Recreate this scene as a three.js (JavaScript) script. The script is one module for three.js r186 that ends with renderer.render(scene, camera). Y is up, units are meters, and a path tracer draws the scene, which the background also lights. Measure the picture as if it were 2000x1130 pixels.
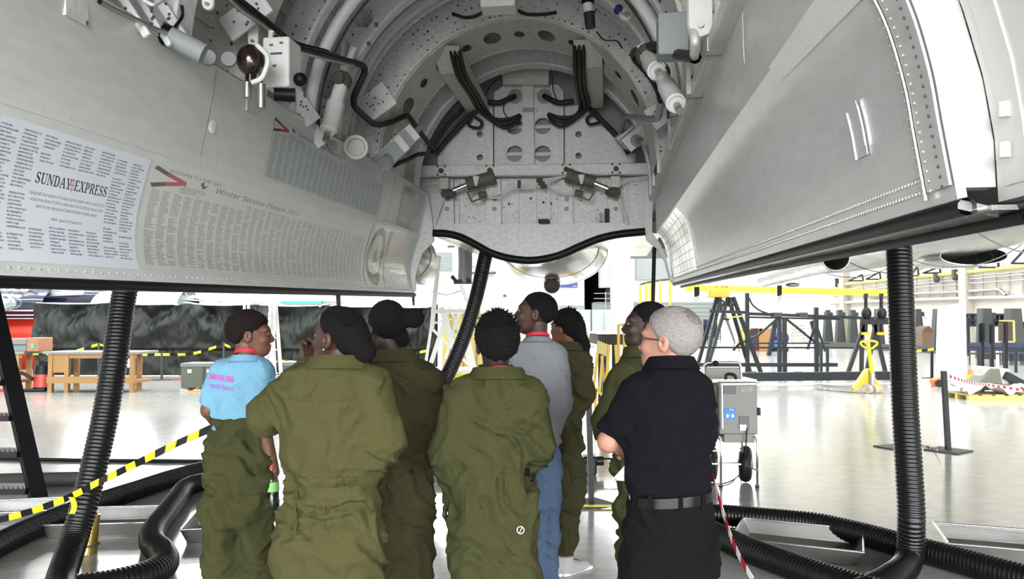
import * as THREE from 'three';
import { RoundedBoxGeometry } from 'three/addons/geometries/RoundedBoxGeometry.js';
import { mergeGeometries, mergeVertices } from 'three/addons/utils/BufferGeometryUtils.js';
import { RectAreaLightUniformsLib } from 'three/addons/lights/RectAreaLightUniformsLib.js';
import { createNoise3D } from 'simplex-noise';

// ---------------------------------------------------------------- camera, light, exposure
const EYE = 1.62, F = 1500, HORIZON = 633;
const PITCH = Math.atan((HORIZON - 565) / F);
const scene = new THREE.Scene();
const camera = new THREE.PerspectiveCamera(2 * Math.atan(565 / F) * 180 / Math.PI, 2000 / 1130, 0.05, 300);
camera.position.set(0, EYE, 0);
camera.rotation.x = PITCH;
scene.background = new THREE.Color(0.9, 0.95, 1.0);
const renderer = new THREE.WebGLRenderer();
renderer.toneMapping = THREE.LinearToneMapping;
renderer.toneMappingExposure = 2.0;
renderer.shadowMap.enabled = true;
RectAreaLightUniformsLib.init();

const TURN = 6 * Math.PI / 180;            // the hangar is turned against the camera heading
const hangarAxis = new THREE.Vector3(0, 1, 0);
const HW = (x, y, d) => new THREE.Vector3(x, y, -d).applyAxisAngle(hangarAxis, TURN);   // hangar coordinates -> world
const ROOF = 21, WALL_R = 36, WALL_L = -38, WALL_B = 78, WALL_F = -34;
const DAY = new THREE.Color(0.975, 0.99, 1.0);
const SKYLIGHT = 5.6, WINDOW = 4.6, REAR_WINDOW = 8.5;
const skylights = [], windowsHigh = [];
for (const d of [-24, -9, 20, 35, 50, 65]) skylights.push([-1, d, 62, 3.4]);                 // roof lights: x, d, length, width
for (let i = 0; i < 7; i++) windowsHigh.push([-30.5 + i * 10.0, 11.5, 19]);              // tall windows high in the far wall
function rectLight(center, target, w, h, power) {
  const l = new THREE.RectAreaLight(DAY, power, w, h);
  l.position.copy(center); l.lookAt(target); scene.add(l); return l;
}
for (const [x, d, len, wid] of skylights) {
  const c = HW(x, ROOF - 0.32, d), l = rectLight(c, c.clone().add(new THREE.Vector3(0, -1, 0)), len, wid, SKYLIGHT);
  l.rotation.set(-Math.PI / 2, 0, TURN);
}
for (const [x, y0, y1] of windowsHigh) rectLight(HW(x, (y0 + y1) / 2, WALL_B - 0.3), HW(x, (y0 + y1) / 2, 0), 7.4, y1 - y0, WINDOW);
rectLight(HW(0, 6.5, WALL_F + 0.4), HW(0, 6.5, 20), 56, 10, REAR_WINDOW);                   // glazed hangar doors behind the visitors

// ---------------------------------------------------------------- helpers
let seed = 20120613;
const rnd = () => { seed = (seed + 0x6d2b79f5) | 0; let t = Math.imul(seed ^ (seed >>> 15), 1 | seed); t = (t + Math.imul(t ^ (t >>> 7), 61 | t)) ^ t; return ((t ^ (t >>> 14)) >>> 0) / 4294967296; };
const R = (a, b) => a + (b - a) * rnd();
const N3 = createNoise3D(rnd);
const V3 = (x, y, z) => new THREE.Vector3(x, y, z);
const A3 = (p) => (p.isVector3 ? p : V3(p[0], p[1], p[2]));
const lerp = (a, b, t) => a + (b - a) * t, clamp = (x, a = 0, b = 1) => Math.min(b, Math.max(a, x));
const sstep = (a, b, x) => { const t = clamp((x - a) / (b - a)); return t * t * (3 - 2 * t); };
// pixel of the photograph -> direction, and the point where it meets a depth, the floor or a height
const cP = Math.cos(PITCH), sP = Math.sin(PITCH);
function ray(px, py) { const a = (px - 1000) / F, b = -(py - 565) / F; return V3(a, b * cP + sP, b * sP - cP); }
function P(px, py, d) { const r = ray(px, py); return r.multiplyScalar(d / -r.z).add(V3(0, EYE, 0)); }
function G(px, py, h = 0) { const r = ray(px, py); return r.multiplyScalar((h - EYE) / r.y).add(V3(0, EYE, 0)); }

const taken = new Map();
function numbered(n) { const k = taken.get(n) || 0; taken.set(n, k + 1); return k ? n + '_' + String(k).padStart(3, '0') : n; }
function tag(o, label, category, group, kind) { o.userData.label = label; o.userData.category = category; if (group) o.userData.group = group; if (kind) o.userData.kind = kind; return o; }
function thing(name, label, category, base = [0, 0, 0], group) {          // parts are written in world metres; the group stands at the base
  const o = new THREE.Group(); o.name = numbered(name); o.position.copy(A3(base)); o.userData.base = null;
  o.userData = {}; tag(o, label, category, group); scene.add(o); roots.set(o, A3(base).clone()); return o;
}
const roots = new Map();
function prep(g) {
  let q = g.index ? g.toNonIndexed() : g;
  if (!q.attributes.uv) q.setAttribute('uv', new THREE.BufferAttribute(new Float32Array(q.attributes.position.count * 2), 2));
  if (!q.attributes.normal) q.computeVertexNormals();
  for (const k of Object.keys(q.attributes)) if (!['position', 'normal', 'uv', 'color'].includes(k)) q.deleteAttribute(k);
  return q;
}
function join(geos) { if (!Array.isArray(geos)) geos = [geos]; if (geos.length === 1) return geos[0]; return mergeGeometries(geos.map(prep)); }
function part(name, geos, mat, parent, label) {
  let g = join(geos); let top = parent; while (top && top.parent && top.parent !== scene) top = top.parent;
  const base = top && roots.get(top);
  if (base && base.lengthSq() > 0) g = g.clone().translate(-base.x, -base.y, -base.z);
  const m = new THREE.Mesh(g, mat); m.name = parent === scene ? numbered(name) : name; m.castShadow = m.receiveShadow = true;
  if (label) m.userData.label = label;
  parent.add(m); return m;
}
function struct(name, geos, mat, label, category) { const m = part(name, geos, mat, scene); m.userData = { kind: 'structure', label, category }; return m; }
function solo(name, geos, mat, label, category, group) { return tag(part(name, geos, mat, scene), label, category, group); }
function copy(root, pos, rotY, label, group) {
  const r = root.clone(); r.name = numbered(root.name.replace(/_\d{3}$/, '')); r.userData = { ...root.userData };
  scene.add(r); roots.set(r, V3(0, 0, 0)); r.position.copy(A3(pos)); r.rotation.y = rotY || 0;
  if (label) r.userData.label = label; if (group) r.userData.group = group; return r;
}
// shapes
function box(x0, y0, z0, x1, y1, z1, bev = 0) {
  const w = Math.abs(x1 - x0), h = Math.abs(y1 - y0), d = Math.abs(z1 - z0);
  const g = bev ? new RoundedBoxGeometry(w, h, d, 2, Math.min(bev, w / 2.01, h / 2.01, d / 2.01)) : new THREE.BoxGeometry(w, h, d);
  return g.translate((x0 + x1) / 2, (y0 + y1) / 2, (z0 + z1) / 2);
}
function pbox(x0, y0, x1, y1, d, deep, bev = 0) {                          // a box whose front face covers these pixels at depth d
  const a = P(x0, y0, d), b = P(x1, y1, d); return box(a.x, a.y, a.z, b.x, b.y, a.z - deep, bev);
}
const UPV = V3(0, 1, 0);
function along(g, a, b) {                                                  // a shape along +y from 0 to 1 length moved onto a segment
  const q = new THREE.Quaternion().setFromUnitVectors(UPV, b.clone().sub(a).normalize());
  return g.applyQuaternion(q).translate(a.x, a.y, a.z);
}
function cyl(a, b, r0, r1 = r0, seg = 12, open = false) { a = A3(a); b = A3(b); const L = a.distanceTo(b); return along(new THREE.CylinderGeometry(r1, r0, L, seg, 1, open).translate(0, L / 2, 0), a, b); }
function bar(a, b, w, h = w) {
  a = A3(a); b = A3(b); const L = a.distanceTo(b), dir = b.clone().sub(a).normalize();
  const side = Math.abs(dir.y) > 0.95 ? V3(1, 0, 0).addScaledVector(dir, -dir.x).normalize() : V3(dir.z, 0, -dir.x).normalize(), up = side.clone().cross(dir).multiplyScalar(-1);
  const m = new THREE.Matrix4().makeBasis(side, dir, up.clone()); if (m.determinant() < 0) m.makeBasis(side, dir, up.multiplyScalar(-1));
  return new THREE.BoxGeometry(w, L, h).translate(0, L / 2, 0).applyMatrix4(m).translate(a.x, a.y, a.z);
}
function tube(pts, r, seg = 8, per = 6, closed = false, tension = 0.5) {
  const c = new THREE.CatmullRomCurve3(pts.map(A3), closed, 'catmullrom', tension); return new THREE.TubeGeometry(c, Math.max(4, pts.length * per), r, seg, closed);
}
function ball(c, r, sx = 1, sy = 1, sz = 1, n = 14) { c = A3(c); return new THREE.SphereGeometry(r, n, Math.ceil(n * 0.7)).scale(sx, sy, sz).translate(c.x, c.y, c.z); }
function ring(c, r, t, dir = [0, 1, 0], n = 24) { c = A3(c); const q = new THREE.Quaternion().setFromUnitVectors(V3(0, 0, 1), A3(dir).clone().normalize()); return new THREE.TorusGeometry(r, t, 8, n).applyQuaternion(q).translate(c.x, c.y, c.z); }
function shape(pts, holes = []) {
  const s = new THREE.Shape(pts.map((p) => new THREE.Vector2(p[0], p[1])));
  for (const h of holes) { const q = new THREE.Path(); q.absellipse(h[0], h[1], h[2], h[3] || h[2], 0, Math.PI * 2, true, h[4] || 0); s.holes.push(q); }
  return s;
}
function slab(pts, z0, z1, holes = [], bev = 0, curve = 20) {                 // an outline in x, y given thickness between two z
  const lo = Math.min(z0, z1), th = Math.abs(z1 - z0);
  return new THREE.ExtrudeGeometry(shape(pts, holes), { depth: th - 2 * bev, bevelEnabled: bev > 0, bevelThickness: bev, bevelSize: bev, bevelOffset: -bev, bevelSegments: 1, curveSegments: curve }).translate(0, 0, lo + bev);
}
function hoseGeo(pts, r, pitch = 0.027, amp = 0.07, seg = 14) {              // ribbed duct swept along a curve
  const c = new THREE.CatmullRomCurve3(pts.map(A3), false, 'centripetal'), L = c.getLength(), n = Math.round(L / pitch) * 4;
  const fr = c.computeFrenetFrames(n), pos = [], idx = [], uv = [];
  for (let i = 0; i <= n; i++) {
    const p = c.getPointAt(i / n), k = [1, 1 - amp * 0.45, 1 - amp, 1 - amp * 0.45][i % 4] * r;
    for (let j = 0; j <= seg; j++) {
      const a = j / seg * Math.PI * 2, v = p.clone().addScaledVector(fr.normals[i], Math.cos(a) * k).addScaledVector(fr.binormals[i], Math.sin(a) * k);
      pos.push(v.x, v.y, v.z); uv.push(j / seg, i / n * L);
    }
  }
  for (let i = 0; i < n; i++) for (let j = 0; j < seg; j++) { const a = i * (seg + 1) + j, b = a + seg + 1; idx.push(a, a + 1, b, b, a + 1, b + 1); }
  const g = new THREE.BufferGeometry(); g.setAttribute('position', new THREE.Float32BufferAttribute(pos, 3)); g.setAttribute('uv', new THREE.Float32BufferAttribute(uv, 2)); g.setIndex(idx); g.computeVertexNormals(); return g;
}
function sheet(fn, nu, nv, thick = 0, uvS = [1, 1]) {                        // fn(u, v) -> point; a sheet with a little thickness along its normal
  const pos = [], uv = [], idx = [];
  for (let j = 0; j <= nv; j++) for (let i = 0; i <= nu; i++) { const p = A3(fn(i / nu, j / nv)); pos.push(p.x, p.y, p.z); uv.push(i / nu * uvS[0], j / nv * uvS[1]); }
  const w = nu + 1;
  for (let j = 0; j < nv; j++) for (let i = 0; i < nu; i++) { const a = j * w + i; idx.push(a, a + 1, a + w, a + w, a + 1, a + w + 1); }
  const g = new THREE.BufferGeometry(); g.setAttribute('position', new THREE.Float32BufferAttribute(pos, 3)); g.setAttribute('uv', new THREE.Float32BufferAttribute(uv, 2)); g.setIndex(idx); g.computeVertexNormals();
  if (!thick) return g;
  const nr = g.attributes.normal.array, n0 = pos.length / 3, p2 = pos.slice(), uv2 = uv.concat(uv), id2 = idx.slice();
  for (let k = 0; k < n0; k++) p2.push(pos[3 * k] - nr[3 * k] * thick, pos[3 * k + 1] - nr[3 * k + 1] * thick, pos[3 * k + 2] - nr[3 * k + 2] * thick);
  for (let k = 0; k < idx.length; k += 3) id2.push(idx[k] + n0, idx[k + 2] + n0, idx[k + 1] + n0);
  const h = new THREE.BufferGeometry(); h.setAttribute('position', new THREE.Float32BufferAttribute(p2, 3)); h.setAttribute('uv', new THREE.Float32BufferAttribute(uv2, 2)); h.setIndex(id2); h.computeVertexNormals();
  const rim = [], ru = [], quad = (a, b) => { for (const k of [a, b, a + n0, a + n0, b, b + n0]) { rim.push(p2[3 * k], p2[3 * k + 1], p2[3 * k + 2]); ru.push(uv2[2 * k], uv2[2 * k + 1]); } };
  for (let i = 0; i < nu; i++) { quad(i + 1, i); quad(nv * w + i, nv * w + i + 1); }
  for (let j = 0; j < nv; j++) { quad(j * w, (j + 1) * w); quad((j + 1) * w + nu, j * w + nu); }
  const e = new THREE.BufferGeometry(); e.setAttribute('position', new THREE.Float32BufferAttribute(rim, 3)); e.setAttribute('uv', new THREE.Float32BufferAttribute(ru, 2)); e.computeVertexNormals();
  return join([h, e]);
}
// materials
function noiseTex(size, lo, hi, freq, oct = 4, rep = 1, srgb = true, streak = 1) {   // tileable-looking grain between two greys
  const d = new Uint8Array(size * size * 4);
  for (let y = 0; y < size; y++) for (let x = 0; x < size; x++) {
    const a = x / size * 2 * Math.PI, b = y / size; let v = 0, w = 0.5, f = freq;
    for (let o = 0; o < oct; o++) { v += w * N3(Math.cos(a) * f * streak * 0.16, Math.sin(a) * f * streak * 0.16, Math.abs(b - 0.5) * 2 * f + o * 17); w *= 0.5; f *= 2.1; }
    const g = clamp(lerp(lo, hi, 0.5 + 0.5 * v), 0, 1) * 255, k = (y * size + x) * 4; d[k] = d[k + 1] = d[k + 2] = g; d[k + 3] = 255;
  }
  const t = new THREE.DataTexture(d, size, size); t.magFilter = THREE.LinearFilter; t.wrapS = t.wrapT = THREE.RepeatWrapping; t.repeat.set(rep, rep); if (srgb) t.colorSpace = THREE.SRGBColorSpace; t.needsUpdate = true; return t;
}
function withRep(t, r, s = r) { const c = t.clone(); c.repeat.set(r, s); c.needsUpdate = true; return c; }
const M = {};
const grain = noiseTex(256, 0.92, 1.0, 8, 5), fine = noiseTex(256, 0.3, 1.0, 26, 3, 1, false), weave = noiseTex(256, 0.72, 1.0, 40, 2), rough = noiseTex(256, 0.35, 1.0, 5, 4, 1, false), scuff = noiseTex(512, 0.88, 1.04, 9, 5);
const mat = (color, roughness = 0.7, o = {}) => new THREE.MeshPhysicalMaterial({ color, roughness, ...o });
const C = (r, g, b) => new THREE.Color().setRGB(r, g, b);
M.floor = mat(C(0.43, 0.435, 0.415), 0.16, { map: withRep(scuff, 1), roughnessMap: null, bumpMap: withRep(rough, 1), bumpScale: 0.0012 });
M.wall = mat(C(0.58, 0.585, 0.555), 0.85); M.wallGrey = mat(C(0.25, 0.28, 0.275), 0.8); M.roof = mat(C(0.70, 0.71, 0.70), 0.9);
M.white = mat(C(0.80, 0.80, 0.78), 0.45); M.cloth = mat(C(0.78, 0.78, 0.76), 0.95);
M.glow = new THREE.MeshStandardMaterial({ color: 0xffffff, emissive: DAY, emissiveIntensity: 3.0, roughness: 0.6 });
M.bay = mat(C(0.80, 0.80, 0.79), 0.55, { map: withRep(scuff, 1.3) }); M.bayWarm = mat(C(0.70, 0.69, 0.62), 0.55, { map: withRep(scuff, 1.3) });
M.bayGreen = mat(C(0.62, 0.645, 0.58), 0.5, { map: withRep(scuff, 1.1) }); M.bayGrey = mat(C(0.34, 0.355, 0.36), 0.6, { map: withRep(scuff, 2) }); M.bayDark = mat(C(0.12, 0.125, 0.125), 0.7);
M.belly = mat(C(0.30, 0.31, 0.30), 0.6); M.alum = mat(C(0.56, 0.565, 0.545), 0.36, { metalness: 0.55, roughnessMap: withRep(rough, 0.8), map: withRep(grain, 0.7) });
M.doorPaint = mat(C(0.75, 0.75, 0.735), 0.36, { map: withRep(grain, 0.5), clearcoat: 0.4, clearcoatRoughness: 0.2 });
M.doorMetal = mat(C(0.75, 0.755, 0.75), 0.32, { metalness: 0.25, map: withRep(grain, 0.5) });
M.chrome = mat(C(0.75, 0.75, 0.74), 0.2, { metalness: 1 }); M.casing = mat(C(0.15, 0.15, 0.135), 0.5, { metalness: 0.2 }); M.steel = mat(C(0.45, 0.45, 0.44), 0.38, { metalness: 0.9 });
M.rubber = mat(C(0.005, 0.005, 0.006), 0.5, { specularIntensity: 0.5 }); M.hose = mat(C(0.004, 0.004, 0.005), 0.36, { specularIntensity: 0.7 }); M.blackMetal = mat(C(0.006, 0.006, 0.008), 0.45, { specularIntensity: 0.5 }); M.gantry = mat(C(0.016, 0.020, 0.026), 0.55, { specularIntensity: 0.5 });
M.cable = mat(C(0.020, 0.018, 0.017), 0.6); M.grime = mat(C(0.09, 0.075, 0.06), 0.8); M.rivet = mat(C(0.10, 0.10, 0.10), 0.6); M.rivetLight = mat(C(0.72, 0.72, 0.70), 0.3, { metalness: 0.5 });
M.yellow = mat(C(0.55, 0.36, 0.01), 0.45); M.lemon = mat(C(0.56, 0.53, 0.015), 0.45); M.amber = mat(C(0.75, 0.33, 0.02), 0.5); M.yellowPale = mat(C(0.52, 0.43, 0.13), 0.5);
M.red = mat(C(0.42, 0.018, 0.006), 0.4); M.darkRed = mat(C(0.014, 0.003, 0.004), 0.2, { clearcoat: 1, clearcoatRoughness: 0.1 }); M.navy = mat(C(0.012, 0.016, 0.05), 0.25, { clearcoat: 0.8 }); M.blue = mat(C(0.03, 0.05, 0.20), 0.6); M.chairBlue = mat(C(0.018, 0.024, 0.06), 0.7);
M.wood = mat(C(0.38, 0.21, 0.075), 0.6, { map: withRep(grain, 2) }); M.card = mat(C(0.40, 0.31, 0.17), 0.85); M.benchTop = mat(C(0.22, 0.235, 0.235), 0.5); M.chest = mat(C(0.10, 0.11, 0.08), 0.6); M.greyBox = mat(C(0.18, 0.21, 0.20), 0.6); M.brown = mat(C(0.05, 0.035, 0.025), 0.7);
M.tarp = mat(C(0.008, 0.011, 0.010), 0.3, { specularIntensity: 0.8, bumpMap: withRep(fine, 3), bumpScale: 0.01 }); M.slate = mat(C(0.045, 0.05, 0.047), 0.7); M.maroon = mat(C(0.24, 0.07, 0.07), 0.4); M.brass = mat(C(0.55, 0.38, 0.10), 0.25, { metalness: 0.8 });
M.tray = mat(C(0.50, 0.50, 0.49), 0.3, { metalness: 0.85, roughnessMap: withRep(rough, 1) }); M.oil = mat(C(0.17, 0.155, 0.125), 0.18, { metalness: 0.3, map: withRep(scuff, 1) });
M.glass = mat(C(0.85, 0.95, 0.97), 0.06, { transmission: 1, thickness: 0, ior: 1.35 });
M.olive = mat(C(0.074, 0.070, 0.026), 0.95, { specularIntensity: 0.3, map: withRep(weave, 3), sheen: 0.15 }); M.oliveDark = mat(C(0.044, 0.041, 0.018), 0.95, { specularIntensity: 0.3, map: withRep(weave, 3) }); M.oliveGreen = mat(C(0.052, 0.054, 0.020), 0.95, { specularIntensity: 0.3, map: withRep(weave, 3) });
M.skyBlue = mat(C(0.19, 0.40, 0.56), 0.92, { specularIntensity: 0.3, map: withRep(weave, 3) }); M.greyShirt = mat(C(0.25, 0.26, 0.28), 0.95, { specularIntensity: 0.3, map: withRep(weave, 3) }); M.denim = mat(C(0.11, 0.17, 0.27), 0.95, { specularIntensity: 0.3, map: withRep(weave, 2) }); M.blackShirt = mat(C(0.0042, 0.0044, 0.0075), 0.95, { specularIntensity: 0.3, map: withRep(weave, 3) }); M.blackTrouser = mat(C(0.0042, 0.0046, 0.005), 0.92, { specularIntensity: 0.3, map: withRep(weave, 3) });
M.skinDark = mat(C(0.042, 0.016, 0.009), 0.55); M.skinDeep = mat(C(0.024, 0.011, 0.0085), 0.55); M.skinMid = mat(C(0.115, 0.045, 0.025), 0.55); M.skinLight = mat(C(0.36, 0.18, 0.125), 0.6);
M.hairBlack = mat(C(0.0035, 0.003, 0.0035), 0.95, { specularIntensity: 0.4 }); M.hairBrown = mat(C(0.008, 0.005, 0.0045), 0.95, { specularIntensity: 0.4 }); M.hairWhite = mat(C(0.30, 0.275, 0.26), 0.85, { map: withRep(weave, 2) }); M.hairGrey = mat(C(0.20, 0.165, 0.15), 0.85, { map: withRep(weave, 2) });
M.eye = mat(C(0.14, 0.13, 0.12), 0.2); M.iris = mat(C(0.02, 0.012, 0.008), 0.15); M.lanyard = mat(C(0.42, 0.008, 0.025), 0.7); M.shoe = mat(C(0.34, 0.33, 0.335), 0.8); M.shoeDark = mat(C(0.02, 0.02, 0.02), 0.6); M.orange = mat(C(0.75, 0.16, 0.02), 0.5); M.purple = mat(C(0.05, 0.03, 0.22), 0.7); M.shrink = mat(C(0.45, 0.42, 0.40), 0.3); M.paper = mat(C(0.75, 0.75, 0.76), 0.9);
function canvasMat(w, h, draw, o = {}) {
  const c = document.createElement('canvas'); c.width = w; c.height = h; draw(c.getContext('2d'), w, h);
  const t = new THREE.CanvasTexture(c); t.colorSpace = THREE.SRGBColorSpace; return new THREE.MeshPhysicalMaterial({ map: t, roughness: 0.5, ...o });
}

// ---------------------------------------------------------------- hangar shell
const hangar = (g) => g.rotateY(TURN);
{
  const fl = new THREE.PlaneGeometry(WALL_R - WALL_L, WALL_B - WALL_F, 1, 1);
  const w = WALL_R - WALL_L, l = WALL_B - WALL_F, u = fl.attributes.uv; for (let i = 0; i < u.count; i++) u.setXY(i, u.getX(i) * w / 3, u.getY(i) * l / 3);
  const top = fl.rotateX(-Math.PI / 2).translate((WALL_R + WALL_L) / 2, 0, -(WALL_B + WALL_F) / 2);
  struct('floor', hangar(join([top, box(WALL_L, -0.3, -WALL_B, WALL_R, -0.004, -WALL_F)])), M.floor, 'glossy pale grey sealed concrete hangar floor', 'floor');
  // roof with long roof lights left open
  const strips = skylights.slice().sort((a, b) => a[1] - b[1]), roofG = []; let d0 = WALL_F;
  for (const [x, d, len, wid] of strips) { roofG.push(box(WALL_L, ROOF, -d0, WALL_R, ROOF + 0.3, -(d - wid / 2))); roofG.push(box(WALL_L, ROOF, -(d - wid / 2), x - len / 2, ROOF + 0.3, -(d + wid / 2)), box(x + len / 2, ROOF, -(d - wid / 2), WALL_R, ROOF + 0.3, -(d + wid / 2))); d0 = d + wid / 2; }
  roofG.push(box(WALL_L, ROOF, -d0, WALL_R, ROOF + 0.3, -WALL_B)); struct('ceiling', hangar(join(roofG)), M.roof, 'flat pale metal hangar roof with long roof lights', 'ceiling');
  strips.forEach(([x, d, len, wid]) => { const m = struct('roof_light_window', hangar(box(x - len / 2, ROOF - 0.02, -(d - wid / 2), x + len / 2, ROOF + 0.05, -(d + wid / 2))), M.glow, 'long translucent roof light glowing with daylight', 'window'); });
  // far wall with its high windows and the doorway left open
  const bz = -WALL_B, T = 0.5, wx = windowsHigh.map((w2) => w2[0]), gB = [];
  const DX0 = HWinv(P(1150, 600, 77)).x, DX1 = HWinv(P(1205, 600, 77)).x, DT = 10.4;
  gB.push(box(WALL_L, 0, bz - T, DX0, 11.5, bz), box(DX1, 0, bz - T, WALL_R, 11.5, bz), box(DX0, DT, bz - T, DX1, 11.5, bz), box(WALL_L, 19, bz - T, WALL_R, ROOF, bz));
  let x0 = WALL_L; for (const x of wx) { gB.push(box(x0, 11.5, bz - T, x - 3.8, 19, bz)); x0 = x + 3.8; } gB.push(box(x0, 11.5, bz - T, WALL_R, 19, bz));
  struct('wall_back', hangar(join(gB)), M.wall, 'white painted far hangar wall with high windows', 'wall');
  windowsHigh.forEach(([x, y0, y1], i) => {
    const w2 = struct('window_' + (i + 1), hangar(box(x - 3.8, y0, bz - 0.3, x + 3.8, y1, bz - 0.22)), M.glow, 'tall daylit window high in the far wall', 'window');
    for (const k of [-1.9, 0, 1.9]) part('mullion', hangar(box(x + k - 0.06, y0, bz - 0.24, x + k + 0.06, y1, bz - 0.1)), M.white, w2);
  });
  // passage behind the doorway; its darkness is painted into the wall colour
  struct('wall_passage', hangar(join([box(DX0 - 1.4, 0, bz - 22, DX0 - 1.2, 11.4, bz - T), box(DX1 + 1.2, 0, bz - 22, DX1 + 1.4, 11.4, bz - T), box(DX0 - 1.4, 0, bz - 22.2, DX1 + 1.4, 11.4, bz - 22), box(DX0 - 1.4, DT, bz - 22, DX1 + 1.4, DT + 0.2, bz - T), box(DX0 - 1.4, -0.3, bz - 22, DX1 + 1.4, 0, bz - T)])), M.slate, 'passage behind the far doorway with its shade painted as slate walls', 'wall');
  struct('wall_right', hangar(join([box(WALL_R, 0, bz, WALL_R + 0.4, ROOF, -WALL_F)])), mat(C(0.50, 0.47, 0.41), 0.85), 'cream block hangar wall carrying pipe runs', 'wall');
  struct('wall_left', hangar(box(WALL_L - 0.4, 0, bz, WALL_L, ROOF, -WALL_F)), M.wall, 'white painted hangar side wall', 'wall');
  struct('wall_front', hangar(join([box(WALL_L, 11.6, -WALL_F, WALL_R, ROOF, -WALL_F + 0.4), box(WALL_L, 0, -WALL_F, WALL_R, 1.4, -WALL_F + 0.4), box(WALL_L, 1.4, -WALL_F, -28.2, 11.6, -WALL_F + 0.4), box(28.2, 1.4, -WALL_F, WALL_R, 11.6, -WALL_F + 0.4)])), M.wall, 'hangar door wall behind the visitors', 'wall');
  struct('window_8', hangar(box(-28.2, 1.4, -WALL_F + 0.1, 28.2, 11.6, -WALL_F + 0.2)), M.glow, 'glazed daylit hangar doors behind the visitors', 'window');
  // floor markings
  const stripe = (a, b, wd, m, lab) => { const dir = b.clone().sub(a).normalize(), s = V3(dir.z, 0, -dir.x).multiplyScalar(wd / 2); const q = [a.clone().add(s), b.clone().add(s), b.clone().sub(s), a.clone().sub(s)]; const g = new THREE.ExtrudeGeometry(new THREE.Shape(q.map((p) => new THREE.Vector2(p.x, -p.z))), { depth: 0.004, bevelEnabled: false }).rotateX(-Math.PI / 2); struct('trim_floor_line', g, m, lab, 'floor line'); };
  stripe(G(150, 741), G(560, 741), 0.7, M.maroon, 'dull maroon stripe painted on the floor behind the wooden benches');
  stripe(G(1385, 752), G(2000, 748), 0.9, mat(C(0.42, 0.36, 0.36), 0.3), 'faded mauve stripe painted across the floor behind the pallet truck');
}
function HWinv(p) { return p.clone().applyAxisAngle(hangarAxis, -TURN); }

// ---------------------------------------------------------------- the aircraft: open bomb bay, doors, bulkhead
const VP = ray(1190, 588).normalize();
const plane = new THREE.Group(); plane.name = 'bomber_aircraft'; plane.position.set(0, EYE, 0);
plane.rotation.set(Math.asin(VP.y), -Math.atan2(VP.x, -VP.z), 0, 'YXZ'); scene.add(plane); plane.updateMatrixWorld(true);
tag(plane, 'large jet bomber with white open bomb bay and names printed on its hanging bay doors', 'aircraft');
const invPlane = plane.quaternion.clone().invert();
function A(px, py, t) { const r = ray(px, py).applyQuaternion(invPlane); return r.multiplyScalar(t / -r.z); }     // aircraft coordinates at distance t along the fuselage
const XC = -0.84, YC = 1.25, AX = 1.27, BY = 1.32, TB = 8.8;
function V(px, py, inset = 0) {                                     // where a pixel's ray meets the vault of the bay (inset towards its inside)
  const r = ray(px, py).applyQuaternion(invPlane), u = r.x / -r.z, v = r.y / -r.z, a = AX - inset, b = BY - inset;
  for (let t = 1.2; t < TB; t += 0.01) { const x = u * t - XC, y = v * t - YC; if (y > 0 ? (x / a) ** 2 + (y / b) ** 2 > 1 : Math.abs(x) > a && y > -0.18) return V3(u * t, v * t, -t); }
  return V3(u * TB, v * TB, -TB);
}
function vault(th, off) { return [XC + (AX + off) * Math.cos(th), YC + (BY + off) * Math.sin(th)]; }   // th 0 right .. pi left
function archPts(off, n = 48, low = 0) { const p = []; if (low) p.push([XC + AX + off, YC - low]); for (let i = 0; i <= n; i++) p.push(vault(Math.PI * i / n, off)); if (low) p.push([XC - AX - off, YC - low]); return p; }
function archBand(o0, o1, t0, t1, holes = [], low = 0.12, bev = 0) { return slab(archPts(o1, 48, low).concat(archPts(o0, 48, low).reverse()), -t1, -t0, holes, bev, 16); }
function skinBand(off, t0, t1, thick = 0.03, n = 48) { return sheet((u, v) => { const [x, y] = vault(lerp(-0.08, Math.PI + 0.08, u), off); return [x, y, -lerp(t0, t1, v)]; }, n, 2, thick, [5, 2]); }
const rivetG = [], rivetLightG = [];
const rv = new THREE.SphereGeometry(1, 6, 4), rvAt = (list, p, r, sx = 1, sy = 1, sz = 1) => list.push(rv.clone().scale(r * sx, r * sy, r * sz).translate(p[0], p[1], p[2]));
// vault: skins between the frames, then frames, stringers and soffit panels
const bay = part('bay_roof', [skinBand(0.34, -1.2, 6.9), skinBand(0.2, 6.9, 8.85)], M.bay, plane, 'white riveted roof skin of the bomb bay');
const ringSpec = [];                                                 // frames with round lightening holes: t, inner offset, outer offset, thickness, holes
const holesOn = (off, n, r, from = 0.1, to = 0.9) => { const h = []; for (let i = 0; i < n; i++) { const th = Math.PI * lerp(from, to, i / (n - 1)), q = vault(th, off); h.push([q[0], q[1], r]); } return h; };
function frame(t, o0, o1, th, holes, m, flange = 0.1, flT = 0.02) {
  const f = part('frame', archBand(o0, o1, t, t + th, holes), m, plane);
  part('flange', archBand(o0 - 0.004, o0 + flT, t - flange / 2, t + flange / 2 + th), m, f);
  return f;
}
frame(8.3, 0.0, 0.2, 0.03, [], M.bay, 0.14); frame(7.66, 0.0, 0.2, 0.03, [], M.bay, 0.10);
const heavy = frame(6.87, 0.0, 0.34, 0.03, [], M.bay, 0.03);
frame(6.34, 0.14, 0.34, 0.03, [], M.bay, 0.05); frame(5.86, 0.02, 0.34, 0.025, holesOn(0.19, 13, 0.085), M.bay, 0.06);
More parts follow.
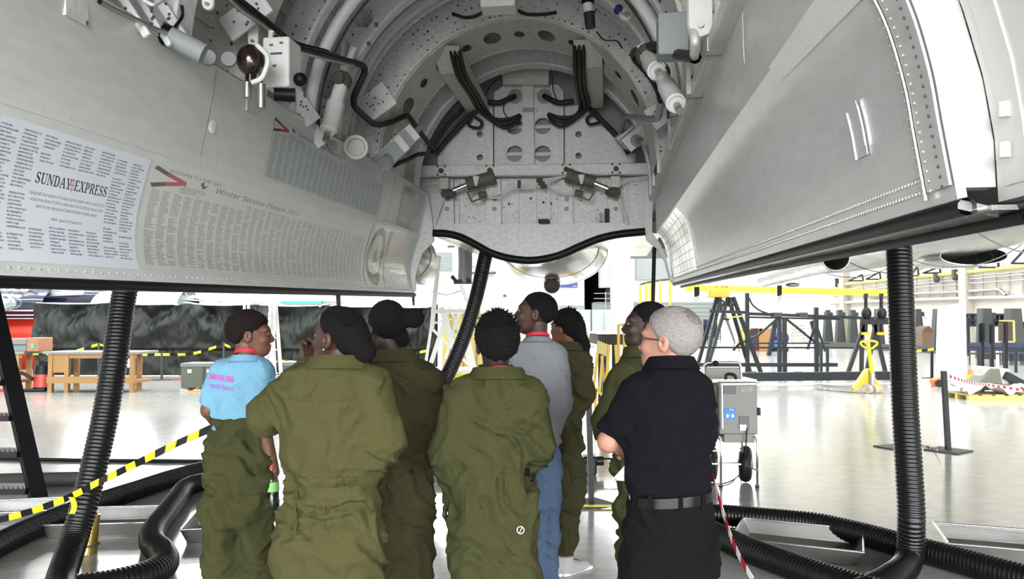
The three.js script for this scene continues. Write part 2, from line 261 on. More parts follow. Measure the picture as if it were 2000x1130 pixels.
frame(5.1, 0.06, 0.34, 0.03, [], M.bay, 0.05); frame(4.35, 0.0, 0.34, 0.03, holesOn(0.18, 11, 0.06), M.bayWarm, 0.16); frame(3.6, 0.02, 0.34, 0.03, [], M.bay, 0.12); frame(2.8, 0.0, 0.34, 0.03, holesOn(0.18, 11, 0.06), M.bay, 0.1); frame(2.0, 0.0, 0.34, 0.03, [], M.bay, 0.1); frame(1.1, 0.0, 0.34, 0.03, [], M.bay, 0.1);
for (const t of [6.22, 6.28, 6.45]) part('frame_cap', archBand(0.125, 0.15, t, t + 0.02), M.bay, plane);
// heavy box frame: its underside is a row of panels with oval holes
{
  const n = 15; for (let i = 0; i < n; i++) {
    const t0 = Math.PI * i / n, t1 = Math.PI * (i + 1) / n, a = vault(t0, 0.004), b = vault(t1, 0.004), w = Math.hypot(b[0] - a[0], b[1] - a[1]);
    const g = slab([[0, 6.89], [w, 6.89], [w, 7.64], [0, 7.64]], 0, 0.012, (i > 1 && i < n - 2) ? [[w / 2, 7.27, i % 2 ? 0.05 : 0.085, 0.16 * (i % 2 ? 0.6 : 1)]] : []);
    const ux = (b[0] - a[0]) / w, uy = (b[1] - a[1]) / w;
    g.applyMatrix4(new THREE.Matrix4().set(ux, 0, -uy, a[0], uy, 0, ux, a[1], 0, -1, 0, 0, 0, 0, 0, 1)); part('soffit_panel', g, M.bayGreen, plane);
  }
}
// stringers along the bay
for (let i = 1; i < 24; i++) {
  const th = Math.PI * i / 24, [x, y] = vault(th, 0.32), [x2, y2] = vault(th, 0.19), s = [];
  part('stringer', cylBox(th, 0.325, 0.6, 6.86), M.bay, plane); part('stringer', cylBox(th, 0.185, 6.95, 8.7), M.bay, plane);
}
function cylBox(th, off, t0, t1, w = 0.03, h = 0.035) { const [x, y] = vault(th, off); return new THREE.BoxGeometry(h, w, t1 - t0).rotateZ(th).translate(x, y, -(t0 + t1) / 2); }
// grey corrugated liner panels beyond the thick tube, each panel its own plate
for (let i = 0; i < 17; i++) { const th = Math.PI * (0.6 + i * 0.02), [x, y] = vault(th, 0.28); part('liner_panel', new THREE.BoxGeometry(0.02, 0.082, 0.66).rotateZ(th).translate(x, y, -4.74), M.bayGrey, plane); part('liner_panel', new THREE.BoxGeometry(0.02, 0.082, 0.66).rotateZ(Math.PI - th).translate(2 * XC - x, y, -4.74), M.bayGrey, plane); }
part('frame_tube', tube(archPts(0.03, 30).map(([x, y]) => [x, y, -5.28]), 0.045, 10, 2), M.bay, plane, 'thick white tube following a roof frame');
part('cable', tube(archPts(-0.02, 30).map(([x, y]) => [x, y, -5.34]), 0.008, 6, 2), M.cable, plane);
// dark gaps, big grey round plates on the web
for (const th of [0.62, 0.69, 0.36, 0.3]) { const [x, y] = vault(Math.PI * th, 0.17); part('round_cover', cyl([x, y, -5.845], [x, y, -5.86], 0.088, 0.088, 24), M.bayGrey, plane, 'grey round cover plate'); }
// longitudinal beams to the bulkhead
for (const s of [-1, 1]) {
  const bx = XC + s * 0.66; part('roof_beam', slab([[-6.95, 2.37], [-7.3, 2.22], [-8.78, 2.2], [-8.78, 2.3], [-7.3, 2.37]], -0.13, 0.13, [], 0.008).rotateY(-Math.PI / 2).scale(1, 1, 1).translate(bx, 0, 0), M.bayWarm, plane, 'cream beam with a cable loom along it');
  for (let k = 0; k < 3; k++) part('cable_loom', tube([[bx - s * (0.12 - 0.04 * k), 2.36, -7.02], [bx - s * (0.13 - 0.04 * k), 2.2, -7.3], [bx - s * (0.135 - 0.04 * k), 2.18, -7.9], [bx - s * (0.13 - 0.04 * k), 2.17, -8.6], [bx - s * (0.2 + 0.05 * k), 2.1 - 0.05 * k, -8.7], [bx - s * (0.36 + 0.04 * k), 2.09 - 0.03 * k, -8.7], [bx - s * 0.5, 2.14, -8.72]], 0.021, 8), M.cable, plane);
  part('cable_loom', tube([[bx + s * 0.02, 2.12, -8.68], [bx - s * 0.06, 2.06, -8.68], [bx - s * 0.02, 2.0, -8.7], [bx + s * 0.1, 2.04, -8.7], [bx + s * 0.05, 2.14, -8.68]], 0.018, 8), M.cable, plane);
  part('loom_edge', tube([A(940 + (s > 0 ? 205 : 0), 207, 8.7), A(s > 0 ? 1180 : 905, 240, 8.7), A(s > 0 ? 1213 : 872, 275, 8.7), A(s > 0 ? 1228 : 852, 300, 8.7)], 0.03, 8), M.cable, plane);
}
// rivets on frame webs and skins
for (const [t, o0, o1, rows, n] of [[6.865, 0.03, 0.3, 5, 70], [5.855, 0.04, 0.3, 3, 60], [5.095, 0.1, 0.3, 3, 60], [4.345, 0.03, 0.3, 3, 60], [3.595, 0.05, 0.3, 2, 50]])
  for (let r = 0; r < rows; r++) for (let i = 0; i < n; i++) { if (rnd() < 0.35) continue; const q = vault(Math.PI * (i + R(-0.2, 0.2)) / n, lerp(o0, o1, r / Math.max(1, rows - 1))); rvAt(rivetG, [q[0], q[1], -t], R(0.005, 0.011)); }
for (const t of [8.3, 7.66]) for (let i = 0; i < 70; i++) { const q = vault(Math.PI * i / 70, -0.002); rvAt(rivetG, [q[0], q[1], -(t + R(-0.04, 0.05))], R(0.004, 0.009)); }
// side walls of the bay above the door hinges, with riveted gussets
for (const s of [-1, 1]) {
  const wx = XC + s * (AX + 0.34); part('side_wall', box(wx, 0.95, -TB, wx + s * 0.03, 1.4, -0.5), M.bay, plane);
  part('hinge_beam', box(XC + s * (AX + 0.02), 1.13, -TB, XC + s * (AX + 0.34), 1.2, -0.5, 0.01), M.bay, plane);
  for (let k = 0; k < 9; k++) {
    const t = 2.3 + k * 0.72, h = 0.42 + 0.1 * (k % 3), x0 = XC + s * (AX + 0.3), x1 = XC + s * (AX + 0.03);
    part('gusset', slab([[x0, 1.18], [x1, 1.18], [x1 + s * 0.04, 1.18 + h * 0.55], [x0, 1.18 + h]], -t - 0.012, -t + 0.012), k % 2 ? M.bay : M.bayWarm, plane);
    for (let i = 0; i < 14; i++) rvAt(rivetG, [lerp(x0, x1, R(0.1, 0.8)), 1.2 + R(0.03, h * 0.5), -t + 0.014], R(0.005, 0.009));
  }
}
// plates, brackets, struts, boxes and looms on the port side of the bay
function lug(px, py, r, len) { const p = V(px, py, 0.02), q = [[-r, len], [-r, 0], [-r * 0.7, -r * 0.7], [0, -r], [r * 0.7, -r * 0.7], [r, 0], [r, len]]; const g = slab(q, -0.015, 0.015, [[0, 0, r * 0.28]], 0.003).rotateY(0.25).translate(p.x, p.y, p.z); const l = part('lug', g, M.white, plane, 'white rounded lug with a bolt hole'); part('bolt', cyl([p.x, p.y, p.z - 0.01], [p.x, p.y, p.z + 0.025], r * 0.3), M.steel, l); }
lug(407, 10, 0.03, 0.12); lug(495, 82, 0.03, 0.14); lug(1367, 50, 0.055, 0.2);
{
  const strut = (a, b, r) => { const p = V(...a, 0.1), q = V(...b, 0.12), d = q.clone().sub(p); const s = part('strut', cyl(p, q, r, r, 14), M.white, plane, 'white painted tubular strut'); part('strut_end', [ball(p, r * 1.5), cyl(p.clone().add(V3(0, 0, 0.02)), p.clone().add(V3(0, 0, 0.1)), r * 0.9)], M.grime, s); part('strut_rod', cyl(q, q.clone().addScaledVector(d, 0.16), r * 0.45), M.steel, s); part('strut_collar', cyl(p.clone().addScaledVector(d, 0.45), p.clone().addScaledVector(d, 0.95), r * 1.25), M.white, s); };
  strut([668, 158], [640, 258], 0.05); strut([1288, 142], [1322, 205], 0.045); strut([1262, 108], [1285, 140], 0.05);
  for (const [x, y] of [[668, 158], [1288, 142]]) { const p = V(x, y, 0.02); for (const [a, b] of [[-0.14, 0.2], [0.02, 0.3], [0.1, 0.25]]) part('bracket', bar(p, p.clone().add(V3(a, b, 0.02)), 0.02, 0.05), M.bay, plane); }
  const e = V(548, 130, 0.22), bx = part('equipment_box', box(e.x - 0.075, e.y - 0.14, e.z - 0.1, e.x + 0.085, e.y + 0.15, e.z + 0.08, 0.015), M.white, plane, 'pale grey equipment box with slots');
  for (const [x, y, w] of [[0.01, 0.05, 0.07], [-0.02, 0.1, 0.02], [0.04, 0.11, 0.02], [0.0, -0.02, 0.02]]) part('slot', box(e.x + x - w / 2, e.y + y - 0.006, e.z + 0.078, e.x + x + w / 2, e.y + y + 0.006, e.z + 0.084), M.bayDark, bx);
  part('electrical_plug', [cyl(e.clone().add(V3(0.09, -0.17, 0)), e.clone().add(V3(-0.02, -0.17, 0.04)), 0.04), ball(e.clone().add(V3(0.12, -0.08, 0)), 0.04)], M.rubber, plane);
  const r = V(490, 118, 0.2), bo = part('gas_bottle', [ball(r, 0.075, 1, 1.15, 1, 20), cyl(r.clone().add(V3(0, -0.08, 0)), r.clone().add(V3(0, -0.12, 0)), 0.03)], M.darkRed, plane, 'dark red glossy gas bottle');
  part('bottle_valve', [cyl(r.clone().add(V3(-0.02, -0.11, 0)), r.clone().add(V3(-0.02, -0.2, 0)), 0.022), cyl(r.clone().add(V3(0.06, -0.13, 0)), r.clone().add(V3(0.06, -0.26, 0)), 0.022)], M.steel, bo); part('bottle_hose', tube([r.clone().add(V3(0.05, 0.07, 0.03)), r.clone().add(V3(0.11, 0, 0.03)), r.clone().add(V3(0.08, -0.1, 0.03)), r.clone().add(V3(0.02, -0.13, 0.03))], 0.014, 8), M.white, bo);
  part('pipe', tube([V(530, 60, 0.16), V(525, 100, 0.14), V(520, 150, 0.14), V(515, 190, 0.1)], 0.016, 8), M.white, plane); part('pipe', tube([V(540, 70, 0.14), V(515, 110, 0.12), V(508, 165, 0.12)], 0.01, 8), M.rubber, plane);
  const cc = V(343, 82, 0.06), cap = part('actuator_can', cyl(cc.clone().add(V3(-0.02, 0.02, 0.02)), cc.clone().add(V3(0.12, -0.05, -0.04)), 0.05, 0.05, 18), M.bayGrey, plane); part('can_end', cyl(cc.clone().add(V3(-0.05, 0.035, 0.03)), cc.clone().add(V3(-0.02, 0.02, 0.02)), 0.052, 0.052, 18), M.rubber, cap);
  // looms
  const loom = (pts, r2, m = M.cable, ins = 0.07) => part('cable_loom', tube(pts.map(([x, y, i]) => V(x, y, i === undefined ? ins : i)), r2, 8, 5, false, 0.4), m, plane, 'dark bundled cable loom');
  loom([[440, -15], [470, 12], [508, 38], [545, 66], [572, 88], [605, 98], [640, 108], [680, 120], [706, 127], [713, 138], [706, 155], [698, 172], [691, 190], [692, 207], [710, 225], [734, 243], [765, 238], [790, 227], [800, 229], [815, 250], [830, 270], [848, 292]], 0.026);
  loom([[440, -8], [470, 19], [508, 45], [545, 73], [572, 95], [640, 116], [690, 128]], 0.014, M.steel, 0.09); loom([[445, -20], [512, 32], [570, 80], [640, 100]], 0.012, M.rubber, 0.1);
  loom([[1358, 112], [1320, 105], [1290, 92], [1272, 90], [1250, 96], [1238, 102], [1240, 115], [1262, 138], [1278, 160], [1290, 185], [1292, 196]], 0.028); loom([[1292, 196], [1288, 215], [1282, 232], [1250, 230], [1222, 228], [1216, 245], [1213, 268]], 0.024, M.bayGrey, 0.1);
  loom([[830, 300], [815, 302], [800, 310], [770, 322]], 0.024); loom([[845, 300], [850, 285], [862, 262], [878, 240], [905, 212]], 0.026, M.cable, 0.04);
  loom([[885, 27, 0.02], [905, 34, 0.03], [925, 33, 0.02], [940, 26, 0.01]], 0.016); loom([[1010, 20, 0.02], [1030, 28, 0.03], [1060, 28, 0.02], [1085, 25, 0.02]], 0.016);
  loom([[195, 3], [230, 22], [270, 40], [300, 55], [330, 66]], 0.012, M.steel, 0.05); loom([[355, 10], [356, 32], [340, 55], [338, 66]], 0.008, M.rubber, 0.04); loom([[280, 0, 0.06], [300, 10, 0.1], [318, 0, 0.06]], 0.009, M.white); loom([[1165, 62, 0.02], [1180, 78, 0.02], [1205, 80, 0.02], [1216, 95, 0.02]], 0.006, M.rubber);
  // jacks and pumps low in the corners
  for (const s of [-1, 1]) {
    const pp = s < 0 ? [[752, 320], [800, 270]] : [[1222, 268], [1245, 275]], a = V(...pp[0], s < 0 ? 0.14 : 0.05), b = V(...pp[1], s < 0 ? 0.2 : 0.06); const j = part('hydraulic_jack', [cyl(a, b, 0.065, 0.065, 16), cyl(b, b.clone().add(b.clone().sub(a).multiplyScalar(0.5)), 0.03)], M.bayGrey, plane, 'grey hydraulic jack');
    for (let k = 0; k < 4; k++) part('jack_clamp', bar(lv(a, b, 0.2 + k * 0.22).add(V3(-0.1, -0.07, 0.05)), lv(a, b, 0.2 + k * 0.22).add(V3(0.1, 0.09, 0.05)), 0.03, 0.16), k % 2 ? M.bay : M.bayGrey, j);
  }
  part('access_ring', ring(V(695, 287, 0.1), 0.085, 0.016, [0.4, -0.2, 1]), M.bay, plane); part('inspection_lens', [cyl(V(695, 287, 0.09), V(695, 287, 0.02), 0.07, 0.07, 18)], M.bayWarm, plane); part('drain_plug', cyl(V(713, 284, 0.12), V(713, 284, 0.08), 0.03), M.rubber, plane);
  for (const [x, y, w, h2] of [[735, 200, 0.3, 0.24], [610, 250, 0.1, 0.3], [760, 265, 0.2, 0.12], [1285, 225, 0.16, 0.2], [590, 205, 0.12, 0.3], [480, 30, 0.3, 0.16], [330, 30, 0.05, 0.3], [255, 20, 0.04, 0.3], [300, 40, 0.03, 0.3]]) { const p = V(x, y, -0.02); part('doubler_plate', new RoundedBoxGeometry(w, h2, 0.03, 2, 0.01).rotateZ(0.6).translate(p.x, p.y, p.z), M.bay, plane); for (let k = 0; k < 10; k++) rvAt(rivetG, [p.x + R(-w, w) * 0.4, p.y + R(-h2, h2) * 0.4, p.z + 0.017], 0.008); }
  for (const [x, y] of [[650, 285], [638, 240], [448, 118], [408, 115]]) { const p = V(x, y, 0.04); part('round_cover', cyl(p, p.clone().add(V3(0.01, 0, 0.03)), 0.04, 0.04, 16), M.bayGrey, plane); }
  part('switch_box', [box(...V(1322, 66, 0.06).toArray().map((q, i) => q - [0.1, 0.12, 0.1][i]), ...V(1322, 66, 0.06).toArray().map((q, i) => q + [0.06, 0.1, 0.05][i]), 0.01)], M.bayGrey, plane, 'grimy grey junction box'); part('switch_clamp', cyl(V(1312, 60, 0.07), V(1312, 80, 0.07), 0.03), M.rubber, plane);
  part('pipe', tube([V(1352, 62, 0.05), V(1358, 80, 0.07), V(1356, 110, 0.05)], 0.022, 8), M.white, plane);
  // hanging probe, light box and blue cap overhead
  const h = A(1148, 0, 6.0); const pr = part('hanging_probe', [cyl(h.clone().add(V3(0, -0.03, 0)), h.clone().add(V3(0, 0.3, 0)), 0.05, 0.055, 18)], M.rubber, plane, 'dark hanging probe with a pale collar'); part('probe_collar', cyl(h.clone().add(V3(0.01, -0.1, 0)), h.clone().add(V3(0, -0.03, 0)), 0.038, 0.04, 18), M.bay, pr); part('probe_tip', [cyl(h.clone().add(V3(0.02, -0.22, 0)), h.clone().add(V3(0.01, -0.1, 0)), 0.04, 0.043, 18), bar(h.clone().add(V3(0.04, -0.14, 0.05)), h.clone().add(V3(0.07, -0.09, 0.05)), 0.012)], M.cable, pr);
  const lb = A(975, 10, 6.0); part('roof_box', box(lb.x - 0.14, lb.y - 0.045, lb.z - 0.1, lb.x + 0.14, lb.y + 0.09, lb.z + 0.1, 0.015), M.white, plane, 'white box under the bay roof');
  const bc = V(1209, 16, 0.03); part('blue_cap', cyl(bc, bc.clone().add(V3(-0.01, -0.03, 0.03)), 0.03, 0.03, 16), mat(C(0.02, 0.02, 0.12), 0.5), plane, 'dark blue cap on a coiled lead'); part('coiled_lead', [0, 1, 2].map((k) => ring(bc.clone().add(V3(0.05, -0.05 - k * 0.008, 0.03)), 0.045, 0.004, [0, 0.5, 1])), M.bayWarm, plane);
  for (const [x, y] of [[715, 50], [735, 48], [720, 85]]) part('clip', box(...V(x, y, 0).toArray().map((q) => q - 0.012), ...V(x, y, 0).toArray().map((q) => q + 0.012)), M.bayDark, plane);
}
function lv(a, b, t) { return a.clone().lerp(b, t); }
// ---- bulkhead at the end of the bay
{
  const q = (x, y, t = TB) => { const p = A(x, y, t); return [p.x, p.y]; }, S = TB / F;
  const bk = part('bulkhead', slab([q(790, 345), q(790, 120), q(880, 60), q(1210, 60), q(1300, 120), q(1300, 345)], -TB - 0.16, -TB - 0.12), M.bayGrey, plane, 'end bulkhead of the bomb bay');
  const hole = (x, y, r) => [...q(x, y), r * S];
  const panels = [[[855, 328], [855, 300], [872, 268], [905, 232], [935, 207], [963, 205], [963, 328]], [[965, 328], [965, 180], [985, 165], [1090, 165], [1101, 178], [1101, 328]], [[1103, 328], [1103, 205], [1150, 205], [1180, 232], [1213, 268], [1238, 300], [1240, 328]]];
  panels.forEach((o, i) => part('bulkhead_panel', slab(o.map((p) => q(...p)), -TB - 0.03, -TB, i === 1 ? [hole(1005, 247, 17), hole(1060, 246, 17), hole(1005, 300, 17), hole(1060, 300, 17)] : i === 0 ? [hole(937, 262, 7), hole(937, 307, 7)] : [hole(1130, 262, 7), hole(1130, 304, 7)], 0.004), M.bay, bk));
  part('centre_post', slab([q(1021, 325), q(1021, 160), q(1043, 160), q(1045, 325)], -TB, -TB + 0.07, [], 0.004), M.bay, bk);
  part('post_plate', slab([q(1022, 222), q(1022, 213), q(1043, 213), q(1043, 222)], -TB + 0.07, -TB + 0.076), M.bayGrey, bk);
  for (const [x, y] of [[1005, 247], [1060, 246], [1005, 300], [1060, 300]]) { part('hole_back', cyl([...q(x, y), -TB - 0.115], [...q(x, y), -TB - 0.1], 17 * S, 17 * S, 24), M.bayGrey, bk); part('hole_bar', box(q(x, y)[0] - 17 * S, q(x, y)[1] - 0.012, -TB - 0.1, q(x, y)[0] + 17 * S, q(x, y)[1] + 0.03, -TB - 0.07), M.bay, bk); }
  // grey discs stand in for the shaded cable openings; looms over the panel
  for (const [x, y] of [[1006, 188], [1063, 188]]) { part('opening_disc', cyl([...q(x, y), -TB - 0.03], [...q(x, y), -TB + 0.012], 0.085, 0.085, 20), M.bayGrey, bk); part('cable_loom', tube([[...q(x, y), -TB + 0.01], [...q(x + (x < 1030 ? -10 : 10), y + 8), -TB + 0.08], [...q(x + (x < 1030 ? -30 : 30), y + 17), -TB + 0.1], [...q(x + (x < 1030 ? -58 : 58), y + 15), -TB + 0.12]], 0.032, 8), M.cable, bk); }
  part('roof_housing', slab([q(985, 170), q(982, 142), q(1000, 136), q(1068, 136), q(1074, 142), q(1074, 172)], -TB + 0.02, -TB + 0.14, [], 0.01), M.bayGreen, bk);
  for (const [a, b] of [[[948, 190], [980, 150]], [[1080, 150], [1092, 205]], [[985, 205], [995, 235]]]) part('thin_cable', tube([[...q(...a), -TB + 0.03], [...q((a[0] + b[0]) / 2 - 5, (a[1] + b[1]) / 2), -TB + 0.05], [...q(...b), -TB + 0.03]], 0.006, 6), M.cable, bk);
  const bm = part('cross_beam', slab([q(770, 348), q(770, 327), q(1290, 321), q(1290, 343)], -TB, -TB + 0.12, [], 0.008), M.bay, bk);
  for (const x of [866, 960, 1107, 1203]) { part('beam_bolt', cyl([...q(x, 337 - (x - 866) * 0.012), -TB + 0.12], [...q(x, 337 - (x - 866) * 0.012), -TB + 0.15], 0.03, 0.028, 14), M.grime, bm); for (const [dx, dy] of [[-7, -8], [7, -8], [-7, 8], [7, 8]]) rvAt(rivetG, [...q(x + dx, 336 + dy - (x - 866) * 0.012), -TB + 0.12], 0.013); }
  for (let i = 0; i < 60; i++) rvAt(rivetG, [...q(805 + i * 8, 346 - i * 0.09), -TB + 0.12], 0.004);
  part('lower_panel', slab([q(845, 440), q(800, 346), q(1290, 342), q(1262, 437)], -TB - 0.14, -TB - 0.1), M.bay, bk);
  for (const x of [872, 965, 1106, 1203]) { const o = part('lower_post', slab([q(x - 16, 348), q(x - 10, 348), q(x + 12, 348), q(x + 14, 440), q(x - 18, 440)].map((p) => p), -TB - 0.1, -TB - 0.03, [], 0.005), M.bay, bk); part('post_disc', cyl([...q(x, 407), -TB - 0.035], [...q(x, 407), -TB - 0.022], 0.027, 0.027, 16), M.bayGrey, o); part('post_disc', cyl([...q(x + 1, 388), -TB - 0.035], [...q(x + 1, 388), -TB - 0.022], 0.027, 0.027, 16), M.bayGrey, o); }
  for (const [x, w] of [[1010, 2], [1045, 2], [1072, 2], [893, 2], [1225, 2]]) part('lower_stiffener', slab([q(x - w, 349), q(x + w, 349), q(x + w, 438), q(x - w, 438)], -TB - 0.1, -TB - 0.06), M.bay, bk);
  part('apron', slab([[848, 438], [848, 453], [872, 454], [900, 461], [930, 476], [960, 492], [1000, 503], [1043, 506], [1090, 497], [1130, 480], [1170, 464], [1210, 455], [1258, 451], [1258, 435]].map((p) => q(...p)), -TB - 0.02, -TB + 0.02), M.bay, bk, 'white curved apron under the bulkhead');
  part('apron_plate', slab([...Array(13)].map((_, i) => { const a = Math.PI * (0.17 + 0.66 * i / 12); return q(1037 + 76 * Math.cos(a), 518 - 68 * Math.sin(a)); }).concat([q(975, 495), q(1037, 504), q(1100, 492)].reverse().reverse()), -TB + 0.02, -TB + 0.03), M.bay, bk);
  part('bulkhead_seal', tube([[846, 453], [872, 454], [900, 461], [930, 476], [960, 492], [1000, 503], [1043, 506], [1090, 497], [1130, 480], [1170, 464], [1210, 455], [1260, 450]].map((p) => A(p[0], p[1] + 2, TB - 0.02)), 0.045, 10, 5), M.rubber, plane, 'thick black rubber seal along the wavy lower edge');
  part('skin_below', sheet((u, v) => { const x = lerp(846, 1290, u), e = 452 + 58 * Math.exp(-(((x - 1040) / 100) ** 2)); const p = A(x, e, TB); return [p.x, p.y - 0.02 - 0.05 * v, p.z - v * 3.2]; }, 30, 6, 0.02), M.alum, plane);
  for (const s of [-1, 1]) {                                          // door actuators
    const X = (x, y) => s < 0 ? [x, y] : [2073 - x, y - 3]; const W = (x, y, o) => { const k = X(x, y); return A(k[0], k[1], TB - o); };
    const ac = part('door_actuator', [cyl(W(912, 360, 0.14), W(962, 346, 0.14), 0.075, 0.075, 18), cyl(W(956, 348, 0.14), W(966, 345, 0.14), 0.085, 0.085, 18)], M.chest, plane, 'grey green hydraulic door actuator'); part('actuator_rod', cyl(W(885, 372, 0.14), W(914, 360, 0.14), 0.032, 0.032, 14), M.chrome, ac); part('rod_end', [ball(W(876, 378, 0.14), 0.07, 1.3, 0.8, 0.8), cyl(W(868, 378, 0.2), W(868, 378, 0.06), 0.045)], M.grime, ac);
    part('actuator_bracket', [slab([X(930, 350), X(942, 350), X(938, 368), X(934, 368)].map((p) => q(...p)), -TB + 0.2, -TB + 0.23), cyl([...q(...X(936, 354)), -TB + 0.22], [...q(...X(936, 354)), -TB + 0.25], 0.02)], M.bay, ac);
    part('actuator_frame', [bar(W(912, 375, 0.16), W(922, 394, 0.16), 0.02), bar(W(922, 394, 0.16), W(948, 384, 0.16), 0.02), bar(W(912, 375, 0.16), W(936, 368, 0.16), 0.025), bar(W(936, 368, 0.16), W(950, 386, 0.16), 0.02), cyl(W(935, 382, 0.16), W(950, 378, 0.16), 0.035)], M.chest, ac);
    part('stay_rod', cyl(W(864, 392, 0.1), W(847, 440, 0.08), 0.012), M.bay, plane);
    part('hinge_block', slab([X(862, 350), X(880, 350), X(880, 372), X(862, 372)].map((p) => q(...p)), -TB + 0.0, -TB + 0.13, [], 0.006), M.bayWarm, plane);
    part('door_end_rib', slab((s < 0 ? [[819, 372], [836, 372], [846, 438], [848, 470], [825, 495], [812, 540], [812, 568], [803, 572], [800, 540], [806, 505], [819, 468]] : [[1262, 360], [1276, 352], [1273, 452], [1290, 478], [1303, 512], [1311, 553], [1318, 553], [1318, 560], [1306, 545], [1298, 512], [1285, 488], [1262, 468], [1258, 450]]).map((p) => q(...p)), -TB - 0.02, -TB + 0.03), M.bay, plane);
  }
  const pipe = (pts, r = 0.009) => part('hydraulic_pipe', tube(pts.map(([x, y, o]) => A(x, y, TB - (o || 0.1))), r, 8, 5, false, 0.3), M.bay, plane);
  pipe([[800, 359], [850, 358], [860, 352], [862, 347]]); pipe([[950, 381], [970, 380], [985, 372], [998, 364], [1040, 362], [1050, 362]]); pipe([[952, 385], [975, 386], [992, 374], [1003, 368], [1045, 367]]); pipe([[1050, 366], [1070, 355], [1100, 345], [1115, 336], [1140, 333], [1225, 332], [1238, 325], [1240, 300]]); pipe([[1070, 362], [1085, 372], [1096, 378], [1130, 378]]); pipe([[1060, 350], [1110, 343]]); pipe([[1275, 343], [1235, 348], [1216, 354], [1210, 365]]);
  for (let k = 0; k < 3; k++) part('pipe_union', cyl(A(1048 + k * 4, 352 + k * 6, TB - 0.13), A(1060 + k * 4, 352 + k * 6, TB - 0.13), 0.025), M.grime, plane); part('pipe_union', cyl(A(1014, 352, TB - 0.1), A(1014, 368, TB - 0.1), 0.02), M.grime, plane);
  part('relay_box', box(...A(1053, 437, TB - 0.02).toArray(), ...A(1072, 427, TB - 0.14).toArray(), 0.005), M.rubber, plane); part('relay_box', box(...A(1181, 434, TB + 0.04).toArray(), ...A(1190, 407, TB - 0.04).toArray(), 0.005), M.rubber, plane); part('terminal', box(...A(1171, 434, TB + 0.04).toArray(), ...A(1176, 415, TB - 0.02).toArray()), M.bayGrey, plane);
  for (let i = 0; i < 150; i++) rvAt(rivetG, [...q(R(850, 1255), R(350, 432)), -TB - 0.1], R(0.003, 0.008)); for (let i = 0; i < 80; i++) rvAt(rivetG, [...q([965, 1101, 1020, 1046, 862][i % 5] + 4, R(215, 325)), -TB + 0.002], 0.004);
  for (const [x, y] of [[1035, 385], [1060, 393], [992, 396], [1075, 395]]) rvAt(rivetG, [...q(x, y), -TB - 0.098], 0.016);
}
// ---- bay doors
function profAt(pr, s) { let L = 0; const c = [0]; for (let i = 1; i < pr.length; i++) { L += Math.hypot(pr[i][0] - pr[i - 1][0], pr[i][1] - pr[i - 1][1]); c.push(L); } s *= L; for (let i = 1; i < pr.length; i++) if (s <= c[i] || i === pr.length - 1) { const k = (s - c[i - 1]) / (c[i] - c[i - 1]); return [lerp(pr[i - 1][0], pr[i][0], k), lerp(pr[i - 1][1], pr[i][1], k)]; } }
function smoothProf(pr, n = 24) { const c = new THREE.SplineCurve(pr.map((p) => new THREE.Vector2(...p))); return c.getPoints(n).map((p) => [p.x, p.y]); }
function panelGeo(pr, t0, t1, s0, s1, out, thick, nu, nv, uvm) {      // strip of a profile between distances t0..t1; out shifts it along x
  return sheet((u, v) => { const [x, y] = profAt(pr, lerp(s0, s1, v)); return [x + out, y, -lerp(t0, t1, u)]; }, nu, nv, thick, uvm || [t1 - t0, 1]);
}
const PL_UP = [[-2.20, 0.757], [-2.16, 0.95], [-2.12, 1.12], [-2.10, 1.27]], PL_LO = smoothProf([[-2.255, 0.105], [-2.30, 0.25], [-2.295, 0.42], [-2.25, 0.60], [-2.197, 0.762]]);
const PR_UP = [[0.53, 0.765], [0.525, 1.0], [0.515, 1.39]], PR_LO = smoothProf([[0.712, 0.208], [0.70, 0.28], [0.685, 0.37], [0.667, 0.48], [0.632, 0.61], [0.59, 0.70], [0.53, 0.768]]);
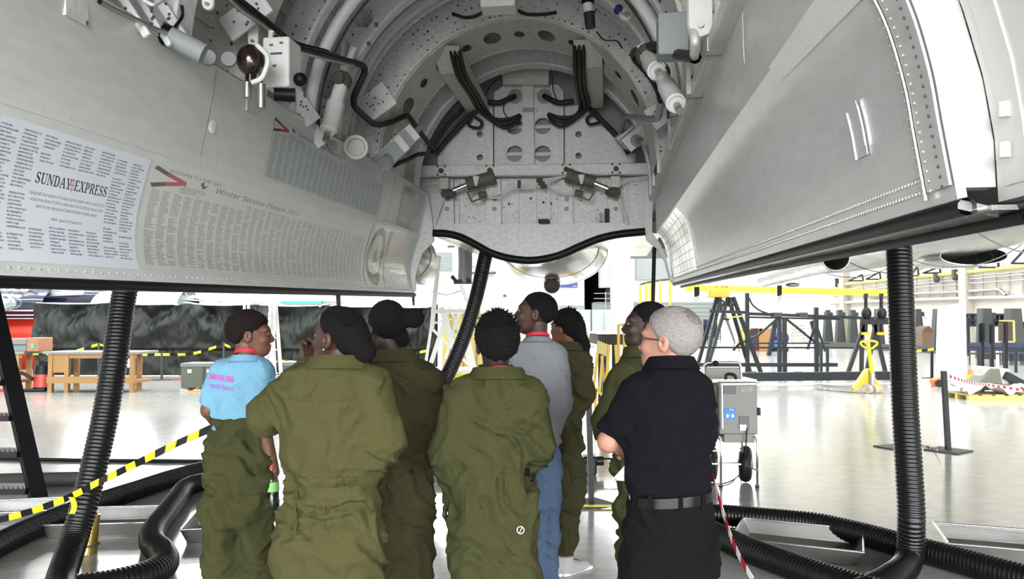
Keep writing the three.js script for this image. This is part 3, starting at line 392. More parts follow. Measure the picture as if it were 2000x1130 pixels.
{
  const T0 = 0.9, T1 = TB - 0.04;
  const d = new THREE.Group(); d.name = 'bay_door'; d.userData.label = 'grey bay door printed with columns of names'; plane.add(d);
  const flipT = (g) => g;
  part('upper_skin', panelGeo(PL_UP, T0, T1, 0, 1, 0, 0.02, 30, 4), M.doorPaint, d); part('lower_skin', panelGeo(PL_LO, T0, T1, 0, 1, 0, 0.02, 30, 24), M.doorPaint, d);
  part('outer_skin', sheet((u, v) => { const a = [[-2.255, 0.105], [-2.36, 0.11], [-2.45, 0.22], [-2.44, 0.7], [-2.32, 1.2], [-2.1, 1.27]]; const [x, y] = profAt(a, v); return [x, y, -lerp(T0, T1, u)]; }, 4, 14, 0.02), M.alum, d);
  part('door_seal', tube([[-2.262, 0.082, -T0], [-2.262, 0.082, -4], [-2.262, 0.082, -T1]], 0.026, 10, 4), M.rubber, d, 'black rubber strip along the lower edge'); part('top_edge', box(-2.125, 1.255, -T1, -2.095, 1.275, -T0), M.doorPaint, d);
  part('crease_strip', sheet((u, v) => [lerp(-2.206, -2.192, v) + 0.004, lerp(0.735, 0.79, v), -lerp(T0, T1, u)], 20, 1, 0.004), M.doorPaint, d);
  for (const t of [3.9, 5.6, 7.4]) { part('skin_joint', panelGeo(PL_UP, t - 0.004, t + 0.004, 0, 1, 0.002, 0.002, 1, 4), M.bayGrey, d); }
  const bp = A(413, 241, 1), kk = 2.165 / -bp.x; part('oval_boss', ball([bp.x * kk + 0.005, bp.y * kk, -kk], 0.06, 0.22, 1, 0.85, 20), M.white, d, 'white oval cover');
  for (const [px, py] of [[168, 45], [800, 372]]) { const p = A(px, py, 1), k = 2.11 / -p.x; rvAt(rivetG, [p.x * k + 0.004, p.y * k, -k], 0.008, 0.5, 1.4, 1); }
  part('tie_down', slab([[-2.275, 0.06], [-2.25, 0.06], [-2.25, -0.04], [-2.265, -0.04]], -8.74, -8.7), M.rubber, d); part('tie_down', slab([[-2.275, 0.06], [-2.25, 0.06], [-2.25, -0.03], [-2.265, -0.03]], -6.25, -6.2), M.rubber, d);
  // printed sheets on the door: names are too blurred to read, the headings are copied
  const names = (c, x0, y0, w, h, cols, row, ink, skip) => { c.fillStyle = ink; const cw = w / cols; for (let i = 0; i < cols; i++) for (let y = y0; y < y0 + h; y += row) { const x = x0 + i * cw; if (skip && skip(x, y)) continue; if (rnd() < 0.04) continue; const L = cw * R(0.45, 0.86); for (let k = 0; k < L; k += row * 0.52) { c.globalAlpha = R(0.45, 0.95); c.fillRect(x + k, y + R(0, row * 0.08), row * 0.4, row * R(0.42, 0.58)); } } c.globalAlpha = 1; };
  const chevron = (c, x, y, s) => { c.lineWidth = s * 0.2; for (const [col, y0, y1] of [['#3a2a33', -0.42, 0], ['#30272e', 0.5, 0.02]]) { c.strokeStyle = col; c.beginPath(); c.moveTo(x, y + y0 * s); c.lineTo(x + s * 0.55, y + (y0 * 0.45 + y1 * 0.55) * s); c.stroke(); c.strokeStyle = '#b0183a'; c.beginPath(); c.moveTo(x + s * 0.45, y + (y0 * 0.55 + y1 * 0.45) * s); c.lineTo(x + s * 1.15, y + s * 0.02); c.stroke(); } };
  const bird = (c, x, y, s) => { c.fillStyle = '#4a3a40'; c.beginPath(); c.moveTo(x, y - s); c.lineTo(x + s * 0.25, y + s * 0.1); c.lineTo(x + s, y - s * 0.5); c.lineTo(x + s * 0.2, y + s); c.lineTo(x - s * 0.5, y - s * 0.2); c.fill(); };
  const sunday = canvasMat(2000, 1280, (c, w, h) => {
    c.fillStyle = '#e3e6ee'; c.fillRect(0, 0, w, h);
    names(c, 20, 60, w - 40, h - 130, 8, 34, '#5b6070', (x, y) => (x > 480 && x < 1480 && y > 330 && y < 900) || y > h - 120 || (x > 1300 && y < 90));
    c.fillStyle = '#1b1b20'; c.textAlign = 'center'; c.font = 'bold 150px serif'; c.save(); c.translate(980, 520); c.scale(0.68, 1); c.fillText('SUNDAY', -350, 0); c.fillText('EXPRESS', 375, 0); c.restore();
    c.strokeStyle = '#9a4048'; c.lineWidth = 6; c.strokeRect(957, 420, 36, 100); c.beginPath(); c.moveTo(975, 400); c.lineTo(975, 545); c.moveTo(945, 470); c.lineTo(1005, 470); c.stroke();
    c.fillStyle = '#2a2c34'; c.font = '45px sans-serif'; ['Flying with the support of Sunday Express readers who, in spring 2012,', 'raised more than £10,000 to help return the last flying Vulcan to the', 'skies for her spectacular Diamond Jubilee display season'].forEach((s, i) => { c.save(); c.translate(980, 630 + i * 58); c.scale(0.7, 1); c.fillText(s, 0, 0); c.restore(); });
    c.font = '40px sans-serif'; c.fillText('With special thanks to:', 980, 850);
  }, { roughness: 0.38, clearcoat: 0.3 });
  const winter = canvasMat(2048, 820, (c, w, h) => {
    c.fillStyle = '#d3d4d0'; c.fillRect(0, 0, w, h); names(c, 30, 150, w - 60, h - 200, 34, 12, '#5e625e', (x, y) => y < 190 && x < 560);
    c.fillStyle = '#4c4e4e'; c.font = '34px sans-serif'; c.fillText('VULCAN TO THE SKY', 90, 46); c.font = 'italic 64px sans-serif'; c.save(); c.translate(370, 110); c.scale(0.9, 1); c.fillText('Winter Service Plaque 2011', 0, 0); c.restore(); chevron(c, 20, 100, 150); bird(c, 290, 78, 34);
    c.fillStyle = '#d3d4d0'; c.fillRect(170, 120, 190, 70); names(c, 170, 125, 190, 60, 1, 12, '#5e625e');
  }, { roughness: 0.32, clearcoat: 0.5, clearcoatRoughness: 0.2 });
  const summer = canvasMat(1600, 640, (c, w, h) => {
    c.fillStyle = '#c4c8c6'; c.fillRect(0, 0, w, h); names(c, 20, 150, w - 40, h - 170, 22, 9, '#70767a'); chevron(c, -6, 90, 130); bird(c, 190, 60, 30); c.fillStyle = '#3f4144'; c.font = 'italic 56px sans-serif'; c.save(); c.translate(240, 90); c.scale(0.85, 1); c.fillText('Summer Service Plaque 2011', 0, 0); c.restore(); names(c, 150, 105, 330, 50, 1, 9, '#70767a');
  }, { roughness: 0.45 });
  const tail = canvasMat(512, 512, (c, w, h) => { c.fillStyle = '#c6c9c4'; c.fillRect(0, 0, w, h); names(c, 6, 10, w - 12, h - 20, 9, 14, '#6d716c'); }, { roughness: 0.32, clearcoat: 0.4 });
  const crest = canvasMat(512, 1024, (c, w, h) => {
    c.fillStyle = '#cfd0c6'; c.fillRect(0, 0, w, h); c.lineWidth = 60; c.strokeStyle = '#6b6423'; c.beginPath(); c.ellipse(256, 512, 190, 440, 0, 0, 7); c.stroke(); c.lineWidth = 10; c.strokeStyle = '#2e2a12'; for (const k of [-32, 32]) { c.beginPath(); c.ellipse(256, 512, 190 + k, 440 + k, 0, 0, 7); c.stroke(); }
    c.fillStyle = '#2e2a12'; c.font = 'bold 44px sans-serif'; c.textAlign = 'center'; c.fillStyle = '#8a8230'; c.beginPath(); c.moveTo(256, 300); c.lineTo(330, 600); c.lineTo(200, 620); c.fill(); c.fillStyle = '#4a4420'; c.beginPath(); c.ellipse(256, 90, 70, 70, 0, 0, 7); c.fill(); c.beginPath(); c.moveTo(90, 740); c.lineTo(256, 800); c.lineTo(430, 730); c.lineTo(430, 820); c.lineTo(256, 900); c.lineTo(90, 830); c.fill(); c.strokeStyle = '#3a3520'; c.lineWidth = 14; c.beginPath(); c.moveTo(330, 480); c.lineTo(500, 300); c.moveTo(340, 540); c.lineTo(500, 420); c.stroke();
  }, { roughness: 0.32, clearcoat: 0.4 });
  // decals run with u towards the bulkhead
  const decal = (name, pr, t0, t1, s0, s1, m, label) => part(name, sheet((u, v) => { const [x, y] = profAt(pr, lerp(s0, s1, v)); return [x + 0.003, y, -lerp(t0, t1, u)]; }, 14, 16, 0), m, d, label);
  decal('printed_sheet', PL_LO, 2.56, 3.49, 0.09, 0.90, sunday, 'white sheet headed SUNDAY EXPRESS with columns of names'); decal('printed_sheet', PL_LO, 3.51, 7.0, 0.09, 0.90, winter, 'grey sheet headed Winter Service Plaque 2011'); decal('printed_sheet', PL_UP, 4.66, 7.1, 0.1, 0.86, summer, 'grey sheet headed Summer Service Plaque 2011');
  decal('crest', PL_LO, 7.02, 7.62, 0.06, 0.97, crest, 'olive and gold oval crest'); decal('printed_sheet', PL_LO, 7.66, 8.7, 0.06, 0.95, tail); decal('printed_sheet', PL_UP, 7.75, 8.65, 0.08, 0.9, tail);
  for (let i = 0; i < 260; i++) { const t = 1.6 + i * 0.027; rvAt(rivetLightG, [-2.262, 0.12 + (i % 2) * 0.018, -t], 0.006, 0.6); if (i % 3 === 0) rvAt(rivetLightG, [-2.191, 0.765, -t], 0.005, 0.5); }
}
{
  const T0 = 1.68, T1 = TB - 0.04;
  const d = new THREE.Group(); d.name = 'bay_door'; d.userData.label = 'plain grey riveted bay door'; plane.add(d);
  part('upper_skin', panelGeo(PR_UP, T1, 0.5, 0, 1, 0, 0.02, 30, 4), M.doorPaint, d); part('lower_skin', panelGeo(PR_LO, T1, T0, 0, 1, 0, 0.02, 30, 24), M.doorMetal, d);
  part('outer_skin', sheet((u, v) => { const a = [[0.515, 1.39], [0.75, 1.2], [0.95, 0.7], [0.97, 0.3], [0.86, 0.17], [0.712, 0.208]]; const [x, y] = profAt(a, v); return [x, y, -lerp(T0, T1, u)]; }, 6, 16, 0.02), M.alum, d);
  part('door_seal', tube([[0.722, 0.19, -T0 + 0.02], [0.722, 0.19, -4], [0.722, 0.19, -T1]], 0.019, 10, 4), M.rubber, d, 'black rubber tube along the lower edge'); part('edge_rail', tube([[0.80, 0.16, -T0 + 0.1], [0.80, 0.16, -5], [0.80, 0.16, -T1]], 0.014, 8, 4), M.rubber, d);
  part('top_edge', box(0.50, 1.38, -T1, 0.525, 1.40, -0.6), M.doorPaint, d);
  part('end_strip', panelGeo(PR_LO, T0, T0 + 0.11, 0.05, 0.98, -0.005, 0.006, 2, 24), M.doorMetal, d); part('end_bead', tube(PR_LO.slice(1, -1).map(([x, y]) => [x - 0.012, y, -T0 - 0.12]), 0.005, 6, 2), M.chrome, d);
  for (let k = 0; k < 26; k++) { const [x, y] = profAt(PR_LO, 0.05 + k * 0.036); rvAt(rivetG, [x - 0.012, y, -T0 - 0.03], 0.004); rvAt(rivetLightG, [x - 0.012, y, -T0 - 0.09], 0.004); rvAt(rivetLightG, [x - 0.006, y, -T0 - 0.15], 0.004); }
  // far end: curved polished panel, an access panel, rivet rows, scratches
  part('polished_panel', panelGeo(PR_LO, 6.3, T1, 0.08, 0.97, -0.004, 0.003, 8, 20), mat(C(0.72, 0.73, 0.68), 0.18, { metalness: 0.6 }), d, 'polished curved panel at the far end'); for (let k = 1; k < 8; k++) part('reflection_line', panelGeo(PR_LO, 6.3 + k * 0.32, 6.306 + k * 0.32, 0.08, 0.97, -0.008, 0.001, 1, 16), M.bayGrey, d); for (let k = 1; k < 8; k++) part('reflection_line', panelGeo(PR_LO, 6.3, T1, k * 0.12, k * 0.12 + 0.004, -0.008, 0.001, 6, 1), M.bayGrey, d);  // window grid reflection drawn as grey lines over the polished panel
  part('access_panel', panelGeo(PR_LO, 2.12, 2.21, 0.30, 0.52, -0.003, 0.003, 2, 6), M.doorMetal, d); part('access_edge', panelGeo(PR_LO, 2.21, 2.213, 0.30, 0.52, -0.006, 0.002, 1, 6), M.chrome, d); part('access_edge', panelGeo(PR_LO, 2.12, 2.123, 0.34, 0.54, -0.006, 0.002, 1, 6), M.chrome, d);
  part('doubler', sheet((u, v) => { const t = lerp(T0 + 0.1, 2.6, u), s = lerp(0.84 + 0.06 * u, 1.0, v), [x, y] = profAt(PR_LO, s); return [x - 0.004, y, -t]; }, 6, 6, 0.004), M.doorMetal, d); part('scratch', tube([[0.51, 1.1, -3.0], [0.515, 0.92, -3.0], [0.518, 0.9, -2.98]], 0.0015, 5, 4), M.white, d);
  for (let i = 0; i < 330; i++) { const t = T0 + 0.05 + i * 0.0205; for (const [s, o] of [[0.06, 0], [0.105, 0.01]]) { const [x, y] = profAt(PR_LO, s); rvAt(rivetLightG, [x - 0.002, y, -t - o], 0.0065, 0.6, 1, 0.7); } if (i % 3 === 0) for (const s of [0.5, 0.94]) { const [x, y] = profAt(PR_LO, s); rvAt(rivetLightG, [x, y, -t], 0.003, 0.4); } if (i % 4 === 0 && i < 80) for (const s of [0.2, 0.35, 0.65, 0.8]) { const [x, y] = profAt(PR_LO, s); rvAt(rivetLightG, [x, y, -t], 0.003, 0.4); } }
  // the next bay section towards the tail: white painted, hinged at its edge
  const a = part('tail_section', sheet((u, v) => { const pr = [[0.80, 0.2], [0.795, 0.33], [0.775, 0.46], [0.73, 0.63], [0.66, 0.8], [0.6, 1.1], [0.57, 1.39]]; const [x, y] = profAt(pr, v); return [x, y, -lerp(1.70, 0.5, u)]; }, 8, 18, 0.04), M.white, plane, 'white painted fairing beyond the end of the plain bay door');
  part('fairing_seal', tube([[0.805, 0.185, -0.5], [0.805, 0.185, -1.70]], 0.019, 8), M.rubber, a); part('fairing_band', sheet((u, v) => { const pr = [[0.795, 0.23], [0.79, 0.33], [0.77, 0.46], [0.725, 0.63]]; const [x, y] = profAt(pr, v); return [x, y, -lerp(1.66, 1.58, u)]; }, 2, 10, 0.006), M.white, a); for (const [y, z] of [[0.36, 1.62], [0.28, 1.62]]) part('hinge_knuckle', cyl([0.775, y, -z], [0.775, y + 0.03, -z], 0.011), M.white, a);
  part('end_wall', slab([[0.72, 0.235], [0.80, 0.235], [0.797, 0.33], [0.777, 0.46], [0.732, 0.63], [0.66, 0.8], [0.6, 1.1], [0.57, 1.39], [0.54, 1.39], [0.545, 0.78], [0.60, 0.705], [0.645, 0.61], [0.68, 0.48], [0.70, 0.36], [0.712, 0.28]], -1.76, -1.71), M.white, a); part('recess', box(0.74, 0.175, -1.76, 0.80, 0.185, -1.6), M.alum, a);
}
{ const r1 = part('rivets', rivetG, M.rivet, plane, 'dark rivet heads all over the bay'); r1.userData.kind = 'stuff'; const r2 = part('rivet_rows', rivetLightG, M.rivetLight, plane, 'bright rivet rows on the doors'); r2.userData.kind = 'stuff'; }
// ---- wings and belly that shade the floor, engine fairing, blister and legs
{
  for (const s of [-1, 1]) part('wing', slab(s < 0 ? [[XC - 1.62, 5.5], [-15, -6], [-15, -10], [XC - 3, -16], [XC - 0.9, -20], [XC - 0.9, -9.3], [XC - 1.62, -9.3]] : [[XC + 1.62, 5.5], [13.4, -5], [13.4, -8], [XC + 3, -15], [XC + 0.9, -20], [XC + 0.9, -9.3], [XC + 1.62, -9.3]], 0, 0.5, [], 0.05).rotateX(Math.PI / 2).translate(0, 2.0, 0), M.belly, plane, 'grey painted wing underside');
  part('fuselage_top', skinBand(0.42, -3.5, TB + 0.3, 0.06), M.alum, plane); part('rear_fuselage', sheet((u, v) => { const a = u * Math.PI * 2, t = lerp(TB + 0.2, 25, v), r = lerp(1.6, 1.1, v), y0 = lerp(1.02, 1.68, v), cy = y0 + r * 0.85; return [XC + r * Math.cos(a), cy - r * 0.85 * Math.sin(a), -t]; }, 36, 14, 0.04), M.belly, plane, 'grey painted rear fuselage rising towards the tail');
  const eng = part('engine_fairing', sheet((u, v) => { const a = lerp(0.1, 2 * Math.PI + 0.1, u), t = lerp(2.6, 14.6, v), k = v > 0.8 ? Math.sqrt(Math.max(0.02, 1 - ((v - 0.8) / 0.21) ** 2)) : 1, up = v < 0.5 ? (0.5 - v) * 0.9 : 0; return [3.35 + 1.0 * k * Math.cos(a), 1.32 + up * 0.5 + 0.88 * k * Math.sin(a), -t]; }, 40, 24, 0.03), M.alum, plane, 'rounded metal engine fairing under the wing');
  for (const t of [6.2, 8.0, 9.6, 11.2]) part('fairing_joint', ring([3.35, 1.32, -t], 1, 0.006, [0, 0, 1], 60).scale(1, 1, 1), M.bayGrey, eng);
  const e0 = A(1632, 502, 7.2), e1 = A(1492, 546, 11.2); const ex = part('exhaust_pipe', cyl(e1, e0, 0.1, 0.12, 20, true), M.alum, plane, 'metal pipe with a dark open mouth'); part('pipe_end', cyl(lv(e0, e1, 0.99), e1, 0.1, 0.1, 20), M.alum, ex); part('pipe_lip', ring(e0, 0.12, 0.008, e0.clone().sub(e1).toArray()), M.alum, ex);
  const i0 = A(1850, 506, 8.6), sc = part('air_scoop', sheet((u, v) => { const a = u * Math.PI * 2, k = v < 0.2 ? 0.85 + 0.15 * v / 0.2 : Math.sqrt(Math.max(0.0004, 1 - ((v - 0.2) / 0.8) ** 2)); return [i0.x + 0.36 * k * Math.cos(a), i0.y + 0.1 * k * Math.sin(a), i0.z + 0.6 - 1.3 * v]; }, 28, 12, 0.008), M.alum, eng, 'flat metal air scoop with an open mouth');
  const bl0 = A(1085, 500, 10.6); const bl = part('blister', new THREE.SphereGeometry(1, 40, 26).scale(0.72, 0.46, 1.7).translate(bl0.x, bl0.y + 0.06, bl0.z), M.chrome, plane, 'polished rounded blister under the belly'); const bc = A(1078, 557, 9.9); part('beacon', ball(bc, 0.105, 1, 1, 1, 20), M.brown, bl, 'brown round beacon lamp cover'); part('beacon_neck', cyl(bc, bc.clone().add(V3(0, 0.14, -0.1)), 0.1, 0.12), M.steel, bl); for (const k of [-0.6, 0.2, 0.9]) part('blister_band', ring([bl0.x, bl0.y + 0.06, bl0.z + k], 1, 0.008, [0, 0, 1], 40).translate(-bl0.x, -bl0.y - 0.06, 0).scale(0.72 * Math.sqrt(1 - (k / 1.7) ** 2), 0.46 * Math.sqrt(1 - (k / 1.7) ** 2), 1).translate(bl0.x, bl0.y + 0.06, 0), M.bayGrey, bl);
  const f0 = A(825, 515, 9.6); const dome = part('side_dome', new THREE.SphereGeometry(1, 30, 20).scale(0.17, 0.3, 0.7).translate(f0.x - 0.02, f0.y + 0.03, f0.z), M.alum, plane, 'small rounded metal fairing with a ragged seam'); part('ragged_seam', tube([A(836, 478, 9.0), A(842, 500, 9.0), A(836, 520, 8.95), A(820, 540, 8.95)], 0.006, 5), M.grime, dome);
  const ld = part('leg_door', sheet((u, v) => { const x = lerp(894, 921, u) - v * 4 + 4 * Math.sin(v * 2), y = lerp(468, 552, v); return A(x, y, 12 - 0.06 * Math.cos(u * 4 * Math.PI)); }, 16, 10, 0.06), M.bayGrey, plane, 'grey ribbed panel hanging below the belly'); part('panel_foot', [box(...A(889, 546, 12.02).toArray(), ...A(919, 554, 11.9).toArray()), cyl(A(890, 548, 11.9), A(882, 539, 11.9), 0.03), cyl(A(912, 548, 11.9), A(917, 544, 11.9), 0.03)], M.slate, ld);
  part('static_line', tube([A(1278, 482, TB), A(1277, 520, TB), A(1276, 560, TB), A(1275, 606, TB)], 0.022, 8), M.rubber, plane, 'thin black cable hanging from the bay end');
  const flag = (x0, y0, x1, y1, t) => { const f = part('warning_flag', box(...A(x0, y0, t).toArray(), ...A(x1, lerp(y0, y1, 0.6), t + 0.01).toArray()), M.rubber, plane, 'dark and white streamer'); part('flag_band', slab([[x0, lerp(y0, y1, 0.7)], [x1, lerp(y0, y1, 0.5)], [x1, lerp(y0, y1, 0.8)], [x0, y1]].map(([x, y]) => { const p = A(x, y, t); return [p.x, p.y]; }), -t - 0.012, -t + 0.006), M.white, f); };
  flag(1356, 560, 1366, 592, 9.4); flag(1518, 557, 1527, 592, 10.5);
  part('jack_point', cyl(A(1375, 553, 9.2), A(1375, 545, 9.2), 0.08), M.steel, plane); part('jack_point', ball(A(1548, 556, 10.6), 0.06, 1.6, 0.5, 1), M.steel, plane);
  part('overhang', box(...A(1240, 486, 13).toArray(), ...A(1300, 462, 16).toArray()), M.bayGrey, plane);
}

// ---------------------------------------------------------------- people
function surfNet(f, lo, hi, c) {                                       // naive surface nets of a signed distance
  const nx = Math.ceil((hi[0] - lo[0]) / c) + 1, ny = Math.ceil((hi[1] - lo[1]) / c) + 1, nz = Math.ceil((hi[2] - lo[2]) / c) + 1;
  const val = new Float32Array(nx * ny * nz), at = (i, j, k) => (k * ny + j) * nx + i;
  for (let k = 0; k < nz; k++) for (let j = 0; j < ny; j++) for (let i = 0; i < nx; i++) val[at(i, j, k)] = f(lo[0] + i * c, lo[1] + j * c, lo[2] + k * c);
  const vid = new Int32Array(nx * ny * nz).fill(-1), pos = [], idx = [];
  const E = [[0, 1], [2, 3], [4, 5], [6, 7], [0, 2], [1, 3], [4, 6], [5, 7], [0, 4], [1, 5], [2, 6], [3, 7]], g = new Float32Array(8);
  for (let k = 0; k < nz - 1; k++) for (let j = 0; j < ny - 1; j++) for (let i = 0; i < nx - 1; i++) {
    let m = 0; for (let q = 0; q < 8; q++) { g[q] = val[at(i + (q & 1), j + ((q >> 1) & 1), k + (q >> 2))]; if (g[q] < 0) m |= 1 << q; }
    if (m === 0 || m === 255) continue;
    let x = 0, y = 0, z = 0, n = 0;
    for (const [a, b] of E) { if ((g[a] < 0) === (g[b] < 0)) continue; const t = g[a] / (g[a] - g[b]); x += (a & 1) + t * ((b & 1) - (a & 1)); y += ((a >> 1) & 1) + t * (((b >> 1) & 1) - ((a >> 1) & 1)); z += (a >> 2) + t * ((b >> 2) - (a >> 2)); n++; }
    vid[at(i, j, k)] = pos.length / 3; pos.push(lo[0] + (i + x / n) * c, lo[1] + (j + y / n) * c, lo[2] + (k + z / n) * c);
  }
  const quad = (a, b, cc, d, flip) => { if (a < 0 || b < 0 || cc < 0 || d < 0) return; if (flip) idx.push(a, cc, b, b, cc, d); else idx.push(a, b, cc, cc, b, d); };
  for (let k = 1; k < nz - 1; k++) for (let j = 1; j < ny - 1; j++) for (let i = 1; i < nx - 1; i++) {
    const s = val[at(i, j, k)] < 0;
    if (s !== (val[at(i + 1, j, k)] < 0)) quad(vid[at(i, j - 1, k - 1)], vid[at(i, j, k - 1)], vid[at(i, j - 1, k)], vid[at(i, j, k)], !s);
    if (s !== (val[at(i, j + 1, k)] < 0)) quad(vid[at(i - 1, j, k - 1)], vid[at(i, j, k - 1)], vid[at(i - 1, j, k)], vid[at(i, j, k)], s);
    if (s !== (val[at(i, j, k + 1)] < 0)) quad(vid[at(i - 1, j - 1, k)], vid[at(i, j - 1, k)], vid[at(i - 1, j, k)], vid[at(i, j, k)], !s);
  }
  const geo = new THREE.BufferGeometry(); geo.setAttribute('position', new THREE.Float32BufferAttribute(pos, 3)); geo.setIndex(idx); geo.computeVertexNormals();
  const uv = new Float32Array(pos.length / 3 * 2); for (let q = 0; q < uv.length / 2; q++) { uv[2 * q] = (pos[3 * q] + pos[3 * q + 2] * 0.7); uv[2 * q + 1] = pos[3 * q + 1] + pos[3 * q + 2] * 0.3; }
  geo.setAttribute('uv', new THREE.BufferAttribute(uv, 2)); return geo;
}
const smin = (a, b, k) => { const h = Math.max(k - Math.abs(a - b), 0) / k; return Math.min(a, b) - h * h * k * 0.25; };
function cap(x, y, z, b) {                                             // b = [a, c, ra, rc]
  const [a, c, ra, rc] = b, px = x - a.x, py = y - a.y, pz = z - a.z, qx = c.x - a.x, qy = c.y - a.y, qz = c.z - a.z;
  const t = clamp((px * qx + py * qy + pz * qz) / (qx * qx + qy * qy + qz * qz + 1e-9)); const dx = px - t * qx, dy = py - t * qy, dz = pz - t * qz; return Math.sqrt(dx * dx + dy * dy + dz * dz) - (ra + t * (rc - ra));
}
const ell = (x, y, z, cx, cy, cz, rx, ry, rz) => { const a = (x - cx) / rx, b = (y - cy) / ry, c = (z - cz) / rz, k = Math.sqrt(a * a + b * b + c * c); return (k - 1) * Math.min(rx, ry, rz); };
function capsBounds(bones, pad) { const lo = [9, 9, 9], hi = [-9, -9, -9]; for (const [a, c, ra, rc] of bones) for (const [p, r] of [[a, ra], [c, rc]]) ['x', 'y', 'z'].forEach((q, i) => { lo[i] = Math.min(lo[i], p[q] - r - pad); hi[i] = Math.max(hi[i], p[q] + r + pad); }); return [lo, hi]; }
function handBones(w, dir, palm, s, curl, spread = 1, size = 1) {      // wrist, finger direction, palm normal, side (+1/-1 = thumb side), curl
  const d = dir.clone().normalize(), n = palm.clone().addScaledVector(d, -palm.dot(d)).normalize(), side = d.clone().cross(n).multiplyScalar(s), o = [], at = (f, l, q) => w.clone().addScaledVector(d, f * size).addScaledVector(side, l * size).addScaledVector(n, q * size);
  const len = [0.068, 0.078, 0.073, 0.058], lat = [0.028, 0.009, -0.010, -0.028];
  for (let i = 0; i < 4; i++) {
    const base = at(0.088 - Math.abs(i - 1.2) * 0.004, lat[i], 0); o.push([at(0.0, lat[i] * 0.55, 0), base, 0.0135 * size, 0.0115 * size]);
    let p = base, ang = 0; const L = len[i] * size; [0.46, 0.30, 0.24].forEach((f, k) => { ang += curl * (k ? 1.1 : 0.8); const v = d.clone().multiplyScalar(Math.cos(ang)).addScaledVector(n, Math.sin(ang)).addScaledVector(side, (1.2 - i) * 0.07 * spread); const e = p.clone().addScaledVector(v, L * f); o.push([p, e, (0.0098 - k * 0.001) * size, (0.009 - k * 0.001) * size]); p = e; });
  }
  const t0 = at(0.02, 0.02, 0.004), t1 = at(0.05, 0.045, 0.012), t2 = at(0.078, 0.052, 0.022 + 0.02 * curl), t3 = at(0.10, 0.045, 0.03 + 0.03 * curl); o.push([t0, t1, 0.014 * size, 0.0115 * size], [t1, t2, 0.0115 * size, 0.010 * size], [t2, t3, 0.010 * size, 0.008 * size]);
  return o;
}
function headField(o = {}) {                                           // head in its own axes: face towards -z, crown up
  const nose = o.nose || 1, wide = o.wide || 1;
  return (x, y, z) => {
    const ax = Math.abs(x);
    let d = ell(x, y, z, 0, 0.028, 0.014, 0.074 * wide, 0.088, 0.096); d = smin(d, ell(x, y, z, 0, -0.028, -0.028, 0.06 * wide, 0.086, 0.066), 0.03); d = smin(d, ell(x, y, z, 0, -0.084, -0.055, 0.036 * wide, 0.026, 0.038), 0.035);
    d = smin(d, ell(ax, y, z, 0.036, -0.028, -0.07, 0.02, 0.018, 0.018), 0.025);
    d = smin(d, ell(x, y, z, 0, 0.026, -0.076, 0.052, 0.012, 0.016), 0.02); d = smin(d, cap(x, y, z, NOSE), 0.016); d = smin(d, ell(ax, y, z, 0.012 * nose, -0.034, -0.101, 0.011 * nose, 0.009, 0.011), 0.008);
    d = smin(d, ell(x, y, z, 0, -0.058, -0.090, 0.023, 0.007, 0.012), 0.008); d = smin(d, ell(x, y, z, 0, -0.071, -0.087, 0.02, 0.008, 0.012), 0.008);
    d = -smin(-d, Math.hypot(ax - 0.031, y - 0.004, z + 0.103) - 0.017, 0.012);
    const ear = Math.max(ell(ax, y, z, 0.078 * wide, -0.008, 0.014, 0.013, 0.034, 0.021), -ell(ax, y, z, 0.093 * wide, -0.004, 0.01, 0.011, 0.021, 0.011)); d = smin(d, ear, 0.006);
    return d;
  };
}
const NOSE = [V3(0, 0.012, -0.086), V3(0, -0.026, -0.108), 0.008, 0.0125];
function hairField(o) {                                                 // cap of hair over the skull; o.nape, o.front heights of the hairline; o.th thickness
  return (x, y, z) => { const h = z > 0.02 ? lerp(o.side ?? -0.03, o.nape ?? -0.085, sstep(0.02, 0.07, z)) : lerp(o.side ?? -0.03, o.front ?? 0.062, sstep(0.02, -0.075, z)); const hn = h + 0.006 * N3(x * 50, z * 50, 4.4) + 0.004 * N3(x * 140, z * 140, 9.1); let d = ell(x, y, z, 0, 0.03, 0.018, 0.074 + o.th, 0.088 + o.th, 0.098 + o.th) + 0.5 * o.th * (1 - sstep(0, 0.03, y - hn)); d -= (o.amp ?? 0.004) * N3(x * (o.fr || 60), y * (o.fr || 60), z * (o.fr || 60)); return Math.max(d, (hn - y) * 0.8, ell(x, y, z, 0, 0.02, 0.012, 0.06, 0.07, 0.08) * -1); };
}
const shoeCache = new Map();
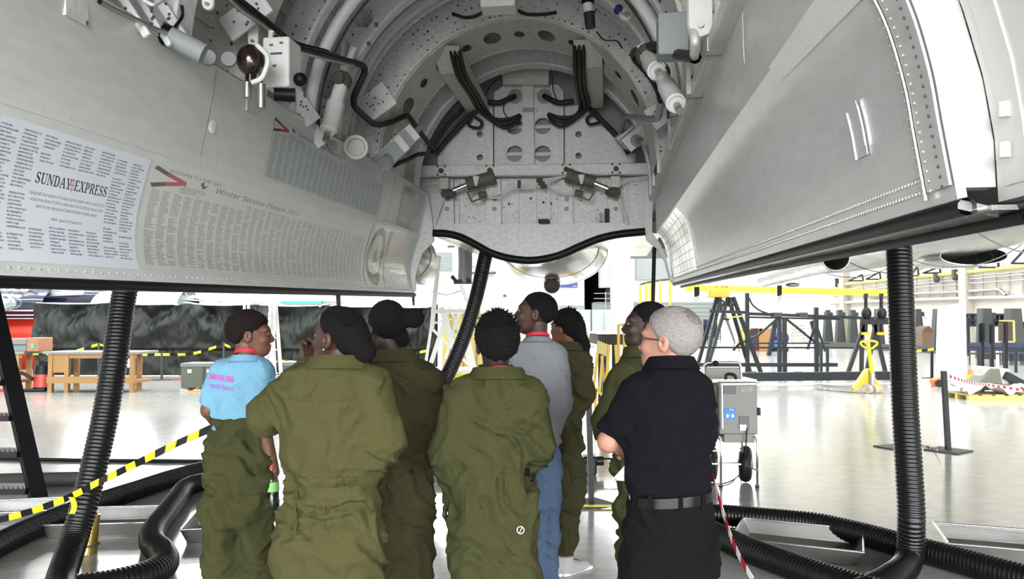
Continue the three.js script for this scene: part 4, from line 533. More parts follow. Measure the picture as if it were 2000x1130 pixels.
function person(o) {
  const base = P(o.x, 1100, o.d); base.y = 0; const g = new THREE.Group(); g.name = numbered('person'); g.position.copy(base); tag(g, o.label, 'person'); scene.add(g); roots.set(g, V3(0, 0, 0));
  const J = (px, py, dz = 0) => P(px, py, o.d - dz).sub(base), s = o.d / F;
  const rows = (tb) => tb.map(([py, l, r, dep]) => { const a = J(l, py), b = J(r, py); return { y: a.y, c: (a.x + b.x) / 2, w: (b.x - a.x) / 2, dep: dep || 0.62 }; }).sort((p, q) => p.y - q.y);
  const bulk = o.bulk || 1; if (o.waist) o.gy = J(o.x, o.waist).y;
  const torso = (R0) => (x, y, z) => {                                  // elliptical section read off the outline rows
    let i = 0; while (i < R0.length - 2 && y > R0[i + 1].y) i++; const a = R0[i], b = R0[i + 1], t = sstep(0, 1, clamp((y - a.y) / (b.y - a.y))), w = lerp(a.w, b.w, t), c = lerp(a.c, b.c, t), dp = w * lerp(a.dep, b.dep, t) * bulk;
    const k = Math.hypot((x - c) / w, (z - (o.zc || 0)) / dp); return Math.max((k - 1) * Math.min(w, dp) * 0.9, y - R0[R0.length - 1].y - 0.01, R0[0].y - y);
  };
  const arms = (o.arms || []).map((q) => q.map((p) => J(...p)));       // shoulder, elbow, wrist
  const fold = (x, y, z, amp) => { const wq = N3(x * 3, y * 2.2, z * 3 + o.x) * 0.12; const n = 1 - Math.abs(N3((x + wq) * 4.2 + y * 2.0, y * 6.5 + x * 3.4 + wq * 5, z * 4.2 + o.x * 0.1)), n2 = 1 - Math.abs(N3((x - wq) * 7 - y * 3.5, y * 10 - x * 4 + wq * 8, z * 7 + o.x * 0.3 + 7)), gather = o.gy ? 1 + 0.55 * Math.exp(-(((y - o.gy) / 0.09) ** 2)) : 1; return amp * gather * ((n - 0.62) * 1.9 + (n2 * n2 - 0.35) * 0.8 + N3(x * 3.1, y * 3.3 + o.x, z * 3) * 0.5); };
  const garment = (name, field, bounds, m, amp, label, cell = 0.012) => part(name, surfNet((x, y, z) => { const d = field(x, y, z); return Math.abs(d) < 0.05 ? d - fold(x, y, z, amp * (o.foldAt ? o.foldAt(y) : 1)) : d; }, bounds[0], bounds[1], cell), m, g, label);
  // clothing
  const B = (R0, extra, y0, y1) => { const xs = R0.flatMap((q) => [q.c - q.w, q.c + q.w]).concat(extra.flatMap((b) => [b[0].x - b[2], b[0].x + b[2], b[1].x - b[3], b[1].x + b[3]])), zs = extra.flatMap((b) => [b[0].z - b[2], b[0].z + b[2], b[1].z - b[3], b[1].z + b[3]]).concat([-0.24, 0.24]); return [[Math.min(...xs) - 0.05, y0, Math.min(...zs) - 0.05], [Math.max(...xs) + 0.05, y1, Math.max(...zs) + 0.05]]; };
  const legBones = (tb) => { const lo = tb[0], hip = o.hip ?? 0.86, cr = o.crotch ?? 0.72, r = lo.w * 0.52 * (o.legR || 1), out = []; for (const k of [-1, 1]) { const hx = lo.c + k * lo.w * 0.47, ax = (o.feet ? J(o.feet[k < 0 ? 0 : 1], 1100).x : hx + k * 0.01); out.push([V3(hx, cr + 0.06, 0), V3(lerp(hx, ax, 0.5), 0.46, -0.01), r, r * 0.92], [V3(lerp(hx, ax, 0.5), 0.46, -0.01), V3(ax, o.hem ?? 0.05, 0.0), r * 0.92, r * 0.86]); } return out; };
  const wearLegs = (tb, top, m, name, amp, lab) => { const R0 = rows(tb).filter((q) => q.y > (o.crotch ?? 0.72) - 0.08 || true), T = torso(R0), L = legBones(R0), f = (x, y, z) => { let d = T(x, y, z); let l = 9; for (let q = 0; q < 4; q += 2) l = Math.min(l, smin(cap(x, y, z, L[q]), cap(x, y, z, L[q + 1]), 0.05)); l = Math.max(l, (o.hem ?? 0.05) - y); return smin(d, l, 0.05); }; return garment(name, f, B(R0, L, -0.02, top + 0.03), m, amp, lab); };
  if (o.coverall) {
    const R0 = rows(o.rows), T = torso(R0), L = legBones(R0), ar = o.armR || 0.066, ab = arms.flatMap((a) => [[a[0], a[1], ar * 1.12, ar], [a[1], a[2], ar, ar * 0.8]]);
    const f = (x, y, z) => { let d = T(x, y, z); for (let q = 0; q < ab.length; q += 2) d = smin(d, smin(cap(x, y, z, ab[q]), cap(x, y, z, ab[q + 1]), 0.04), 0.045); let l = 9; for (let q = 0; q < 4; q += 2) l = Math.min(l, smin(cap(x, y, z, L[q]), cap(x, y, z, L[q + 1]), 0.05)); d = smin(d, Math.max(l, (o.hem ?? 0.05) - y), 0.05); return d; };
    const cv = garment('coverall', f, B(R0, ab.concat(L), -0.02, R0[R0.length - 1].y + 0.06), o.coverall, o.fold || 0.012);
    // collar, waist seam, back belt tab, pocket flap, shoulder strap: strips that lie on the cloth
    const top = R0[R0.length - 1], nk = o.neck ? J(...o.neck) : V3(top.c, top.y + 0.02, 0), cr = (o.collarR || 0.078);
    part('collar', sheet((u, v) => { const a = u * Math.PI * 2, k = cr * (1 + 0.24 * (1 - v)) + 0.004 * N3(Math.cos(a) * 2, Math.sin(a) * 2, v * 2 + o.x), z = Math.sin(a) * k * 0.95; return [nk.x + Math.cos(a) * k * 1.12, nk.y - 0.035 + v * (o.collarH || 0.055) + 0.012 * Math.sin(a), z + 0.01]; }, 36, 6, 0.006, [2, 0.3]), o.coverall, cv);
    const hug = (y0, x0, x1, h, lift, nm, m2 = o.coverall) => part(nm, sheet((u, v) => { const x = lerp(x0, x1, u), y = y0 + h * (v - 0.5); let z = 0.32; for (let k = 0; k < 60 && f(x, y, z) - fold(x, y, z, (o.fold || 0.012)) > 0; k++) z -= 0.006; return [x, y, z + lift]; }, 16, 3, 0.004), m2, cv);
    if (o.waist) { const y = J(o.x, o.waist).y, q = R0.reduce((a, b) => (Math.abs(b.y - y) < Math.abs(a.y - y) ? b : a)); hug(y, q.c - q.w * 0.8, q.c + q.w * 0.8, 0.034, 0.005, 'waistband'); hug(y + 0.005, q.c + q.w * 0.32, q.c + q.w * 0.72, 0.026, 0.013, 'belt_tab'); hug(y - 0.19, q.c - q.w * 0.02, q.c + q.w * 0.02, 0.3, 0.002, 'seat_seam'); hug(y - 0.12, q.c - q.w * 0.75, q.c - q.w * 0.66, 0.16, 0.006, 'pocket_welt'); hug(R0[R0.length - 3].y - 0.06, q.c - q.w * 0.85, q.c + q.w * 0.85, 0.008, 0.004, 'yoke_seam'); }
    if (o.emblem) { const e = J(...o.emblem); let z = 0.3; while (f(e.x, e.y, z) - fold(e.x, e.y, z, (o.fold || 0.012)) > 0.004 && z > 0) z -= 0.003; z += 0.002; part('hip_badge', [ring([e.x, e.y, z + 0.012], 0.014, 0.003, [0, 0.1, 1], 20), bar([e.x - 0.004, e.y - 0.01, z + 0.012], [e.x + 0.006, e.y + 0.01, z + 0.012], 0.004)], mat(C(0.34, 0.34, 0.28), 0.9), cv, 'small white round badge'); }
  }
  if (o.shirt) {
    const R0 = rows(o.rows), T = torso(R0), ar = o.armR || 0.058, ab = arms.map((a) => [a[0], a[0].clone().lerp(a[1], o.sleeve || 0.82), ar, ar * 1.04]);
    if ((o.sleeve || 0.82) >= 1) arms.forEach((a) => ab.push([a[1], a[2], ar, ar * 0.75]));
    const f = (x, y, z) => { let d = T(x, y, z); for (const b of ab) { const a = b[0], c = b[1], ax = c.clone().sub(a); let e = cap(x, y, z, b); if ((o.sleeve || 0.82) < 1) { const L = ax.length(); e = Math.max(e, ((x - a.x) * ax.x + (y - a.y) * ax.y + (z - a.z) * ax.z) / L - L); } d = smin(d, e, 0.04); } return d; };
    const sh = garment('shirt', f, B(R0, ab, R0[0].y - 0.04, R0[R0.length - 1].y + 0.07), o.shirt, o.fold || 0.009);
    const top = R0[R0.length - 1], nk = o.neck ? J(...o.neck) : V3(top.c, top.y + 0.02, 0), cr = o.collarR || 0.066;
    part('collar', sheet((u, v) => { const a = u * Math.PI * 2, k = cr * (1 + 0.3 * (1 - v)), z = Math.sin(a) * k; return [nk.x + Math.cos(a) * k * 1.08, nk.y - 0.03 + v * (o.collarH || 0.03) + 0.01 * Math.sin(a), z + 0.005]; }, 30, 4, 0.005), o.shirt, sh);
    if (o.print) { const [x0, y0, x1, y1, m2] = o.print, a = J(x0, y0), b = J(x1, y1); part('shirt_print', sheet((u, v) => { const x = lerp(a.x, b.x, u), y = lerp(b.y, a.y, v) - 0.02 * u; let z = 0.3; while (f(x, y, z) - fold(x, y, z, o.fold || 0.009) > 0 && z > -0.2) z -= 0.003; return [x, y, z + 0.006]; }, 24, 10, 0), m2, sh, 'magenta lettering'); }
    o._f = f;
  }
  if (o.trousers) { const tr = wearLegs(o.legRows, rows(o.legRows).slice(-1)[0].y, o.trousers, 'trousers', o.legFold || 0.011);
    if (o.belt) { const q = rows(o.legRows).slice(-1)[0], y = q.y - 0.012; const bg = sheet((u, v) => { const a = u * Math.PI * 2; return [q.c + Math.cos(a) * (q.w + 0.008), y + (v - 0.5) * 0.036 + 0.012 * Math.cos(a), Math.sin(a) * (q.w * q.dep + 0.012)]; }, 50, 2, 0.004); const bl = part('belt', bg, mat(C(0.004, 0.004, 0.005), 0.22, { specularIntensity: 0.5 }), g, 'shiny black leather belt'); for (const a of [0.9, 1.5, 2.2]) part('belt_loop', box(q.c + Math.cos(a) * (q.w + 0.014) - 0.007, y - 0.026, Math.sin(a) * (q.w * q.dep + 0.02) - 0.004, q.c + Math.cos(a) * (q.w + 0.014) + 0.007, y + 0.026, Math.sin(a) * (q.w * q.dep + 0.02) + 0.004), o.trousers, tr); } }
  // body: head, neck, core, arms and hands as one surface
  const hc = J(...o.head), hs = o.headS || 1, hy = (o.headYaw || 0) * Math.PI / 180, hp = (o.headPitch || 0) * Math.PI / 180;
  const hm = new THREE.Matrix4().compose(hc, new THREE.Quaternion().setFromEuler(new THREE.Euler(hp, hy, (o.headRoll || 0) * Math.PI / 180, 'YXZ')), V3(hs, hs, hs));
  const hf = headField(o), hg = surfNet(hf, [-0.105, -0.125, -0.13], [0.105, 0.13, 0.125], 0.0046).applyMatrix4(hm);
  const topR = rows(o.rows).slice(-1)[0], nkB = V3(topR.c, topR.y - 0.04, -0.008), core = [[V3(0, -0.05, 0.022).applyMatrix4(hm), nkB, 0.052 * hs, 0.046], [nkB, V3(topR.c, 0.95, -0.02), 0.04, 0.04]];
  arms.forEach((a) => core.push([V3(lerp(nkB.x, a[0].x, 0.6), a[0].y - 0.03, -0.01), a[0], 0.03, 0.036], [a[0], a[1], 0.043, 0.037], [a[1], a[2], 0.038, 0.026]));
  const cf = (x, y, z) => { let d = 9; for (const b of core) d = smin(d, cap(x, y, z, b), 0.025); return d; }, cb = capsBounds(core, 0.02), geos = [hg, surfNet(cf, cb[0], cb[1], 0.011)];
  arms.forEach((a, i) => { const hd = (o.hands && o.hands[i]) || {}; const dir = hd.dir ? V3(...hd.dir) : a[2].clone().sub(a[1]).normalize(), bones = handBones(a[2], dir, V3(...(hd.palm || [0, 0, 1])), hd.side ?? (i ? -1 : 1), hd.curl ?? 0.35, 1, hd.size || 1); const hb = capsBounds(bones, 0.012), hfn = (x, y, z) => { let d = 9; for (let q = 0; q < bones.length; q++) d = smin(d, cap(x, y, z, bones[q]), 0.008); return d; }; geos.push(surfNet(hfn, hb[0], hb[1], 0.004)); });
  part('body', geos, o.skin, g);
  for (const k of [-1, 1]) { const e = part('eye', ball(V3(k * 0.031, 0.004, -0.0835), 0.0102, 1, 0.8, 1, 10).applyMatrix4(hm), M.eye, g); part('iris', ball(V3(k * 0.032, 0.004, -0.0915), 0.0055, 1, 1, 0.8, 8).applyMatrix4(hm), M.iris, e); part('eyebrow', ball(V3(k * 0.032, 0.026, -0.0905), 0.012, 1.4, 0.25, 0.4, 8).applyMatrix4(hm), o.hairMat, g); }
  part('lips', [ball([0, -0.0585, -0.099], 0.02, 0.85, 0.22, 0.28, 12).applyMatrix4(hm), ball([0, -0.071, -0.0955], 0.018, 0.85, 0.28, 0.3, 12).applyMatrix4(hm)], o.lips || o.skin, g);
  // hair
  const hh = o.hair, f0 = hairField(hh), extra = hh.extra || []; const hf2 = (x, y, z) => { let d = f0(x, y, z); for (const b of extra) d = smin(d, cap(x, y, z, b) - (hh.amp ?? 0.004) * N3(x * 70, y * 70, z * 70), hh.k || 0.02); return d; }; const eb = extra.length ? capsBounds(extra, 0.02) : [[0, 0, 0], [0, 0, 0]];
  const hb2 = [[Math.min(-0.125, eb[0][0]), Math.min(-0.13, eb[0][1]), Math.min(-0.135, eb[0][2])], [Math.max(0.125, eb[1][0]), Math.max(0.155, eb[1][1]), Math.max(0.145, eb[1][2])]];
  const hair = part('hair', surfNet(hf2, hb2[0], hb2[1], 0.0055).applyMatrix4(hm), o.hairMat, g, hh.label);
  if (hh.tufts) { const list = []; for (let i = 0; i < hh.tufts; i++) { const a = R(0, 6.28), e = R(0.35, 1.5), dir = V3(Math.cos(a) * Math.cos(e), Math.sin(e), Math.sin(a) * Math.cos(e) * 0.9 + 0.15), p = V3(dir.x * (0.074 + hh.th), 0.03 + dir.y * (0.088 + hh.th), 0.018 + dir.z * (0.098 + hh.th)); list.push(cyl(p.clone().multiplyScalar(0.95), p.clone().addScaledVector(dir, R(0.004, 0.016)).add(V3(R(-0.008, 0.008), R(-0.002, 0.008), R(-0.008, 0.008))), 0.006, 0.001, 5)); } const tf = part('hair_tufts', join(list).applyMatrix4(hm), o.hairMat, hair); tf.userData.kind = 'stuff'; }
  if (hh.rows) { for (let i = 0; i < hh.rows; i++) { const a = -0.06 + i * 0.017, pts = [...Array(7)].map((_, k) => { const b = lerp(-0.75, 1.15, k / 6), x0 = hh.rowSide * (0.030 + i * 0.0068); return V3(x0, 0.03 + Math.sqrt(Math.max(0.02, 1 - (x0 / 0.09) ** 2)) * 0.1045 * Math.cos(b), 0.018 + 0.1125 * Math.sin(b) * Math.sqrt(Math.max(0.02, 1 - (x0 / 0.095) ** 2))); }); part('cornrow', tube(pts, 0.0045, 6, 3).applyMatrix4(hm), o.hairMat, hair); } }
  if (o.earring) for (const k of o.earring) part('earring', ball(V3(k * 0.084, -0.043, 0.006), 0.005, 1, 1, 1, 10).applyMatrix4(hm), M.chrome, g, 'small bright stud earring');
  if (o.lanyard) { const [px, py] = o.lanyard, c = J(px, py), w = o.lanyardR || 0.066; part('lanyard', sheet((u, v) => { const a = lerp(-0.25, Math.PI + 0.25, u); return [c.x + Math.cos(a) * w, c.y + (v - 0.5) * 0.018 - 0.02 * (1 - Math.sin(a)), Math.sin(a) * w * 0.98 + 0.008]; }, 20, 2, 0.003), M.lanyard, g, 'red neck lanyard'); }
  if (o.glasses) { const gl = part('glasses', [...[-1, 1].flatMap((k) => [ring(V3(k * 0.033, 0.002, -0.103), 0.021, 0.002, [0, 0, 1], 18), cyl(V3(k * 0.056, 0.008, -0.1), V3(k * 0.083, 0.004, 0.0), 0.0024), cyl(V3(k * 0.083, 0.004, 0.0), V3(k * 0.081, -0.018, 0.03), 0.0024)]), cyl(V3(-0.012, 0.005, -0.106), V3(0.012, 0.005, -0.106), 0.002)].map((q) => q.applyMatrix4(hm)), mat(C(0.05, 0.03, 0.02), 0.3), g, 'thin brown spectacles'); for (const k of [-1, 1]) part('lens', cyl(V3(k * 0.033, 0.002, -0.1035), V3(k * 0.033, 0.002, -0.1025), 0.02, 0.02, 18).applyMatrix4(hm), M.glass, gl); }
  // shoes
  { const R0 = rows(o.legRows || o.rows), lo = R0[0], ya = (o.footYaw || 0) * Math.PI / 180; for (const k of [-1, 1]) { const ax = o.feet ? J(o.feet[k < 0 ? 0 : 1], 1100).x : lo.c + k * (lo.w * 0.47 + 0.01); let sg = shoeCache.get('s'); if (!sg) { sg = surfNet((x, y, z) => { let d = smin(ell(x, y, z, 0, 0.045, 0.03, 0.042, 0.055, 0.07), ell(x, y, z, 0, 0.025, -0.085, 0.047, 0.045, 0.10), 0.05); d = smin(d, cap(x, y, z, [V3(0, 0.05, 0.03), V3(0, 0.12, 0.03), 0.04, 0.042]), 0.03); return Math.max(d, 0.004 - y, y - 0.12); }, [-0.08, -0.01, -0.22], [0.08, 0.14, 0.13], 0.009); shoeCache.set('s', sg); } const place = (q) => q.rotateY(ya).translate(ax, 0, 0.02); const sh = part('shoe', place(sg.clone()), o.shoe || M.shoeDark, g, o.shoe === M.shoe ? 'white canvas shoe' : undefined); part('sole', place(new RoundedBoxGeometry(0.085, 0.022, 0.27, 2, 0.01).translate(0, 0.012, -0.05)), o.shoe === M.shoe ? M.white : M.rubber, sh); if (o.shoe === M.shoe) for (let q = 0; q < 4; q++) part('lace', place(cyl([-0.022, 0.085 - q * 0.008, -0.045 - q * 0.02], [0.022, 0.083 - q * 0.008, -0.05 - q * 0.02], 0.003, 0.003, 6)), M.slate, sh); } }
  g.userData.J = undefined; return { g, J, base };
}
const shirtPrint = canvasMat(512, 256, (c, w, h) => { c.fillStyle = '#8fc0e4'; c.clearRect(0, 0, w, h); c.fillStyle = '#c2279a'; c.font = 'bold 96px sans-serif'; c.save(); c.translate(6, 100); c.scale(0.86, 1); c.fillText('845 65 555', 0, 0); c.restore(); c.fillStyle = '#a05ab8'; c.font = '84px sans-serif'; c.save(); c.translate(6, 205); c.scale(0.92, 1); c.fillText('rpodulteers', 0, 0); c.restore(); }, { transparent: true, alphaTest: 0.4, roughness: 0.9 });
const boy = person({ x: 470, d: 3.75, label: 'person in sky blue polo shirt and olive trousers holding a water bottle', head: [490, 653, 0], headYaw: -72, headS: 0.93, skin: M.skinMid, hairMat: M.hairBrown, hair: { th: 0.016, nape: -0.05, side: 0.0, front: 0.05, amp: 0.003, fr: 120 },
  shirt: M.skyBlue, sleeve: 0.86, armR: 0.052, fold: 0.007, rows: [[700, 452, 512, 0.8], [712, 436, 520, 0.7], [735, 422, 520], [770, 418, 512], [810, 416, 508], [842, 414, 510]], arms: [[[432, 722], [409, 800, -0.02], [430, 838, -0.24]], [[512, 724], [510, 818, 0.02], [536, 922, 0.0]]], hands: [{}, { dir: [0.05, -1, -0.1], palm: [-1, 0, 0.2], curl: 0.75, side: 1 }], neck: [482, 696], collarH: 0.03, collarR: 0.06, print: [416, 722, 480, 762, shirtPrint], lanyard: [484, 682], lanyardR: 0.056,
  trousers: M.oliveGreen, legRows: [[822, 416, 512, 0.66], [860, 412, 520], [900, 408, 526], [960, 404, 530], [1010, 402, 532]], crotch: 0.66, legFold: 0.018, feet: [430, 505] });
person({ x: 645, d: 3.0, label: 'person in olive coverall with cornrow hair and a hand raised to the chin', head: [660, 660, -0.02], headYaw: 62, headPitch: 6, headS: 0.98, skin: M.skinDark, hairMat: M.hairBlack, hair: { th: 0.012, nape: -0.07, side: 0.012, front: 0.058, amp: 0.003, fr: 110, rows: 7, rowSide: -1, extra: [[V3(0, -0.01, 0.1), V3(0.0, -0.035, 0.135), 0.06, 0.05]], k: 0.03 }, earring: [-1, 1],
  coverall: M.olive, rows: [[705, 612, 706, 0.85], [722, 588, 728, 0.7], [745, 566, 742], [790, 556, 748], [850, 556, 742], [900, 562, 732], [930, 566, 726], [980, 553, 736], [1030, 545, 742], [1080, 541, 742], [1130, 539, 738]], arms: [[[583, 752], [521, 808, -0.04], [600, 716, -0.2]], [[726, 758], [752, 862, 0.0], [722, 898, -0.24]]], hands: [{ dir: [0.05, 1, 0.05], palm: [0.6, 0, 0.6], curl: 0.7, side: 1 }], neck: [662, 705], collarR: 0.09, collarH: 0.05, waist: 930, crotch: 0.70, fold: 0.0135, feet: [585, 690] });
person({ x: 790, d: 3.6, label: 'person in dark olive coverall with hair tied in a round bun', head: [754, 640, 0], headYaw: 28, skin: M.skinDeep, hairMat: M.hairBlack, hair: { th: 0.014, nape: -0.06, side: -0.0, front: 0.06, amp: 0.004, fr: 80, extra: [[V3(0.075, 0.045, 0.085), V3(0.10, 0.045, 0.105), 0.042, 0.046], [V3(0.05, -0.04, 0.07), V3(0.06, -0.06, 0.06), 0.035, 0.03]], k: 0.012 },
  coverall: M.oliveDark, rows: [[693, 738, 812, 0.85], [708, 728, 832, 0.7], [735, 722, 846], [790, 724, 850], [850, 736, 850], [910, 742, 842], [960, 738, 842], [1040, 735, 840], [1130, 735, 838]], arms: [[[740, 745], [730, 850, -0.05], [760, 870, -0.25]], [[836, 742], [852, 850, 0.02], [825, 890, -0.22]]], neck: [766, 694], collarR: 0.09, waist: 915, crotch: 0.68, lanyard: [765, 690], lanyardR: 0.074, fold: 0.0125, feet: [760, 812] });
person({ x: 960, d: 3.3, label: 'person in olive coverall with short spiky hair and a small badge on the hip', head: [970, 672, 0], headYaw: 10, headS: 1.02, skin: M.skinDeep, hairMat: M.hairBlack, hair: { th: 0.02, nape: -0.1, side: -0.02, front: 0.06, amp: 0.006, fr: 60, tufts: 260 }, earring: [-1],
  coverall: M.oliveGreen, rows: [[722, 932, 1004, 0.85], [738, 908, 1026, 0.7], [765, 890, 1044], [810, 884, 1050], [860, 888, 1046], [890, 892, 1036], [914, 894, 1030], [960, 886, 1042], [1010, 884, 1047], [1060, 883, 1047], [1130, 882, 1044]], arms: [[[899, 778], [876, 880, 0.0], [888, 968, -0.12]], [[1036, 778], [1052, 868, 0.0], [1030, 905, -0.24]]], neck: [972, 726], collarR: 0.09, collarH: 0.05, waist: 914, crotch: 0.70, lanyard: [980, 716], lanyardR: 0.07, emblem: [1016, 1018], fold: 0.0135, feet: [918, 1010] });
const tall = person({ x: 1050, d: 4.2, label: 'tall person in grey shirt and blue jeans with a red lanyard', head: [1046, 612, 0], headYaw: 78, headPitch: 8, skin: M.skinDark, hairMat: M.hairBlack, hair: { th: 0.0045, nape: -0.05, side: 0.0, front: 0.062, amp: 0.0015, fr: 140 },
  shirt: M.greyShirt, sleeve: 1.0, armR: 0.06, fold: 0.006, rows: [[660, 1030, 1074, 0.85], [670, 1014, 1086, 0.7], [690, 1004, 1096], [730, 1004, 1101], [790, 1018, 1098], [840, 1030, 1094], [874, 1040, 1097]], arms: [[[1012, 694], [1000, 780, -0.05], [1032, 812, -0.22]], [[1088, 694], [1094, 785, 0.03], [1072, 858, 0.11]]], hands: [{}, { dir: [-0.2, -1, 0], palm: [-1, 0, 0.1], curl: 0.7, side: 1 }], neck: [1050, 659], collarH: 0.026, collarR: 0.062, lanyard: [1050, 650], lanyardR: 0.062,
  trousers: M.denim, legRows: [[868, 1042, 1095, 0.8], [910, 1040, 1094, 0.8], [960, 1042, 1092, 0.8], [985, 1042, 1092, 0.8]], crotch: 0.78, legFold: 0.009, feet: [1057, 1078], legR: 1.05 });
person({ x: 1114, d: 5.1, label: 'person in dark coverall with long braided hair and white canvas shoes', head: [1104, 640, 0], headYaw: 50, headS: 0.98, skin: M.skinMid, hairMat: M.hairBlack, hair: { th: 0.018, nape: -0.1, side: -0.01, front: 0.05, amp: 0.005, fr: 70, tufts: 60, extra: [[V3(0.02, 0.0, 0.09), V3(0.06, -0.12, 0.10), 0.05, 0.045], [V3(0.06, -0.12, 0.10), V3(0.09, -0.26, 0.06), 0.045, 0.04], [V3(0.09, -0.26, 0.06), V3(0.10, -0.42, 0.02), 0.04, 0.028]], k: 0.03, label: 'long black braids down the back' },
  coverall: M.oliveDark, rows: [[674, 1092, 1130, 0.9], [684, 1086, 1136, 0.8], [710, 1084, 1142, 0.75], [780, 1092, 1140, 0.75], [840, 1094, 1136, 0.8], [900, 1088, 1140, 0.8], [980, 1090, 1138, 0.8]], arms: [[[1092, 708], [1088, 780, -0.04], [1100, 830, -0.2]], [[1134, 708], [1142, 768, 0.0], [1122, 808, -0.2]]], neck: [1108, 676], collarR: 0.085, waist: 840, crotch: 0.62, hem: 0.09, shoe: M.shoe, footYaw: -48, feet: [1102, 1112], legR: 1.25, fold: 0.014 });
person({ x: 1245, d: 3.75, label: 'person in olive coverall standing behind the white haired visitor', head: [1262, 636, 0], headYaw: 80, headPitch: 4, skin: M.skinDeep, hairMat: M.hairBlack, hair: { th: 0.004, nape: -0.05, side: 0.0, front: 0.056, amp: 0.0015, fr: 140 },
  coverall: M.oliveGreen, rows: [[684, 1232, 1290, 0.85], [700, 1222, 1300, 0.75], [730, 1208, 1310], [800, 1202, 1312], [870, 1200, 1308], [940, 1198, 1306], [1040, 1208, 1306], [1130, 1216, 1306]], arms: [[[1220, 742], [1186, 832, -0.02], [1215, 868, -0.22]], [[1305, 742], [1318, 840, 0], [1290, 880, -0.22]]], neck: [1260, 686], collarR: 0.085, waist: 905, crotch: 0.7, fold: 0.014, feet: [1235, 1285] });
const elder = person({ x: 1305, d: 2.9, label: 'white haired person in black polo shirt and trousers with arms folded', head: [1306, 665, 0], headYaw: 56, headPitch: 2, headS: 1.03, skin: M.skinLight, hairMat: M.hairWhite, lips: mat(C(0.5, 0.22, 0.17), 0.5), hair: { th: 0.011, nape: -0.088, side: -0.02, front: 0.07, amp: 0.003, fr: 120 }, glasses: true,
  shirt: M.blackShirt, sleeve: 0.86, armR: 0.064, fold: 0.008, rows: [[706, 1276, 1350, 0.85], [718, 1258, 1362, 0.75], [745, 1238, 1378, 0.68], [790, 1224, 1388, 0.68], [850, 1220, 1392, 0.68], [910, 1222, 1392, 0.68], [950, 1226, 1390, 0.68], [966, 1232, 1388, 0.68]], arms: [[[1244, 768], [1188, 862, -0.05], [1268, 880, -0.24]], [[1362, 768], [1368, 880, -0.1], [1262, 872, -0.27]]], hands: [{ curl: 0.5 }, { dir: [-1, -0.02, 0.15], palm: [0, 0, 1], curl: 0.5, side: -1 }], neck: [1310, 706], collarR: 0.075, collarH: 0.045,
  trousers: M.blackTrouser, belt: true, legRows: [[962, 1234, 1386, 0.7], [1000, 1226, 1392, 0.7], [1060, 1222, 1395, 0.7], [1130, 1220, 1396, 0.7]], crotch: 0.74, legFold: 0.009, feet: [1262, 1352] });
part('bald_patch', surfNet((x, y, z) => Math.max(ell(x, y, z, 0, 0.03, 0.018, 0.0875, 0.1015, 0.1115) - 0.002 * N3(x * 120, y * 120, z * 120), Math.hypot(x + 0.0, y - 0.085, z - 0.085) - 0.044 + 0.012 * N3(x * 55, y * 55, z * 55)), [-0.06, 0.03, 0.02], [0.06, 0.14, 0.14], 0.004).applyMatrix4(new THREE.Matrix4().compose(elder.J(1306, 665, 0), new THREE.Quaternion().setFromEuler(new THREE.Euler(0.03, 56 * Math.PI / 180, 0, 'YXZ')), V3(1.03, 1.03, 1.03))), M.hairGrey, elder.g, 'darker thinning crown');
// things the people hold
{
  const bottle = (p, ti, label) => { const b = thing('water_bottle', label, 'bottle', p); const prof = [[0.001, 0], [0.026, 0], [0.031, 0.012], [0.031, 0.05], [0.028, 0.056], [0.031, 0.062], [0.031, 0.13], [0.024, 0.155], [0.013, 0.175], [0.012, 0.19]].map((q) => new THREE.Vector2(...q)); const q = (g) => g.rotateZ(ti).translate(p.x, p.y, p.z); part('bottle_body', q(new THREE.LatheGeometry(prof, 24)), M.glass, b); part('water', q(new THREE.LatheGeometry([[0.001, 0.004], [0.024, 0.004], [0.0285, 0.014], [0.0285, 0.09], [0.001, 0.09]].map((v) => new THREE.Vector2(...v)), 20)), mat(C(0.8, 0.92, 0.95), 0.04, { transmission: 1, thickness: 0.05, ior: 1.33 }), b); part('bottle_label', q(new THREE.CylinderGeometry(0.0316, 0.0316, 0.045, 24, 1, true).translate(0, 0.105, 0)), mat(C(0.16, 0.42, 0.12), 0.5), b, 'green label'); part('bottle_cap', q(new THREE.CylinderGeometry(0.015, 0.015, 0.016, 18).translate(0, 0.196, 0)), mat(C(0.45, 0.02, 0.08), 0.5), b, 'dark red cap'); return b; };
  bottle(boy.J(534, 992, 0.02).add(boy.base), 0.06, 'clear water bottle with green label held by the person in sky blue'); bottle(tall.J(1063, 912, 0.12).add(tall.base), 0.0, 'clear water bottle with green label held beside the blue jeans');
  const pp = elder.J(1214, 912, -0.22).add(elder.base); const pa = thing('folded_paper', 'white folded paper tucked under folded arms', 'paper', pp); for (const k of [0, 1]) part('sheet', slab([[-0.03, -0.05], [0.06, -0.055], [0.07, 0.07], [0.04, 0.05]], -0.001, 0.001).rotateZ(k * 0.2 - 0.1).rotateY(-0.2 - 0.3 * k).translate(pp.x, pp.y, pp.z + k * 0.01), M.paper, pa);
}

